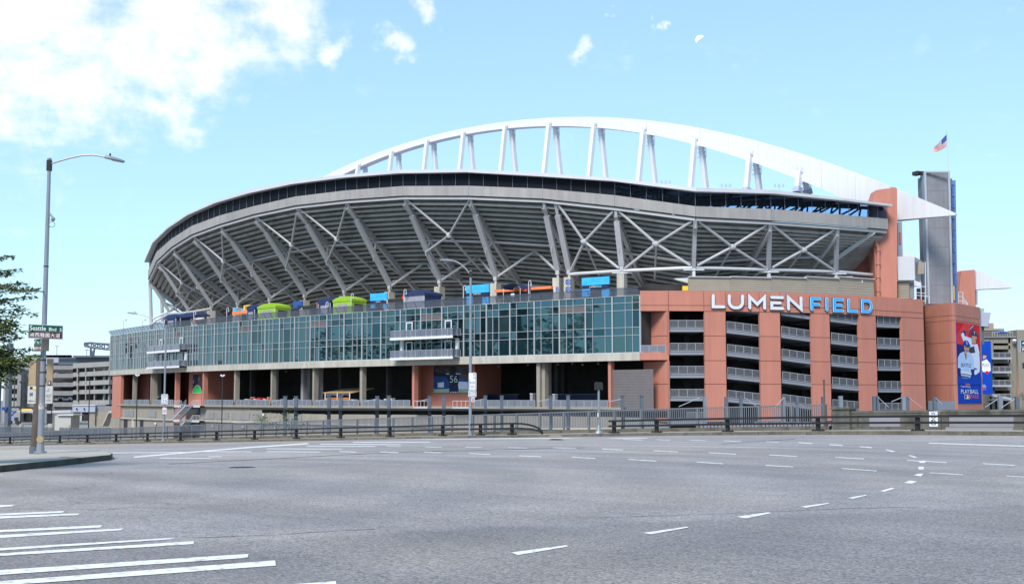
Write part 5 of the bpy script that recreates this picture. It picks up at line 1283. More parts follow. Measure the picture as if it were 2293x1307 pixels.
# ================================================================== THINGS ON THE TERRACE
ZTF = ZT - .06
def terr(px, inset): s = s_px(px, inset); p, T, n = wc(s, inset); return p, T, n
def tent(pxa, pxb, vtop, inset, m, label, windows=True, curtain=None, open_=False, dep=3.2):
    pb_, T, n = terr(pxb, inset); pa_, _, _ = terr(pxa, inset); pc, T, n = terr((pxa + pxb) / 2, inset)
    w = max(2.2, (pa_ - pb_).length * .78); d = dep; zt = zfor(vtop, (pxa + pxb) / 2, pc.y); H = zt - ZTF; e = H * .80
    t = thing('canopy_tent', flat_(pc, ZTF), label, 'tent', 'tents along the stadium terrace')
    c = [pc + T * sx * w / 2 + n * sy * d / 2 for sx, sy in ((1, -1), (-1, -1), (-1, 1), (1, 1))]      # left front, right front, right back, left back
    bx = MB(); K = 6
    prof = [(-1 + 2 * k / K, math.sin(math.pi * k / K) ** .8) for k in range(K + 1)]
    rows = []
    for sy in (-1, -.3, .3, 1):
        rows.append([pc + T * (-u) * (w / 2 + .12) + n * sy * (d / 2 + .12) + up * (ZTF + e + (H - e) * (hh * (1 if abs(sy) < .9 else .72))) for u, hh in prof])
    for r0, r1 in zip(rows[:-1], rows[1:]):
        for k in range(K): bx.quad(r0[k], r0[k + 1], r1[k + 1], r1[k])
    for rr in (rows[0], rows[-1]): bx.add(rr, [tuple(range(K + 1))])
    for a, b in ((c[0], c[1]), (c[1], c[2]), (c[3], c[0])):
        a2 = a + (a - pc) * .07; b2 = b + (b - pc) * .07; bx.quad(a2 + up * (ZTF + e - .35), b2 + up * (ZTF + e - .35), b2 + up * (ZTF + e + .02), a2 + up * (ZTF + e + .02))
    bx.build('roof', m, t)
    for q in c:
        bx = MB(); bx.beam(q + up * ZTF, q + up * (ZTF + e), .09, .09); bx.build('leg', M['steel_white'], t)
    if not open_:
        for a, b, k in ((c[0], c[1], 0), (c[1], c[2], 1), (c[3], c[0], 2)):
            bx = MB(); bx.beam(a + up * (ZTF + e * .48), b + up * (ZTF + e * .48), .05, e * .92); wp = bx.build('wall', curtain if (curtain and k == 0) else m, t)
            if windows and k < 2:
                m0, m1 = a + (b - a) * .2, a + (b - a) * .8; bx = MB(); bx.beam(m0 + up * (ZTF + e * .45), m1 + up * (ZTF + e * .45), .1, e * .5); bx.build('window', M['tent_gray'] if k == 0 else M['dark'], wp)
    return t
tent(378, 410, 703, 3.5, M['tent_blue'], 'navy tent farthest left on the terrace, front half draped')
tent(412, 452, 699, 4.0, M['tent_blue'], 'open navy tent with figures, second from the left end of the terrace', open_=True)
tent(560, 582, 681.5, 3.5, M['tent_blue'], 'narrow navy tent with gray window between yellow stand and green tent', dep=2.4)
tent(586, 635, 678.5, 3.5, M['tent_green'], 'lime green tent right beside the narrow navy tent')
tent(720, 754, 666, 3.8, M['tent_blue'], 'navy tent touching the left side of the nearer green tent', dep=2.6)
tent(755, 806, 663, 3.5, M['tent_green'], 'larger lime green tent left of the pale blue signboard')
tent(918, 974, 649.5, 3.8, M['tent_blue'], 'navy tent hung with a gray curtain on its front', windows=False, curtain=M['tent_gray'], dep=4)
def kiosk_orange(pxa, pxb, va, vb, label, cat='stall'): pass
def panel(px0, px1, v0, v1, inset, name, m, parent, th=.25):
    p0, T, n = terr(px0, inset); p1, _, _ = terr(px1, inset); pm = (p0 + p1) / 2; z1, z0 = zfor(v0, (px0 + px1) / 2, pm.y), zfor(v1, (px0 + px1) / 2, pm.y)
    bx = MB(); bx.beam(p0 + up * (z0 + z1) / 2, p1 + up * (z0 + z1) / 2, th, z1 - z0); return bx.build(name, m, parent)
t = thing('food_stand', flat_(terr(540, 3.5)[0], ZTF), 'orange counter stand with a yellow signboard on the terrace', 'stand')
panel(521, 559, 696, 703, 3.2, 'counter', M['orange'], t, .9); panel(543, 560, 683, 697, 3.6, 'signboard', M['yellow'], t); panel(545, 559, 690.3, 692.3, 3.45, 'sign_text', M['dark'], t, .05); panel(545, 558, 685.5, 687.5, 3.45, 'sign_text', M['dark'], t, .05)
panel(520, 527, 690, 697, 4.2, 'side_flag', M['sky_blue'], t); panel(537, 543, 691, 697, 4.2, 'side_flag', M['sky_blue'], t)
t = thing('arch_sign', flat_(terr(664, 3.5)[0], ZTF), 'small blue entrance sign with a dark arched cut-out on the terrace', 'sign')
panel(654, 674, 674, 690, 3.6, 'board', M['stand_blue'], t); p, T, n = terr(666, 3.3); z = zfor(692, 666, p.y); bx = MB(); bx.prism([(math.cos(math.pi * k / 10) * .55, math.sin(math.pi * k / 10) * .75) for k in range(11)], p + up * z, -T, up, .1); bx.build('arch_opening', M['navy'], t)
t = thing('brown_banner', flat_(terr(712, 3.5)[0], ZTF), 'small brown banner with a pale emblem between arch sign and navy tent', 'banner')
panel(705, 720, 675.5, 690, 3.4, 'cloth', M['brown'], t, .06); p, T, n = terr(712.5, 3.3); bx = MB(); z = zfor(683, 712, p.y); bx.prism([(math.cos(k * .628) * (.45 if k % 2 else .28), math.sin(k * .628) * (.45 if k % 2 else .28)) for k in range(10)], p + up * z, -T, up, .05); bx.build('emblem', M['tent_gray'], t)
t = thing('counter', flat_(terr(690, 4)[0], ZTF), 'dark counter with green lettering left of the brown banner', 'counter')
panel(676, 704, 684, 692, 3.8, 'front', M['dark'], t); p0, T, n = terr(680, 3.6); bx = MB(); put_text(bx, 'GREEN ZONE', p0 + up * zfor(687.5, 690, p0.y), -T, up, 0, 0, 1.9, .32, .05); bx.build('lettering', M['far_leaf'], t)
t = thing('sign_board', flat_(terr(847, 3.5)[0], ZTF), 'plain pale blue signboard over a navy strip on the terrace', 'sign')
panel(828, 865.5, 656.5, 672.5, 3.5, 'board', M['sky_blue'], t); panel(829, 862, 674, 680.5, 3.6, 'strip', M['navy'], t)
p, T, n = terr(840, 3.4); bx = MB(); put_text(bx, 'LUMEN', p + up * zfor(677.5, 846, p.y), -T, up, 0, 0, 1.1, .22, .06); bx.build('lettering', M['white'], t)
for a, b in ((829, 838), (857, 865)): panel(a, b, 681, 690, 3.6, 'leg', M['sky_blue'], t)
t = thing('drinks_sign', flat_(terr(908, 3.5)[0], ZTF), 'round red logo sign with white script beside the curtained tent', 'sign')
panel(868, 918, 668, 676, 4, 'board', M['dark'], t); p, T, n = terr(902.5, 3.4); z = zfor(665.8, 902, p.y); bx = MB(); bx.prism([(math.cos(k * .524) * .42, math.sin(k * .524) * .42) for k in range(12)], p + up * z, -T, up, .1); bx.build('red_disc', M['red'], t)
bx = MB(); put_text(bx, 'Piz', p + up * (z - .25) - T * .55, -T, up, 0, 0, .85, .55, .06); bx.build('script', M['white'], t)
t = thing('video_board', flat_(terr(1069, 3.5)[0], ZTF), 'wide blue entry board with navy strip behind the center lamp post', 'sign')
panel(1044.5, 1095.5, 637.5, 655.5, 3.5, 'board', M['sky_blue'], t); panel(1044.5, 1094, 656, 663.5, 3.6, 'strip', M['navy'], t)
p, T, n = terr(1060, 3.4); bx = MB(); put_text(bx, 'LUMEN FIELD', p + up * zfor(660, 1070, p.y), -T, up, 0, 0, 1.5, .24, .06); bx.build('lettering', M['white'], t)
for a, b in ((1045, 1058), (1081, 1094)): panel(a, b, 664, 682, 3.6, 'leg', M['sky_blue'], t)
t = thing('bar_stand', flat_(terr(1170, 3.8)[0], ZTF), 'long orange topped bar stand under the steel trusses', 'stand')
panel(1109, 1237, 644.5, 650.5, 4.2, 'orange_band', M['orange'], t, .5); panel(1115, 1238, 651, 665, 4.8, 'counter', M['interior'], t, .4)
t = thing('bar_canopy', flat_(terr(1158, 3.0)[0], ZTF), 'curved navy canopy on white legs in front of the orange bar', 'canopy')
p, T, n = terr(1157, 2.6); zc = zfor(646, 1157, p.y); bx = MB(); K = 8
for k in range(K):
    a0, a1 = math.pi * k / K, math.pi * (k + 1) / K; f = lambda a, sy: p + T * (-math.cos(a) * 1.7 * -1) * 1.0 + n * sy * 1.3 + up * (zc + math.sin(a) * .8 - .1)
    bx.quad(f(a0, -1), f(a1, -1), f(a1, 1), f(a0, 1))
bx.build('roof', M['tent_blue'], t)
for sx, sy in ((1, -1), (-1, -1), (1, 1), (-1, 1)):
    bx = MB(); q = p + T * sx * 1.6 + n * sy * 1.2; bx.beam(q + up * ZTF, q + up * zc, .08, .08); bx.build('leg', M['steel_white'], t)
panel(1144, 1152, 657, 663, 2.2, 'menu_board', M['white'], t, .06); panel(1170, 1180, 648, 652, 2.4, 'red_sign', M['red'], t, .06)
for px, v, lab in ((1274, 631.5, 'upper round blue wayfinding sign beside the twin pedestals'), (1274, 648, 'lower round blue wayfinding sign beside the twin pedestals'), (1248.5, 648, 'narrow edge-on round blue sign against the twin pedestals')):
    p, T, n = terr(px, 2.6); z = zfor(v, px, p.y); t = thing('round_sign', p + up * z, lab, 'sign', 'round blue terrace signs'); bx = MB(); rx = .46 if px > 1260 else .22
    bx.prism([(math.cos(k * math.pi / 8) * rx, math.sin(k * math.pi / 8) * .46) for k in range(16)], p + up * z, (1, 0, 0), up, .1); bx.build('disc', M['stand_blue'], t)
    for tx, dz, x0, ww, hh in (('23', .16, -.3, .7, .2), ('SECTIONS', -.05, -.85, 1.7, .13), ('24', -.34, -.3, .7, .2)):
        bx = MB(); put_text(bx, tx, p + up * (z + dz), (1, 0, 0), up, rx * x0, 0, rx * ww, hh, .02); bx.build('lettering', M['white'], t)
t = thing('entry_board', flat_(terr(1336, 3)[0], ZTF), 'largest bright blue entry board reading LUMEN FIELD under the trusses', 'sign')
panel(1305, 1366.5, 620.5, 638, 3.0, 'board', M['sky_blue'], t); panel(1305.5, 1365.5, 638.7, 646.5, 3.1, 'strip', M['navy'], t)
p, T, n = terr(1321.5, 2.9); bx = MB(); put_text(bx, 'LUMEN', p + up * zfor(644.3, 1330, p.y), -T, up, 0, 0, 1.15, .25, .06, 0); put_text(bx, 'FIELD', p + up * zfor(644.3, 1330, p.y), -T, up, 1.25, 0, .85, .25, .06, 1); bx.build('lettering', [M['white'], M['blue_rim']], t)
for a, b in ((1305, 1323), (1349.5, 1366)): panel(a, b, 647.3, 664, 3.1, 'leg', M['sky_blue'], t)
for k, (px, vt) in enumerate(((727.5, 676), (504, 688), (784, 657), (903, 648), (1037, 639), (1184, 628), (430, 695))):
    p, T, n = terr(px, 1.0); zt = zfor(vt, px, p.y)
    t = thing('terrace_lamp', flat_(p, ZTF), ['hooked terrace lamp between the narrow navy and farther green tents', 'hooked terrace lamp left of the orange counter stand', 'hooked terrace lamp at the near green tent', 'hooked terrace lamp in front of the red disc sign', 'hooked terrace lamp just left of the wide blue board', 'hooked terrace lamp right of the curved navy canopy', 'hooked terrace lamp at the second navy tent'][k], 'lamp', 'hooked lamps along the terrace edge')
    bx = MB(); bx.tube(flat_(p, ZTF), flat_(p, zt - .3), .07, 6); 
    pts = [flat_(p, zt - .3) + Vector((.18 - .18 * math.cos(a), 0, .3 * math.sin(a))) for a in (0, .6, 1.2, 1.57, 2.0, 2.6, 3.14)]; bx.path(pts + [pts[-1] - up * .25], .06, 6); bx.build('post', M['steel_white'], t)
    bx = MB(); bx.tube(pts[-1] - up * .25, pts[-1] - up * .5, .1, 8, .15); bx.build('lamp_head', M['alu'], t)
for px, vt, lab in ((272, 715, 'thin white roof camera mast at the left end of the glass building'), (315, 715, 'thin white roof camera mast second from the left end')):
    p, T, n = terr(px, 2); t = thing('roof_mast', flat_(p, ZTF), lab, 'mast'); bx = MB(); zt = zfor(vt + 2, px, p.y); bx.tube(flat_(p, ZTF), flat_(p, zt), .09, 6); bx.build('pole', M['steel_white'], t); bx = MB(); bx.tube(flat_(p, zt), flat_(p, zt) + Vector((.5, 0, .1)), .05, 6); bx.sphere(flat_(p, zt) + Vector((.55, 0, .1)), .22); bx.build('camera_dome', M['alu'], t)
t = thing('person', flat_(terr(433, 3)[0], ZTF), 'large cut-out figure in an orange shirt under the second navy tent', 'cut-out'); 
p = flat_(terr(433, 3.2)[0], ZTF); bx = MB(); bx.sphere(p + up * 2.15, .38, sy=.5, m=1); bx.sphere(p + up * 1.35, .62, sy=.4, sz=.9); bx.build('figure', [M['orange'], M['skin']], t); t.name = 'cutout_figure'
panel(434, 451, 711.5, 716, 3.0, 'table', M['white'], thing('long_table', flat_(terr(442, 3)[0], ZTF), 'white draped table under the second navy tent', 'table'), .5)

# ================================================================== THINGS ON THE CONCOURSE
def wplane(px0, px1, v0, v1, inset):
    s0, s1 = s_px(px0, inset), s_px(px1, inset); a, b = wc(s0, inset)[0], wc(s1, inset)[0]; pm = (a + b) / 2; z1, z0 = zfor(v0, (px0 + px1) / 2, pm.y), zfor(v1, (px0 + px1) / 2, pm.y)
    x = (b - a); return a + up * z0, x.normalized(), x.length, z1 - z0
o, x, w, h = wplane(971, 1050, 820, 878.5, 4.6)
PB = MB(); Xv, Yv = x * w, up * h; ly = [0]
def PP(poly, m): ly[0] += 1; PB.flat(poly, o, Xv, Yv, .02 + .004 * ly[0], m)
PB.prism([(0, 0), (1, 0), (1, 1), (0, 1)], o, Xv, Yv, .08, 0)
PP([(0, .13), (1, .13), (1, .62), (0, .62)], 1); PP([(0, 0), (1, 0), (1, .16), (0, .14)], 2); PP([(.66, .14), (.98, .14), (.98, .40), (.70, .42)], 3); PP([(.12, .2), (.3, .2), (.3, .4), (.12, .38)], 3)
PP([(.0, .66), (.36, .60), (.44, .66), (.42, .74), (.2, .72), (0, .80)], 4); PP([(.66, .66), (.80, .57), (1, .52), (1, .66), (.84, .66), (.68, .73)], 5)
PP([(.36, .60), (.40, .72), (.46, .76), (.62, .76), (.70, .72), (.74, .60), (.70, .30), (.72, .06), (.45, .06), (.47, .3)], 4)
PP([(.47, .80), (.47, .93), (.52, .99), (.60, .98), (.65, .92), (.64, .80), (.58, .76), (.5, .76)], 6); PP([(.36, .70), (.45, .70), (.44, .74), (.37, .73)], 3); PP([(.64, .70), (.80, .70), (.72, .735), (.64, .735)], 3)
ly[0] += 1; put_text(PB, '56', o, Xv, Yv, .47, .38, .22, .27, .02 + .004 * ly[0], 7)
PP([(.45, 0), (.72, 0), (.72, .07), (.45, .07)], 4)
for k in range(4): PP([(.49 + k * .06, .0), (.525 + k * .06, .0), (.52 + k * .06, .035), (.495 + k * .06, .035)], 3)
PB.thing('player_poster', [M['stand_blur'], M['stand_blue'], M['field_green'], M['jersey_white'], M['navy'], M['skin_dark'], M['dark'], M['lime']], o, 'poster of a football player in a dark number 56 jersey seen from behind', 'poster')
o, x, w, h = wplane(431, 452, 838, 880, 2.95); PB = MB(); Xv, Yv = x * w, up * h; ly = [0]
PB.prism([(0, 0), (1, 0), (1, 1), (0, 1)], o, Xv, Yv, .06, 0)
PP([(.55, .45), (.6, .95), (.85, 1), (1, 1), (1, .35), (.75, .3)], 1); PP([(.05, .55), (.15, .8), (.1, .55)], 2); PP([(.62, .7), (.70, .68), (.68, .82), (.62, .82)], 3)
PP([(0, 0), (1, 0), (.98, .12), (.88, .28), (.7, .40), (.5, .46), (.3, .40), (.1, .24), (.02, .12)], 2); PP([(.03, .02), (.97, .02), (.95, .12), (.86, .26), (.68, .375), (.5, .43), (.32, .375), (.14, .23), (.05, .12)], 4)
PB.thing('face_poster', [M['navy'], M['skin_dark'], M['white'], M['skin'], M['bright_green']], o, 'dark portrait poster with a bright green shoulder on the left terracotta recess', 'poster')
KI = thing('wood_kiosk', flat_(wc(s_px(762, 3), 3)[0], ZD), 'wooden roofed kiosk with rust orange panels on the open concourse', 'kiosk')
p0, T, n = wc(s_px(728, 2.5), 2.5); p1 = wc(s_px(783, 2.5), 2.5)[0]; zr = zfor(880, 755, p0.y)
rfq = [p0 + T * .6 + up * zr, p1 - T * .6 + up * zr, p1 - T * 1.6 + n * 4 + up * (zr + .75), p0 - T * .6 + n * 4 + up * (zr + .75)]; bx = MB(); bx.hexa(rfq + [q + up * .12 for q in rfq]); bx.build('roof', M['wood'], KI)
for k in range(2):
    f0, f1 = (.02, .49) if k == 0 else (.51, .98); a, b = p0 + (p1 - p0) * f0, p0 + (p1 - p0) * f1; bx = MB(); bx.beam(a + up * (ZD + .75), b + up * (ZD + .75), .1, 1.3); bx.build('counter_panel', M['rust_orange'], KI)
bx = MB()
for f in (0, .5, 1): q = p0 + (p1 - p0) * f; bx.beam(q + up * ZD, q + up * zr, .12, .12)
bx.build('post', M['white'], KI)
bx = MB()
for k in range(22): q = p0 + (p1 - p0) * (k + .5) / 22; hh = random.uniform(.15, .4); bx.beam(q + up * (zr - .12 - hh), q + up * (zr - .1), random.uniform(.05, .12), .05, up=n)
bx.build('bunting', M['tent_gray'], KI, kind='stuff')
carts = [(555, 12, .95, 'navy', 'navy cart'), (566, 3, 1.3, 'red', 'red bin'), (574, 9, 1.0, 'white', 'white cooler'), (583, 12, 1.2, 'red', 'red topped cart'), (595, 8, 1.1, 'white', 'white cart with red top'), (603, 3, 1.3, 'orange', 'orange bin'), (612, 4, 1.8, 'tent_gray', 'gray board'), (645, 5, .8, 'tent_gray', 'gray bin'), (652, 8, .8, 'navy', 'dark box'), (663, 8, 1.0, 'alu', 'metal cart'), (677, 5, .75, 'white', 'white box'), (686, 6, .8, 'mast', 'dark gray box'), (793, 8, .9, 'tent_gray', 'gray machine'), (815, 6, .9, 'sign_white', 'pale box'), (845, 9, .9, 'alu', 'metal counter'), (866, 6, 1.0, 'white', 'white fridge'), (877, 10, 1.1, 'sign_white', 'pale freezer'), (372, 10, 1.5, 'wood', 'wooden crate'), (358, 14, 1.4, 'navy', 'navy crate'), (1193, 7, 1.8, 'tent_gray', 'gray ticket machine'), (1243, 6, 1.7, 'tent_gray', 'gray turnstile')]
for px, w, h, m_, lab in carts:
    p, T, n = wc(s_px(px, 3), 3); ww = w * p.y / 2800; left = {555: 'left of the red bin', 566: 'between navy and white carts', 574: 'right of the red bin', 583: 'between two white ones', 595: 'beside the orange bin', 603: 'against the concrete column', 612: 'just right of the concrete column', 645: 'behind the pair of dark masts', 652: 'right of the gray bin', 663: 'left of the white box', 677: 'left of the dark gray box', 686: 'right of the white box'}.get(px, 'on the concourse')
    if px >= 793: left = {793: 'right of the wooden kiosk', 815: 'right of the kiosk column', 845: 'under the balcony', 866: 'left of the pale freezer', 877: 'left of the terracotta pier', 1193: 'left of the twin concrete columns', 1243: 'right of the twin concrete columns'}[px]
    if px < 400: left = {372: 'behind the speed limit pole', 358: 'left of the speed limit pole'}[px]
    t = thing('service_cart', flat_(p, ZD), f'{lab} behind the deck railing, {left}', 'cart', 'carts and boxes on the concourse')
    bx = MB(); bx.beam(p + T * -ww / 2 + up * (ZD + .1 + h / 2), p + T * ww / 2 + up * (ZD + .1 + h / 2), .7, h - .12); bx.build('body', M[m_], t)
    bx = MB(); bx.beam(p + T * -ww * .56 + up * (ZD + .12 + h), p + T * ww * .56 + up * (ZD + .12 + h), .8, .1); bx.build('lid', M['red'] if 'red top' in lab else M['white'], t)
    bx = MB(); 
    for sg in (-1, 1): bx.tube(p + T * sg * ww * .35 - n * .3 + up * (ZD + .1), p + T * sg * ww * .35 + n * .3 + up * (ZD + .1), .1, 8)
    bx.build('wheel', M['dark'], t)
for px, lab in ((1107, 'left of the twin concrete columns'), (1280, 'right of the twin concrete columns')):
    p, T, n = wc(s_px(px, 8), 8); t = thing('bar_counter', flat_(p, ZD), 'long dark bar counter deep in the concourse, ' + lab, 'counter'); bx = MB(); bx.beam(p + T * 5 + up * (ZD + .9), p - T * 5 + up * (ZD + .9), .8, 1.7); bx.build('front', M['navy'], t)
    bx = MB(); bx.beam(p + T * 5.2 + up * (ZD + 1.85), p - T * 5.2 + up * (ZD + 1.85), 1.1, .1); bx.build('top', M['mast'], t)
lampspots = [(1250, 817), (1282, 815), (1305, 818), (1340, 816), (1182, 818), (1116, 822), (640, 833), (720, 838), (560, 848)]
for k, (px, v) in enumerate(lampspots):
    p, T, n = wc(s_px(px, 9), 9); t = thing('ceiling_lamp', flat_(p, zfor(v, px, p.y)), ['small ceiling lamp in the dark concourse ' + q for q in ('first right of the twin columns', 'second right of the twin columns', 'third right of the twin columns', 'nearest the roller shutter', 'just left of the twin columns', 'behind the bus sign pole', 'above the gray bins', 'above the wooden kiosk', 'above the navy cart')][k], 'lamp', 'ceiling lamps of the concourse')
    bx = MB(); z = zfor(v, px, p.y); bx.tube(flat_(p, z), flat_(p, z + .25), .22, 8, .1); bx.build('shade', M['sign_white'], t); bx = MB(); bx.tube(flat_(p, z + .25), flat_(p, ZSP + .3), .03, 5); bx.build('stem', M['mast'], t)

# ================================================================== STATION CANOPY WITH MASTS
def mast_pos(px, w=0): return None
CAN_T0 = 0
def canopy_line(px, Y0, Yslope): return 0
CN = thing('platform_canopy', (-2, 118, GZ), 'long flat black railway platform canopy hung from dark steel masts', 'canopy')
CY0 = 128.0
pts_up = [(560, 913.5), (700, 913.5), (1000, 915), (1250, 917), (1480, 920)]
pts_lo = [(560, 916.5), (640, 923.5), (760, 925.5), (1000, 924), (1250, 922), (1480, 922)]
Yc = lambda px: 150 - (px - 560) * .062
bx = MB(); fr = [atY(a, b, Yc(a)) for a, b in pts_up]; lo = [atY(a, b, Yc(a)) for a, b in ((560, 916), (700, 918.5), (1000, 919), (1250, 920.5), (1480, 922.5))]
for i in range(4):
    d = Vector((3.2, 5, 0)); bx.hexa([lo[i], lo[i + 1], lo[i + 1] + d, lo[i] + d, fr[i], fr[i + 1], fr[i + 1] + d, fr[i] + d])
bx.build('roof', M['dark'], CN)
bx = MB()
for i in range(4):
    d = Vector((1.6, 2.5, 0)); a, b = lo[i] + d, lo[i + 1] + d; bx.beam(a - up * .22, b - up * .22, 1.6, .45)
bx.build('roof_beam', M['black_steel'], CN)
masts = [(639, 888), (663, 888), (737, 888), (763, 888), (845, 888), (871, 887), (962, 888), (994, 887), (1087, 887), (1123.5, 887), (1233, 887), (1272, 886.5), (1394, 887), (1437, 887)]
for k, (px, v) in enumerate(masts):
    Y = Yc(px) + 2; top = atY(px, v, Y); w = 7.5 * Y / 2800; bx = MB(); bx.box(top.x - w / 2, top.x + w / 2, Y - .2, Y + .2, GZ, top.z); bx.box(top.x - w * .6, top.x + w * .6, Y - .25, Y + .25, top.z, top.z + .08); bx.build('mast', M['mast'], CN)
    sg = -1 if k % 2 == 0 else 1
    if k % 2 == 0: bx = MB(); bx.tube(top - up * .2, atY(px - 30, 899, Y), .035, 5); bx.build('tie_rod', M['alu'], CN)
    bx = MB(); bx.tube(atY(px, 930, Y), atY(px + sg * 14, 924, Y), .05, 5); bx.build('stay', M['black_steel'], CN)
CN2 = thing('near_canopy', (45, 95, GZ), 'row of gray steel masts with tie rods above the concrete parapet', 'canopy')
m2 = [(1578, 888, 7), (1626, 888, 7), (1659, 885, 6), (1755, 888, 6), (1785, 888, 6), (1843, 888, 7), (1882, 886, 8), (1957, 886.5, 6), (1964.5, 886.5, 5), (2023, 887, 8), (2031, 887, 7), (2093, 889, 8), (2239, 886, 9), (2277, 887, 8)]
for k, (px, v, wp) in enumerate(m2):
    Y = 100; top = atY(px, v, Y); w = wp * Y / 2800; bx = MB(); bx.box(top.x - w / 2, top.x + w / 2, Y - .18, Y + .18, GZ, top.z); bx.build('mast', M['mast'] if k % 3 else M['galv'], CN2)
for a, b, c, d in ((1566, 890, 1520, 910), (1668, 890, 1700, 914), (1966, 889, 1990, 911), (2020, 889, 1996, 899), (2034, 889, 2064, 912), (2095, 890, 2110, 905), (2234, 893, 2206, 911), (2272, 893, 2243, 912), (1755, 890, 1735, 912)):
    bx = MB(); bx.tube(atY(a, b, 99.7), atY(c, d, 99.7), .03, 5); bx.build('tie_rod', M['alu'], CN2)
bx = MB()
for i in range(40):                                  # pale ribbed roof behind the fence
    px = 1560 + i * 8.2; a, b = atY(px, 960, 96 - i * .05), atY(px + 5, 930, 96 - i * .05); bx.box(a.x, b.x, a.y, a.y + .4, atY(px, 966, a.y).z, atY(px, 944 if px > 1690 else 951, a.y).z)
bx.build('roof_ribs', M['slab'], CN2, kind='stuff')
a, b = atY(1560, 952, 97), atY(1885, 938, 95); bx = MB(); bx.hexa([(a.x, 97, a.z - 2.5), (b.x, 95, b.z - 2.6), (b.x + 2, 101, b.z - 2.6), (a.x + 2, 103, a.z - 2.5), (a.x, 97, a.z - 1.2), (b.x, 95, b.z - 1.3), (b.x + 2, 101, b.z - 1.3), (a.x + 2, 103, a.z - 1.2)]); bx.build('roof', M['rail_panel'], CN2)

# ================================================================== GUARD RAILS, FENCE, PARAPET
def guard(ts_, label, ends):
    base = P3(ts_[0], 0, .18); g = thing('guard_rail', base, label, 'guard rail', 'guard rails along the far pavement')
    src = None
    for t_ in ts_:
        p = P3(t_, 0, .185); Ud = Vector((UX, UY, 0)); Nd = Vector((NX, NY, 0)); bx = MB()
        bx.beam(p, p + up * .74, .20, .16, up=Nd); bx.beam(p - Ud * .28 + up * .03, p + Ud * .28 + up * .03, .42, .06)
        for sx in (-1, 1):
            for sy in (-1, 1): q = p + Ud * .2 * sx + Nd * .14 * sy; bx.tube(q + up * .05, q + up * .12, .03, 6)
        bx.build('post', M['black_steel'], g)
    t0, t1 = ts_[0] - (.3 if ends[0] else 5), ts_[-1] + (.3 if ends[1] else 5)
    for z, name in ((.74, 'top_rail'), (.42, 'lower_rail')):
        bx = MB(); n = int((t1 - t0) / 1.5); ls = [t0 + (t1 - t0) * i / n for i in range(n + 1)]
        for a, b in zip(ls[:-1], ls[1:]): bx.beam(P3(a, .14, .185 + z), P3(b, .14, .185 + z), .10, .115)
        if ends[0] == 'curve':
            pr = [P3(t0 - 2.6 * math.sin(k * math.pi / 12), .14, .185 + z - (z - .03) * (1 - math.cos(k * math.pi / 12))) for k in range(7)]
            for a, b in zip(pr[:-1], pr[1:]): bx.beam(a, b, .10, .115)
        bx.build(name, M['black_steel'], g)
guard([-20, -14.3, -8.5, -2.75, 2.97, 8.8, 13.9, 17.2], 'black steel guard rail in front of the parapet, square left end', (None, 1))
guard([26, 29, 32.8, 38.5, 44.3, 50, 55.8, 61.5, 67.3, 73, 78.8, 84.5, 90.3, 96, 101.8, 107.5, 113], 'long black guard rail running left, end curving down to the pavement', ('curve', None))
FN = thing('balustrade_fence', P3(4, -3, .4), 'gray steel picket fence on the viaduct edge', 'fence')
bal = MB(); FT0, FT1 = 4.2, 118; nP = int((FT1 - FT0) / 2.2); FH = lambda t: 1.22 + max(0, (t - 60)) * -.004
for k in range(nP + 1):
    t_ = FT0 + 2.2 * k; p = P3(t_, -2.98, .42); bx = MB(); bx.beam(p, p + up * FH(t_), .11, .11, up=(NX, NY, 0)); bx.build('fence_post', M['fence'], FN)
    if k == nP: break
    q = P3(t_ + 2.2, -2.98, .42)
    for z, h in ((FH(t_) - .04, .075), (.16, .05)): bx = MB(); bx.beam(p + up * z, q + up * z, .06, h); bx.build('fence_rail', M['fence'], FN)
    nb_ = 15
    for i in range(1, nb_): 
        c = p + (q - p) * i / nb_; bal.beam(c + up * .18, c + up * (FH(t_) - .07), .046, .03, up=(NX, NY, 0))
bal.build('fence_pickets', M['fence'], FN, kind='stuff')
RP_ = thing('rusty_post', P3(4.0, -2.6, .2), 'thin rusty pole at the end of the picket fence', 'pole'); bx = MB(); p = P3(4.0, -2.5, .2); bx.tube(p, p + up * 2.75, .055, 8); bx.tube(p + up * 2.75, p + up * 2.8, .08, 8); bx.build('shaft', M['bark'], RP_); bx = MB(); bx.tube(p + up * .02, p + up * .2, .12, 8, .07); bx.build('foot', M['bark'], RP_)
PW = thing('parapet_wall', P3(3, -3, 0), 'weathered concrete bridge parapet with recessed panels', 'wall')
def pbox(t0, t1, w0, w1, z0, z1, name, m, zoff=0):
    a, b, c, d = P3(t1, w0), P3(t0, w0), P3(t0, w1), P3(t1, w1); bx = MB(); bx.hexa([q + up * z0 for q in (a, b, c, d)] + [q + up * z1 for q in (a, b, c, d)]); return bx.build(name, m, PW)
pbox(2.5, 3.55, -2.55, -3.35, .1, 1.33, 'end_pillar', M['parapet']); pbox(2.42, 3.63, -2.47, -3.42, 1.332, 1.44, 'pillar_cap', M['parapet']); 
pbox(2.72, 3.34, -2.53, -2.56, .45, 1.15, 'pillar_panel', M['parapet'])
seg = [(-2.0, 2.48), (-9.5, -2.75), (-17, -10.2), (-24.5, -17.7)]
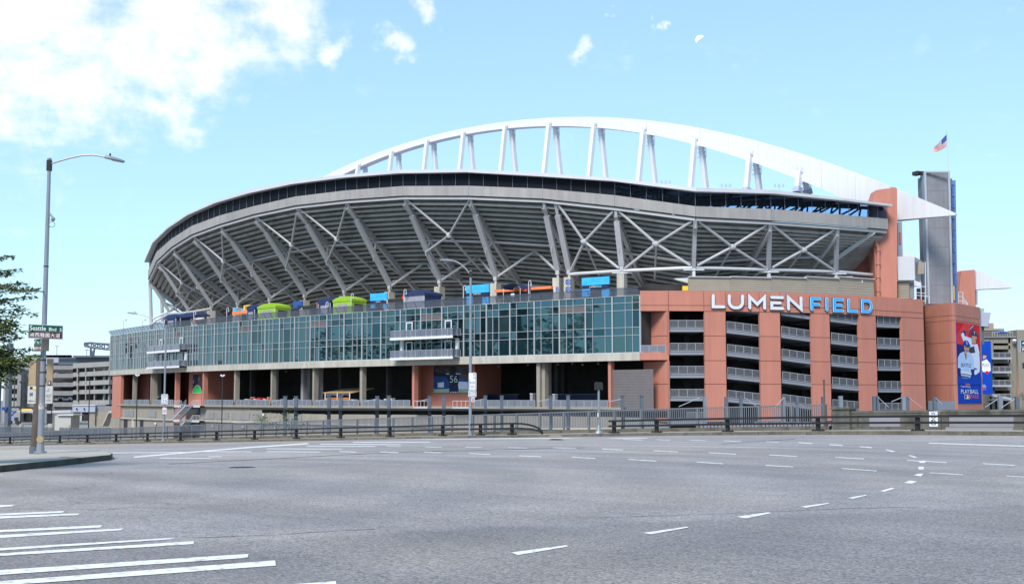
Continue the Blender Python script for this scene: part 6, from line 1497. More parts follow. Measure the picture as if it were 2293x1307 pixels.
for k, (a, b) in enumerate(seg):
    pbox(a, b, -2.86, -3.25, .1, 1.10, 'wall_panel', M['parapet']); pbox(a - .01, b + .01, -2.72, -3.34, 1.103, 1.23, 'coping', M['parapet'])
    pbox(a, b, -2.74, -2.857, .1, .34, 'plinth', M['parapet']); pbox(a, b, -2.76, -2.857, .98, 1.10, 'top_band', M['parapet'])
    pbox(a, a + .35, -2.76, -2.857, .343, .977, 'side_band', M['parapet']); pbox(b - .35, b, -2.76, -2.857, .343, .977, 'side_band', M['parapet'])
    pbox(b - .01, b + (.73 if k else 0.0) + .012, -2.60, -3.35, .1, 1.12, 'pier', M['parapet']) if k else None
for a, b, z0, z1 in ((-.35, 1.45, .36, .96), (-6.5, -2.95, .345, .965), (-6.5, -2.95, .12, .33), (-14.0, -12.0, .36, .96)):
    w = -2.845 if z0 > .34 else -2.735
    pbox(a, b, w, w - .01, z0, z1, 'paint_patch', M['parapet_patch'])
WS = thing('pier_sign', P3(-2.37, -2.59, .3), 'narrow white vertical marker reading W 6 6 0 on the parapet pier', 'sign')
a, b = P3(-2.15, -2.585, .36), P3(-2.62, -2.585, .36); bx = MB(); x_ = (b - a).normalized(); n_ = x_.cross(up); w_ = (b - a).length; bx.prism([(0, 0), (w_, 0), (w_, .80), (0, .80)], a + n_ * .02, x_, up, .02); bx.build('plate', M['sign_white'], WS)
bx = MB()
for i, ch in enumerate('W660'): put_text(bx, ch, a, x_, up, w_ * .22, .62 - i * .18, w_ * .56, .145, .03)
bx.build('lettering', M['navy'], WS)

# ================================================================== LAMP POSTS AND SIGNS
def lamp_post(base, H, arm, r0, r1, label, m='galv', photocell=True):
    """arm: list of offsets (dx, dz) from the pole top in the picture plane"""
    t = thing('lamp_post', base, label, 'street lamp', 'cobra-head street lamps')
    bx = MB(); bx.tube(base, base + up * H, r0, 14, r1); bx.tube(base + up * H, base + up * (H + .06), r1 * 1.25, 12); bx.build('pole', M[m], t, smooth=False)
    bx = MB(); bx.tube(base, base + up * .06, r0 * 1.9, 12); bx.tube(base, base + up * .35, r0 * 1.25, 12, r0 * 1.1); bx.build('base_plate', M[m], t)
    pts = [base + Vector((dx, dy, H + dz)) for dx, dy, dz in arm]; bx = MB(); bx.path(pts, .045 * r1 / .08, 8); bx.build('arm', M['galv_rust'], t)
    bx = MB(); bx.beam(base + up * (H - .42), base + up * (H - .02), r1 * 2.6, r1 * 2.6); bx.build('bracket', M['black_steel'], t)
    e = pts[-1]; d = (pts[-1] - pts[-2]).normalized(); s = r1 / .08; side = d.cross(up).normalized(); u2 = side.cross(d)
    bx = MB(); K = 7; prev = None
    for k in range(K + 1):
        f = k / K; w = (.13 + .14 * math.sin(min(1, f * 1.15) * math.pi * .78)) * s * (1 if f < .98 else .5); h = (.085 + .035 * math.sin(f * math.pi)) * s * (1 - .55 * f); c = e + d * (f * .95 - .1) * s
        ring = [c - side * w - u2 * .03 * s, c - side * w * .6 + u2 * h, c + side * w * .6 + u2 * h, c + side * w - u2 * .03 * s, c + side * w * .6 - u2 * .06 * s, c - side * w * .6 - u2 * .06 * s]
        if prev:
            for a in range(6): bx.quad(prev[a], prev[(a + 1) % 6], ring[(a + 1) % 6], ring[a])
        else: bx.add(ring, [tuple(range(6))])
        prev = ring
    bx.add(prev, [tuple(range(6))[::-1]]); hd = bx.build('lamp_head', M['galv'], t)
    bx = MB(); bx.beam(e + d * .25 * s - u2 * .075 * s, e + d * .8 * s - u2 * .06 * s, .26 * s, .03 * s); bx.build('lens', M['lens'], hd)
    bx = MB(); q = e + d * .12 * s + u2 * .1 * s; bx.tube(q, q + up * .13 * s, .045 * s, 8); bx.build('photocell', M['black_steel'], hd)
    return t
b1 = on_road(90, 1013.5, .17); Y1 = b1.y; k1 = Y1 / 2790
H1 = zfor(358, 112, Y1) - b1.z
A1 = [atY(px, v, Y1) for px, v in ((113, 367), (130, 361.5), (160, 353), (185, 348), (205, 347), (222, 349), (240, 353))]
LP1 = lamp_post(b1, H1, [(q.x - b1.x, 0, q.z - b1.z - H1) for q in A1], .122, .062, 'nearest tall gray lamp post with street name signs on the left')
bx = MB(); q = b1 + Vector((.02, -.112, .5)); bx.tube(q + Vector((0, .06, 0)), q - Vector((0, .02, 0)), .13, 14); bx.build('hand_hole_cover', M['beige'], LP1)
bx = MB()
for h in (2.45, 2.95, 3.4, 6.9): bx.tube(b1 + up * h, b1 + up * (h + .04), .122 - .06 * h / H1 + .012, 14)
bx.build('steel_strap', M['black_steel'], LP1)
bx = MB(); q = atY(116, 483, Y1); bx.beam(q + Vector((-.1, 0, .1)), q + Vector((.02, 0, -.05)), .06, .06); bx.sphere(q + Vector((.05, 0, -.13)), .085, 8, 6)
for k in range(10): a0, a1 = k * .628, (k + 1) * .628; c = q + Vector((.02, -.02, -.33)); bx.tube(c + Vector((math.cos(a0), 0, math.sin(a0))) * .11, c + Vector((math.cos(a1), 0, math.sin(a1))) * .11, .014, 5)
bx.build('camera', M['galv'], LP1)
bx = MB(); bx.tube(atY(99, 653, Y1), atY(-60, 641, Y1 - 6), .022, 5); bx.build('span_wire', M['black_steel'], LP1)
# street name signs
def sign_box(px0, px1, v0, v1, dz_l, Y, th, name, mats, split=.5, tilt=0.0):
    pass
SN = thing('street_sign', atY(97, 742, Y1 - .3), 'boxy green and brown street sign reading Seattle Blvd S with Chinese below', 'sign')
o = atY(62.5, 756, Y1 - .28); xr = atY(138, 759, Y1 - .02); x = Vector((xr.x - o.x, .35, xr.z - o.z)); L_ = x.length; x.normalize(); H_ = (758 - 727.5) * k1
y = up
bx = MB(); bx.prism([(0, 0), (L_, 0), (L_, H_), (0, H_)], o, x, y, .26, 0); bx.build('case', M['alu'], SN)
bx = MB(); bx.flat([(.03, H_ * .5), (L_ - .02, H_ * .5), (L_ - .02, H_ - .02), (.03, H_ - .02)], o, x, y, .006, 0); bx.flat([(.03, .02), (L_ - .02, .02), (L_ - .02, H_ * .475), (.03, H_ * .475)], o, x, y, .006, 1); bx.build('face', [M['sign_green'], M['sign_brown']], SN)
bx = MB(); put_text(bx, 'Seattle', o, x, y, .05 * L_, H_ * .57, L_ * .46, H_ * .34, .012); put_text(bx, 'Blvd', o, x, y, .60 * L_, H_ * .57, L_ * .21, H_ * .24, .012); put_text(bx, 'S', o, x, y, .91 * L_, H_ * .56, L_ * .055, H_ * .24, .012)
put_text(bx, '南西雅圖大道', o, x, y, .05 * L_, H_ * .09, L_ * .88, H_ * .32, .012); bx.build('lettering', M['white_paint'], SN)
bx = MB(); bx.flat([(0, 0), (.24, 0), (.24, H_ - .02), (0, H_ - .02)], o - Vector((.015, -.26, -.01)), Vector((.1, -.99, 0)).normalized(), y, 0.01); bx.build('end_cap', M['lens'], SN)
SN2 = thing('street_sign', atY(90, 773, Y1 - .3), 'smaller green and brown sign reading 4th Ave S under the larger one', 'sign')
o = atY(75.5, 786.5, Y1 - .22); xr = atY(103.5, 787, Y1 - .28); x = Vector((xr.x - o.x, -.5, 0)); L_ = x.length; x.normalize(); H_ = 27.5 * k1
bx = MB(); bx.prism([(0, 0), (L_, 0), (L_, H_), (0, H_)], o, x, y, .2, 0); bx.build('case', M['alu'], SN2)
bx = MB(); bx.flat([(.015, H_ * .5), (L_ - .015, H_ * .5), (L_ - .015, H_ - .015), (.015, H_ - .015)], o, x, y, .006, 0); bx.flat([(.015, .015), (L_ - .015, .015), (L_ - .015, H_ * .47), (.015, H_ * .47)], o, x, y, .006, 1); bx.build('face', [M['sign_green'], M['sign_brown']], SN2)
bx = MB(); put_text(bx, '4', o, x, y, .05 * L_, H_ * .58, L_ * .15, H_ * .33, .012); put_text(bx, 'th', o, x, y, .22 * L_, H_ * .75, L_ * .12, H_ * .16, .012); put_text(bx, 'Ave', o, x, y, .42 * L_, H_ * .58, L_ * .28, H_ * .25, .012); put_text(bx, 'S', o, x, y, .86 * L_, H_ * .6, L_ * .09, H_ * .27, .012); put_text(bx, '南第四大道', o, x, y, .05 * L_, H_ * .1, L_ * .9, H_ * .28, .012); bx.build('lettering', M['white_paint'], SN2)
bx = MB(); o2 = o + x * L_; bx.prism([(0, 0), (.26, 0), (.26, H_), (0, H_)], o2 + Vector((0, .0, 0)), Vector((.8, .6, 0)), y, .1, 0); bx.build('end_cap', M['parapet'], SN2)
# beige plates with stickered white boards
for px0, px1, lab, px2 in ((63.5, 81.5, 'tall beige plate with stickered white board on the left of the pole', 61.5), (103.5, 119, 'tall beige plate with sticker on the right of the pole', 101)):
    t = thing('beige_plate', atY((px0 + px1) / 2, 903, Y1 - .05), lab, 'panel', 'beige plates strapped to the lamp post')
    yo = -.12 if px0 < 90 else .0
    a, b = atY(px0, 862, Y1 + yo), atY(px1, 803, Y1 + yo); bx = MB(); bx.box(a.x, b.x, a.y, a.y + .06, a.z, b.z); bx.build('plate', M['beige'], t)
    a, b = atY(px2, 903, Y1 + yo), atY(px1 - .5, 863.5, Y1 + yo); bx = MB(); bx.box(a.x, b.x, a.y - .02, a.y + .06, a.z, b.z); wb = bx.build('white_board', M['off_white'], t)
    bx = MB(); w = b.x - a.x; h = b.z - a.z; oo = Vector((a.x, a.y - .024, a.z)); 
    if px0 < 90:
        bx.flat([(w * .25, h * .80), (w * .60, h * .80), (w * .60, h * .95), (w * .25, h * .95)], oo, (1, 0, 0), up, 0, 0); bx.flat([(w * .65, h * .83), (w, h * .83), (w, h * .94), (w * .65, h * .94)], oo, (1, 0, 0), up, 0, 1); bx.flat([(w * .25, h * .42), (w * .65, h * .44), (w * .66, h * .62), (w * .24, h * .60)], oo, (1, 0, 0), up, 0, 2); put_text(bx, 'MERICA', oo, (1, 0, 0), up, w * .08, h * .1, w * .86, h * .09, .002, 0); put_text(bx, 'PAX', oo, (1, 0, 0), up, w * .74, h * .72, w * .2, h * .06, .002, 2)
    else:
        bx.flat([(w * .3, h * 1.05), (w * .75, h * 1.05), (w * .75, h * 1.28), (w * .3, h * 1.28)], oo, (1, 0, 0), up, 0, 0); put_text(bx, '8', oo, (1, 0, 0), up, w * .42, h * 1.09, w * .2, h * .15, .002, 3); put_text(bx, 'VEST', oo, (1, 0, 0), up, w * .1, h * .32, w * .8, h * .2, .002, 2); put_text(bx, 'ECHO', oo, (1, 0, 0), up, w * .2, h * .14, w * .6, h * .1, .002, 2); bx.flat([(w * .1, h * .66), (w * .6, h * .7), (w * .5, h * .9)], oo, (1, 0, 0), up, 0, 4)
    bx.build('sticker', [M['dark'], M['yellow'], M['mast'], M['white_paint'], M['tent_gray']], wb)
WP = thing('wood_pole_stub', atY(77, 940, Y1 + 1.0), 'dark brown wooden pole stub standing behind the lamp post', 'pole')
bx = MB(); a = atY(79.5, 940, Y1 + 1.0); ztp = zfor(803, 84, Y1 + 1.0); bx.tube(Vector((a.x, a.y, zroad(a.x, a.y) + .1)), Vector((a.x + .14, a.y, ztp)), .165, 12, .15); bx.build('shaft', M['pole_brown'], WP)
bx = MB(); bx.tube(Vector((a.x, a.y, zroad(a.x, a.y) + .08)), Vector((a.x, a.y, zroad(a.x, a.y) + .4)), .19, 12); bx.build('base_band', M['mast'], WP)
st = thing('sticker_band', atY(96, 908, Y1 - .17), 'white torn sticker patch wrapped on the nearest lamp post', 'sticker')
bx = MB(); rr = .121
for k in range(6):
    a0, a1 = -2.3 + k * .3, -2.3 + (k + 1) * .3; z0, z1 = zfor(915, 93, Y1), zfor(902, 93, Y1); f = lambda a, z: Vector((b1.x + math.cos(a) * rr, b1.y + math.sin(a) * rr, z)); bx.quad(f(a0, z0 - (.05 if k % 2 else 0)), f(a1, z0), f(a1, z1), f(a0, z1 + (.04 if k % 3 else 0)))
bx.build('paper', M['off_white'], st)
bx = MB()
for k in range(5): a0 = -2.1 + k * .28; zc = zfor(905 + (k % 3) * 3, 93, Y1); f = lambda a, z: Vector((b1.x + math.cos(a) * (rr + .004), b1.y + math.sin(a) * (rr + .004), z)); bx.quad(f(a0, zc), f(a0 + .2, zc), f(a0 + .2, zc + .07), f(a0, zc + .05))
bx.build('scribble', M['mast'], st)

b2 = P3(29.9, .1, .19); Y2 = b2.y; dxp = b2.x
H2 = zfor(607, 1055, Y2) - b2.z
A2 = [atY(px, v, Y2) for px, v in ((1054, 615), (1047, 606), (1040, 598.5), (1032, 591.5), (1025, 587), (1018, 584.5), (1012, 584))]
sh = b2.x - atY(1053.3, 972, Y2).x
LP2 = lamp_post(b2, H2, [(q.x + sh - b2.x, 0, q.z - b2.z - H2) for q in A2], .115, .08, 'center gray lamp post carrying the white bus lane signs')
def plate_sign(px0, px1, v0, v1, Y, name, label, lines, m='sign_white', icon=None, sh_=0.0):
    a, b = atY(px0, v1, Y), atY(px1, v0, Y); a.x += sh_; b.x += sh_; t = thing(name, a, label, 'sign'); w, h = b.x - a.x, b.z - a.z; bx = MB(); bx.prism([(.04, 0), (w - .04, 0), (w, .04), (w, h - .04), (w - .04, h), (.04, h), (0, h - .04), (0, .04)], a, (1, 0, 0), up, .03); bx.build('plate', M[m], t)
    bx = MB()
    for e0, e1, e2, e3 in ((.04, .04, w - .04, .06), (.04, h - .06, w - .04, h - .04), (.04, .06, .06, h - .06), (w - .06, .06, w - .04, h - .06)): bx.flat([(e0, e1), (e2, e1), (e2, e3), (e0, e3)], a, (1, 0, 0), up, .004)
    for s_, fx, fy, fw, fh in lines: put_text(bx, s_, a, (1, 0, 0), up, w * fx, h * fy, w * fw, h * fh, .005)
    if icon == 'bus':
        bx.flat([(.06, h * .62), (w * .46, h * .62), (w * .46, h * .965), (.06, h * .965)], a, (1, 0, 0), up, .005)
    if icon == 'no':
        cx, cy, r = w / 2, h * .45, w * .36
        for k in range(12): a0, a1 = k * .5236, (k + 1) * .5236; bx.flat([(cx + r * math.cos(a0), cy + r * math.sin(a0)), (cx + r * math.cos(a1), cy + r * math.sin(a1)), (cx + r * .75 * math.cos(a1), cy + r * .75 * math.sin(a1)), (cx + r * .75 * math.cos(a0), cy + r * .75 * math.sin(a0))][::-1], a, (1, 0, 0), up, .006, 1)
        bx.flat([(cx - r * .6, cy - r * .4), (cx - r * .4, cy - r * .6), (cx + r * .6, cy + r * .4), (cx + r * .4, cy + r * .6)], a, (1, 0, 0), up, .007, 1)
    bx.build('lettering', [M['dark'], M['red']], t)
    if icon == 'bus':
        bx = MB(); cx, cy = w * .26, h * .79; bx.prism([(cx - .12, cy - .22), (cx + .12, cy - .22), (cx + .12, cy + .2), (cx - .12, cy + .2)], a + Vector((0, -.012, 0)), (1, 0, 0), up, .002); bx.build('bus_symbol', M['white'], t)
    return t
Ys = Y2 - .16
plate_sign(1050, 1067, 834, 873, Ys, 'bus_lane_sign', 'white sign reading BUSES ONLY with a bus symbol on the center lamp post', [('LEFT', .56, .82, .34, .1), ('LANE', .56, .66, .34, .1), ('BUSES', .16, .36, .68, .13), ('ONLY', .22, .14, .56, .13)], icon='bus', sh_=sh)
plate_sign(1049, 1067, 873.8, 888.2, Ys, 'turn_sign', 'lower white sign reading LEFT TURNS PERMITTED under the BUSES ONLY sign', [('LEFT TURNS', .1, .66, .8, .2), ('PERMITTED', .12, .38, .76, .2), ('5TH SIGNAL', .12, .1, .76, .18)], sh_=sh)
plate_sign(1055.5, 1062.5, 889, 899.5, Ys, 'no_stop_sign', 'small square no turn sign with red circle below the turn sign', [('E', .4, .3, .25, .3)], icon='no', sh_=sh)
b3 = P3(70.0, .1, .19); Y3 = b3.y; H3 = zfor(716, 371.5, Y3) - b3.z; sh3 = b3.x - atY(370, 975, Y3).x
A3 = [atY(px, v, Y3) for px, v in ((370, 724), (358, 718.5), (345, 713.5), (332, 708.5), (322, 705), (314, 702.8), (308, 702))]
LP3 = lamp_post(b3, H3, [(q.x + sh3 - b3.x, 0, q.z - b3.z - H3) for q in A3], .108, .072, 'left far gray lamp post carrying the speed limit sign')
plate_sign(364.5, 379.5, 882, 904.5, Y3 - .16, 'speed_sign', 'white SPEED LIMIT 25 sign on the far lamp post', [('SPEED', .14, .76, .72, .15), ('LIMIT', .18, .56, .64, .15), ('25', .16, .12, .68, .36)], sh_=sh3)
plate_sign(367, 377, 912, 927, Y3 - .16, 'no_stop_sign', 'small no parking sign with red circle under the speed limit sign', [('P', .4, .3, .22, .3)], icon='no', sh_=sh3)
PS = thing('signal_post', P3(18.3, .15, .19), 'short gray post with a dark walk signal box facing away', 'traffic signal')
p = P3(18.3, .15, .19); bx = MB(); bx.tube(p, p + up * .5, .2, 10, .09); bx.tube(p, p + up * .12, .27, 8, .22); bx.tube(p + up * .5, p + up * 2.7, .07, 10); bx.build('post', M['galv'], PS)
bx = MB(); bx.beam(p + up * 2.72 + Vector((-.26, 0, .2)), p + up * 2.72 + Vector((.26, 0, .2)), .3, .44); bx.beam(p + up * 3.16 + Vector((-.2, 0, 0)), p + up * 3.16 + Vector((.2, 0, 0)), .22, .05); bx.build('signal_box', M['black_steel'], PS)
bx = MB(); bx.beam(p + up * 1.0 + Vector((-.06, -.1, 0)), p + up * 1.25 + Vector((-.06, -.1, 0)), .11, .08); bx.build('push_button', M['off_white'], PS)
RS2 = thing('street_sign', atY(2290, 772, 44), 'green and brown street sign cut off by the right edge', 'sign')
for v0, v1, m_, ch in ((760.5, 775, 'sign_green', '4'), (775.8, 788, 'sign_brown', '南')):
    a, b = atY(2284.5, v1, 44), atY(2345, v0, 44); bx = MB(); bx.box(a.x, b.x, 44, 44.2, a.z, b.z); bx.build('case', M['alu'], RS2); bx = MB(); oo = Vector((a.x, 43.99, a.z)); w, h = b.x - a.x, b.z - a.z; bx.flat([(.03, .015), (w, .015), (w, h - .015), (.03, h - .015)], oo, (1, 0, 0), up, 0, 0); put_text(bx, ch, oo, (1, 0, 0), up, .06, h * .2, .16, h * .6, .004, 1); bx.build('face', [M[m_], M['white_paint']], RS2)
bx = MB(); q = atY(2335, 700, 44.35); bx.tube(Vector((q.x, q.y, zroad(q.x, q.y))), q, .12, 10); bx.build('post', M['galv'], RS2)

# ================================================================== LEFT BACKGROUND
PG = thing('parking_garage', (-140, 420, GZ), 'pale concrete parking garage with five open levels behind the pole', 'parking garage')
YG = 400.0
def gbox(px0, px1, v0, v1, Y, dep, name, m): return wbox(px0, px1, v0, v1, Y, dep, name, m, PG)
def wedge(px0, px1, Ya, Yb, va0, va1, vb0, vb1, dep, name, m):
    a, b = atY(px0, va1, Ya), atY(px1, vb1, Yb); c, d = atY(px0, va0, Ya), atY(px1, vb0, Yb); n = Vector((0, dep, 0)); bx = MB(); bx.hexa([a, b, b + n, a + n, c, d, d + n, c + n]); return bx.build(name, M[m], PG)
lv_r = [(813, 824.5, 809, 819.5), (834, 843.5, 829, 839.5), (853.5, 864, 850, 860), (873, 882.5, 871, 880), (896, 906, 895, 905)]
for va0, va1, vb0, vb1 in lv_r: wedge(163.5, 244, 398, 380, va0, va1, vb0, vb1, 3, 'spandrel', 'garage')
for i in range(4):
    for k, px in enumerate((173, 191.5, 211, 231.5, 243)): gbox(px - 1.2, px + 1.2, lv_r[i][1] - 2, lv_r[i + 1][0] + 3, 394 - k * 3, 1.5, 'column', 'garage')
wedge(163, 250, 404, 390, 815, 912, 812, 912, 1, 'dark_interior', 'interior')
lv_m = [(818, 827), (836, 845.5), (856, 865.5), (875, 885), (900, 910)]
for v0, v1 in lv_m: gbox(118, 163.5, v0, v1, 401, 3, 'spandrel', 'garage_gray'); gbox(39, 105, v0 + 1, v1 + 1, 399, 3, 'spandrel', 'garage_gray')
gbox(38, 165, 822, 935, 408, 2, 'dark_interior', 'interior')
gbox(105, 165, 910, 950, 402, 2, 'base_wall', 'garage_gray')
for v0, v1 in ((830, 836), (849.5, 853.5), (867, 872), (887, 897)): pass
lv_l = [(826, 829), (842, 850), (861, 870), (881.5, 890), (897, 909)]
for v0, v1 in lv_l: gbox(12, 40, v0, v1, 396, 3, 'spandrel', 'garage')
gbox(5, 14, 824, 945, 395.8, 3, 'corner_pier', 'garage'); gbox(30, 33, 824, 909, 395.6, 2, 'column', 'garage'); gbox(10, 42, 824, 912, 399, 1, 'dark_interior', 'interior'); gbox(37, 48, 824, 909, 395.4, 3, 'stair_tower', 'garage_gray')
gbox(12, 48, 909, 945, 396.5, 3, 'base_wall', 'garage'); gbox(52, 70, 925, 940, 398.6, .5, 'opening', 'dark'); gbox(48, 105, 910, 945, 399.5, 2, 'base_wall', 'garage_gray')
for i, (px, v, m_) in enumerate(((131, 841.5, 'white'), (140, 841.5, 'tent_gray'), (150, 842, 'sign_white'), (129, 861.5, 'mast'), (141, 862, 'white'), (124, 895, 'white'), (147, 895, 'sign_white'), (213, 892, 'tent_gray'), (224, 892, 'white'))):
    t = thing('parked_car', atY(px, v + 3, 404.5), ['white car on the second garage level, left', 'gray car on the second garage level, middle', 'pale car on the second garage level, right', 'dark car on the third garage level', 'white car on the third garage level', 'white car on the lowest open level, left', 'pale car on the lowest open level, center', 'gray car in the columned wing, left', 'white car in the columned wing, right'][i], 'car', 'cars parked in the garage')
    p = atY(px, v + 3, 404.0); bx = MB(); bx.prism([(-2.1, .3), (2.1, .3), (2.15, .8), (1.5, .95), (.9, 1.45), (-1.0, 1.45), (-1.7, .95), (-2.15, .85)], p, (1, 0, 0), up, 1.7); bx.build('body', M[m_], t)
    bx = MB(); bx.prism([(-.9, .98), (.95, .98), (.75, 1.36), (-.85, 1.36)], p - Vector((0, .01, 0)), (1, 0, 0), up, .02); bx.build('windows', M['dark'], t)
    for sx in (-1.3, 1.3): bx = MB(); bx.tube(p + Vector((sx, -.02, .33)), p + Vector((sx, .25, .33)), .33, 10); bx.build('wheel', M['dark'], t)
BP = thing('ballpark', (-330, 650, GZ), 'distant ballpark with a dark navy roof and lattice truss', 'stadium')
bx = MB()
wbox(131, 300, 800, 816, 640, 30, 'roof_edge', 'mast', BP); wbox(163, 300, 795.5, 799.5, 636, 30, 'roof_ridge', 'mast', BP); wbox(62, 132, 795, 800.5, 642, 20, 'roof_lights', 'tent_gray', BP); wbox(96, 132, 800, 812, 642, 20, 'wall', 'lavender', BP); wbox(40, 300, 814, 900, 660, 30, 'wall', 'garage_gray', BP, GZ)
bx = MB(); f = lambda px, v, dy=0: atY(px, v, 636 + dy)
tops = [(189, 768), (204, 767), (219, 768.5), (234, 769.5), (262, 771)]; bots = [(189, 774), (205, 778), (219, 779.5), (234, 781.5), (262, 783)]
for dy in (0, 14):
    for a, b in zip(tops[:-1], tops[1:]): bx.tube(f(*a, dy), f(*b, dy), .5, 5)
    for a, b in zip(bots[:-1], bots[1:]): bx.tube(f(*a, dy), f(*b, dy), .5, 5)
    for (a, b), (c, d) in zip(zip(tops, bots), zip(tops[1:], bots[1:])): bx.tube(f(*a, dy), f(*d, dy), .35, 5); bx.tube(f(*b, dy), f(*c, dy), .35, 5); bx.tube(f(*a, dy), f(*b, dy), .35, 5)
for (a, b), (c, d) in (((203, 780), (203, 800)), ((212, 780), (209, 800)), ((203, 780), (210, 800)), ((212, 780), (203, 800))): bx.tube(f(a, b), f(c, d), .5, 5)
for a in tops: bx.tube(f(*a, 0), f(*a, 14), .35, 5)
bx.build('roof_truss', M['mast'], BP)
bx = MB()
for i in range(12): wpx = 64 + i * 8; q = atY(wpx, 797, 638); bx.beam(q, q + Vector((4, 0, 0)), .6, 1.1)
bx.build('light_bank', M['white'], BP)
for px, v in ((127, 774), (65, 782), (194, 783)):
    bx = MB(); bx.tube(atY(px, 800, 640), atY(px, v, 640), .25, 5); bx.beam(atY(px - 4, v, 640), atY(px + 4, v, 640), .5, .6); bx.build('light_mast', M['alu'], BP)
OS = thing('overhead_truss', atY(30, 766, 300), 'pale slanting truss roof edge glimpsed through the tree', 'roof'); bx = MB(); bx.hexa([atY(-40, 772, 300), atY(57, 757, 300), atY(57, 757, 304), atY(-40, 772, 304), atY(-40, 764, 300), atY(57, 755, 300), atY(57, 755, 304), atY(-40, 764, 304)]); bx.build('roof_edge', M['lavender'], OS); bx = MB(); bx.box(atY(15, 780, 300).x, atY(23, 780, 300).x, 300, 302, GZ, atY(15, 768, 300).z); bx.build('leg', M['mast'], OS)
BT2 = thing('blue_tower', (-160, 390, GZ), 'slim blue glass building sliver at the left edge', 'building'); wbox(-60, 2.0, 850, 895, 380, .6, 'wall', 'stand_blue', BT2, GZ); wbox(-3, 1, 862, 893, 379.8, .2, 'window', 'dark', BT2)
LB = thing('ticket_building', (-110, 310, GZ), 'low building with lavender band beside the stadium corner', 'building')
wbox(162, 213, 908, 922, 330, 8, 'band', 'lavender', LB); wbox(213, 252, 909, 922, 331, 8, 'band', 'garage_gray', LB); wbox(162, 213, 906, 908, 329.8, 9, 'coping', 'steel_white', LB); wbox(167, 180, 922, 940, 330.5, 7, 'wall', 'beige', LB); wbox(183, 197, 923, 942, 330.6, 7, 'opening', 'dark', LB); wbox(197, 213, 922, 950, 330.4, 7, 'wall', 'block', LB); wbox(213, 250, 922, 955, 331, 8, 'wall', 'cmu', LB); wbox(180, 183, 922, 942, 330.3, 1, 'post', 'steel_white', LB)
for px in (171, 188): wbox(px - 1, px + 1, 913, 917, 329.6, .4, 'wall_lamp', 'dark', LB)
RMP = thing('stair_ramp', (-92, 290, GZ), 'steep pale stair ramp leaning on the stadium corner', 'ramp'); bx = MB(); bx.beam(atY(236, 952, 292), atY(250, 922, 288), 1.4, .5); bx.build('stringer', M['concrete'], RMP)
bx = MB(); bx.beam(atY(237, 949, 291.5), atY(251, 919, 287.5), .15, .15); bx.build('handrail', M['steel_white'], RMP)
WC_ = thing('white_container', atY(141, 963, 250), 'plain white storage container with a raised roof plate', 'container'); wbox(122, 159, 930.5, 963, 250, 5, 'body', 'off_white', WC_); wbox(128, 164, 927.5, 930, 249.6, 6, 'roof', 'steel_white', WC_); wbox(154, 159, 951, 958, 249.8, .2, 'hatch', 'beige', WC_)
BL_ = thing('boom_lift', atY(27, 945, 300), 'bright blue folding boom lift parked by the garage', 'lift')
bx = MB(); bx.beam(atY(18, 937, 300), atY(36, 920, 300), .3, .3); bx.beam(atY(36, 922, 300), atY(8, 917, 300), .28, .25); bx.build('boom', M['boom_blue'], BL_); bx = MB(); c = atY(12, 915, 300); bx.box(c.x - .6, c.x + .5, 299.4, 300.6, c.z - .3, c.z + .45); bx.build('basket', M['boom_blue'], BL_); bx = MB(); a, b = atY(33, 946, 300), atY(40, 924, 300); bx.box(a.x + .2, b.x - .2, 299, 301, a.z + .4, a.z + 1.3); bx.build('turret', M['boom_blue'], BL_)
for px in (22, 38): bx = MB(); c = atY(px, 945, 299); bx.tube(c, c + Vector((0, .5, 0)), .5, 10); bx.build('wheel', M['dark'], BL_)
YB = thing('yellow_banner', atY(60, 921, 380), 'yellow banner strip on the garage base wall', 'banner'); wbox(47, 71, 914.5, 920.5, 392, .3, 'cloth', 'yellow', YB)
TS = thing('white_truss', atY(75, 924, 392), 'thin white lattice strip along the garage base', 'truss'); bx = MB()
for a, b in ((39, 75), (105, 160)):
    bx.tube(atY(a, 921, 391), atY(b, 919, 391), .15, 5); bx.tube(atY(a, 924, 391), atY(b, 922, 391), .15, 5)
    for i in range(9): u = a + (b - a) * i / 9; bx.tube(atY(u, 924, 391), atY(u + (b - a) / 18, 920, 391), .1, 4)
bx.build('lattice', M['steel_white'], TS)
for k, (px, vt, vb, Y, heads) in enumerate(((45.5, 857, 955, 300, 1), (114.5, 903, 955, 290, 0), (198, 848, 962, 250, 1), (305, 841, 960, 225, 2), (496.5, 842, 950, 190, 2))):
    t = thing('yard_lamp', Vector((atY(px, vb, Y).x, Y, GZ)), ['black yard lamp at the left side of the garage', 'short black yard pole just right of the signs', 'black yard lamp in front of the columned garage wing', 'black floodlight pole before the left concrete corner', 'black floodlight pole before the dark terracotta wall'][k], 'lamp post', 'black yard lamp posts')
    p = Vector((atY(px, vb, Y).x, Y, GZ)); tp = atY(px, vt, Y); r = .0009 * Y * .55; bx = MB(); bx.tube(p, Vector((p.x, Y, tp.z)), r, 8, r * .8); bx.build('pole', M['dark'], t)
    for h in range(heads): s = -1 if h else 1; bx = MB(); bx.beam(Vector((p.x, Y, tp.z)), Vector((p.x - s * 4.5 * Y / 2800, Y, tp.z + 3 * Y / 2800)), r * 3, r * 2.2); bx.build('lamp_head', M['sign_white'] if k > 2 else M['dark'], t)
    bx = MB(); bx.tube(p, p + up * (zfor(vb - 7, px, Y) - GZ if k in (0, 1) else 1.0), r * 5, 10); bx.build('footing', M['concrete'], t)
bx = MB(); q = [atZ(-60, 975, -5.2), atZ(125, 962, -5.2), atZ(250, 955, -5.2), atZ(-60, 945, -5.2)]
bx = MB(); bx.quad((-220, 190, GZ + .3), (-60, 190, GZ + .3), (-85, 390, GZ + .3), (-220, 390, GZ + .3)); bx.build('plaza', M['plaza'], kind='structure')
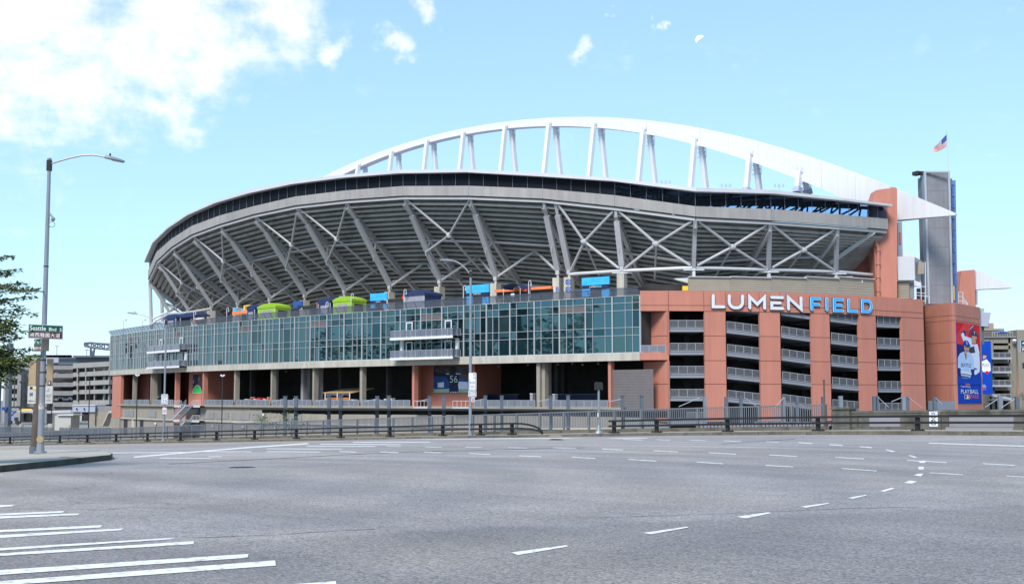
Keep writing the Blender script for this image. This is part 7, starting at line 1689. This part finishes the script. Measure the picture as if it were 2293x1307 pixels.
FB = thing('barrier_fence', (-80, 210, GZ), 'gray mesh yard fence behind the viaduct railing on the left', 'fence')
for k in range(36):
    px0, px1 = -10 + k * 7.2, -10 + (k + 1) * 7.2; Y = 262 - k * .6; a, b = atY(px0, 958, Y), atY(px1, 958, Y); a.z = b.z = GZ + .3
    bx = MB(); hgt = 2.2; bx.beam(a, a + up * hgt, .12, .12); bx.beam(a + up * hgt, b + up * hgt, .08, .1)
    bx.build('fence_post', M['fence'], FB); bx = MB(); bx.beam(a + up * hgt * .5, b + up * hgt * .5, .03, hgt * .9); bx.build('mesh_panel', M['mesh'], FB)

# ================================================================== TREES
def leaf_cluster(mb, c, R, n, size, flat=.6, two=2):
    for _ in range(n):
        d = Vector((random.gauss(0, 1), random.gauss(0, 1), random.gauss(0, flat))); d = d.normalized() * R * random.random() ** .45
        p = c + Vector((d.x, d.y, d.z * flat)); a = random.uniform(0, 6.28); tl_ = random.uniform(-.7, .5); s = size * random.uniform(.6, 1.25)
        x = Vector((math.cos(a), math.sin(a), tl_)).normalized(); yv = x.cross(Vector((random.uniform(-.4, .4), random.uniform(-.4, .4), 1))).normalized(); dr = Vector((0, 0, -.12 * s))
        mb.add([p - x * s * .5, p - yv * s * .28, p + x * s * .5 + dr, p + yv * s * .28], [(0, 1, 2, 3)], random.randrange(two))
def big_tree():
    base = Vector((-15.9, 32.5, 0)); base.z = zroad(base.x, base.y) + .1
    t = thing('street_tree', base, 'leafy green street tree reaching in from the left edge', 'tree')
    tk = MB(); tk.tube(base, base + Vector((.1, 0, 2.0)), .2, 10, .15); tk.tube(base + Vector((.1, 0, 2.0)), base + Vector((0, .1, 4.6)), .15, 8, .06)
    random.seed(21)
    crown = MB(); brs = []
    for k in range(30):
        z = 1.9 + 4.2 * k / 30; an = k * 2.399; L_ = 3.6 * (1 - .55 * (z - 1.9) / 5.4) * random.uniform(.75, 1.0)
        if z > 5.2: L_ *= .7
        o = base + Vector((.05, 0, z)); d = Vector((math.cos(an), math.sin(an), .30)); e = o + d * L_; brs.append((o, e))
    for px, v, dy in ((36, 602, 0), (20, 572, .5), (55, 632, 0), (74, 645, -.2), (72, 664, .2), (60, 702, 0), (48, 726, .3), (55, 740, -.3), (40, 752, 0), (58, 780, .3), (79, 794, -.2), (70, 800, 0), (60, 815, .4), (30, 832, 0), (10, 850, .2), (46, 690, .4), (20, 610, .3), (25, 640, -.4), (15, 670, 0), (20, 715, .2), (15, 790, 0), (30, 806, .5), (12, 822, 0), (5, 760, .3), (18, 772, -.3), (40, 790, .1), (62, 806, -.2), (8, 800, -.1), (25, 815, .2), (45, 826, 0), (3, 838, .3), (18, 845, -.2), (0, 690, 0), (5, 730, .4), (30, 735, -.2)):
        e = atY(px, v, base.y + dy); o = base + Vector((.05, 0, max(1.9, min(4.6, e.z - base.z - .75)))); brs.append((o, e))
    for o, e in brs:
        m1 = o + (e - o) * .5 + Vector((0, 0, .18)); tk.tube(o, m1, .04, 5, .025, cap=False); tk.tube(m1, e, .025, 5, .008, cap=False)
        for j in range(11):
            f = .25 + .75 * j / 10; c = (o + (m1 - o) * f * 2) if f < .5 else (m1 + (e - m1) * (f - .5) * 2)
            leaf_cluster(crown, c + Vector((random.uniform(-.12, .12), random.uniform(-.12, .12), -.03)), .20 + .20 * (1 - f), 26, .125, .5)
        for _ in range(3):
            f = random.uniform(.35, .85); c = o + (e - o) * f; q = c + Vector((random.uniform(-.6, .6), random.uniform(-.6, .6), random.uniform(-.25, .35))); tk.tube(c, q, .012, 4, .006, cap=False)
            for j in range(4): leaf_cluster(crown, c + (q - c) * (j + 1) / 4, .19, 16, .12, .5)
    tk.build('trunk', M['bark'], t); crown.build('crown', [M['leaf'], M['leaf_light']], t)
big_tree()
random.seed(5)
AT = MB()                                                # the wooded slope across the avenue; it shows as reflections in the glass front
for i in range(34):
    x, y, h = -124 - random.uniform(0, 28), 58 + i * 5.0 + random.uniform(-3, 3), random.uniform(24, 34)
    if i > 27: h *= .8
    if i < 15: h *= .5
    b = Vector((x, y, GZ)); AT.tube(b, b + up * h * .6, .35, 7, .12, m=2)
    for k in range(30):
        f = random.random(); r = h * .26 * math.sin(math.pi * (.12 + .85 * f)); an = random.uniform(0, 6.28)
        leaf_cluster(AT, b + Vector((math.cos(an) * r * random.random() ** .5, math.sin(an) * r * random.random() ** .5, h * (.2 + .78 * f))), h * .12, 24, h * .06, .8)
AT.build('far_treeline', [M['leaf'], M['far_leaf'], M['bark']], kind='stuff')
OB = thing('office_block', (-150, 125, GZ), 'plain gray office block across the avenue, mirrored in the glass front', 'building')
bx = MB(); bx.box(-175, -150, 141, 156, GZ, 26); bx.build('wall', M['garage_gray'], OB); bx = MB()
for r in range(7):
    for c in range(6): bx.box(-149.98, -149.9, 142 + c * 2.4, 143.6 + c * 2.4, GZ + 3 + r * 3.6, GZ + 5 + r * 3.6)
bx.build('window_rows', M['glass'], OB)
for i, (px, v, s) in enumerate(((2289, 885, .7), (2293, 892, .8), (590, 948, 1.0), (640, 945, 1.3), (655, 950, 1.0))):
    Y = (285, 284, 112, 111, 112)[i]; c = atY(px, v, Y); t = thing('shrub', Vector((c.x, Y, GZ)), ['upper sprig of a tree at the right edge', 'lower sprig of a tree at the right edge', 'left leafy shrub behind the picket fence', 'tallest leafy shrub behind the picket fence', 'right leafy shrub behind the picket fence'][i], 'shrub', 'shrubs'); cr = MB()
    for k in range(14): leaf_cluster(cr, c + Vector((random.gauss(0, s * .5), random.gauss(0, .5), random.gauss(0, s * .45))), .6 * s, 20, .22, .8)
    cr.build('foliage', [M['leaf'], M['leaf_light']], t); tk = MB(); tk.tube(Vector((c.x, Y, GZ)), c, .06, 6, .02); tk.build('stem', M['bark'], t)

# ================================================================== DAYTIME MOON
mo = ray(1568, 90).normalized() * 6000 + Vector((0, 0, HC)); zz = (Vector((0, 0, HC)) - mo).normalized(); xx = up.cross(zz).normalized(); yy = zz.cross(xx)
Rm = 6000 * 10.0 / FPX * 1.0; mbm = MB(); th0 = math.radians(128); K = 18; outer = []; inn = []
for k in range(K + 1):
    a = th0 - math.pi / 2 + math.pi * k / K; outer.append((math.cos(a), math.sin(a)))
    # terminator: half ellipse of small width
    u = math.cos(a - th0); w = math.sin(a - th0); e = .22; inn.append((math.cos(th0) * u * e - math.sin(th0) * w, math.sin(th0) * u * e + math.cos(th0) * w))
Pm = lambda p, d=0: mo + xx * p[0] * Rm + yy * p[1] * Rm + zz * d * Rm
for k in range(K): 
    mid0 = ((outer[k][0] + inn[k][0]) / 2, (outer[k][1] + inn[k][1]) / 2); mid1 = ((outer[k + 1][0] + inn[k + 1][0]) / 2, (outer[k + 1][1] + inn[k + 1][1]) / 2)
    h0 = .5 * math.sin(math.pi * k / K); h1 = .5 * math.sin(math.pi * (k + 1) / K)
    mbm.quad(Pm(outer[k]), Pm(mid0, h0), Pm(mid1, h1), Pm(outer[k + 1])); mbm.quad(Pm(mid0, h0), Pm(inn[k]), Pm(inn[k + 1]), Pm(mid1, h1))
mbm.thing('moon', M['moon'], mo, 'pale daytime half moon high in the sky', 'moon')
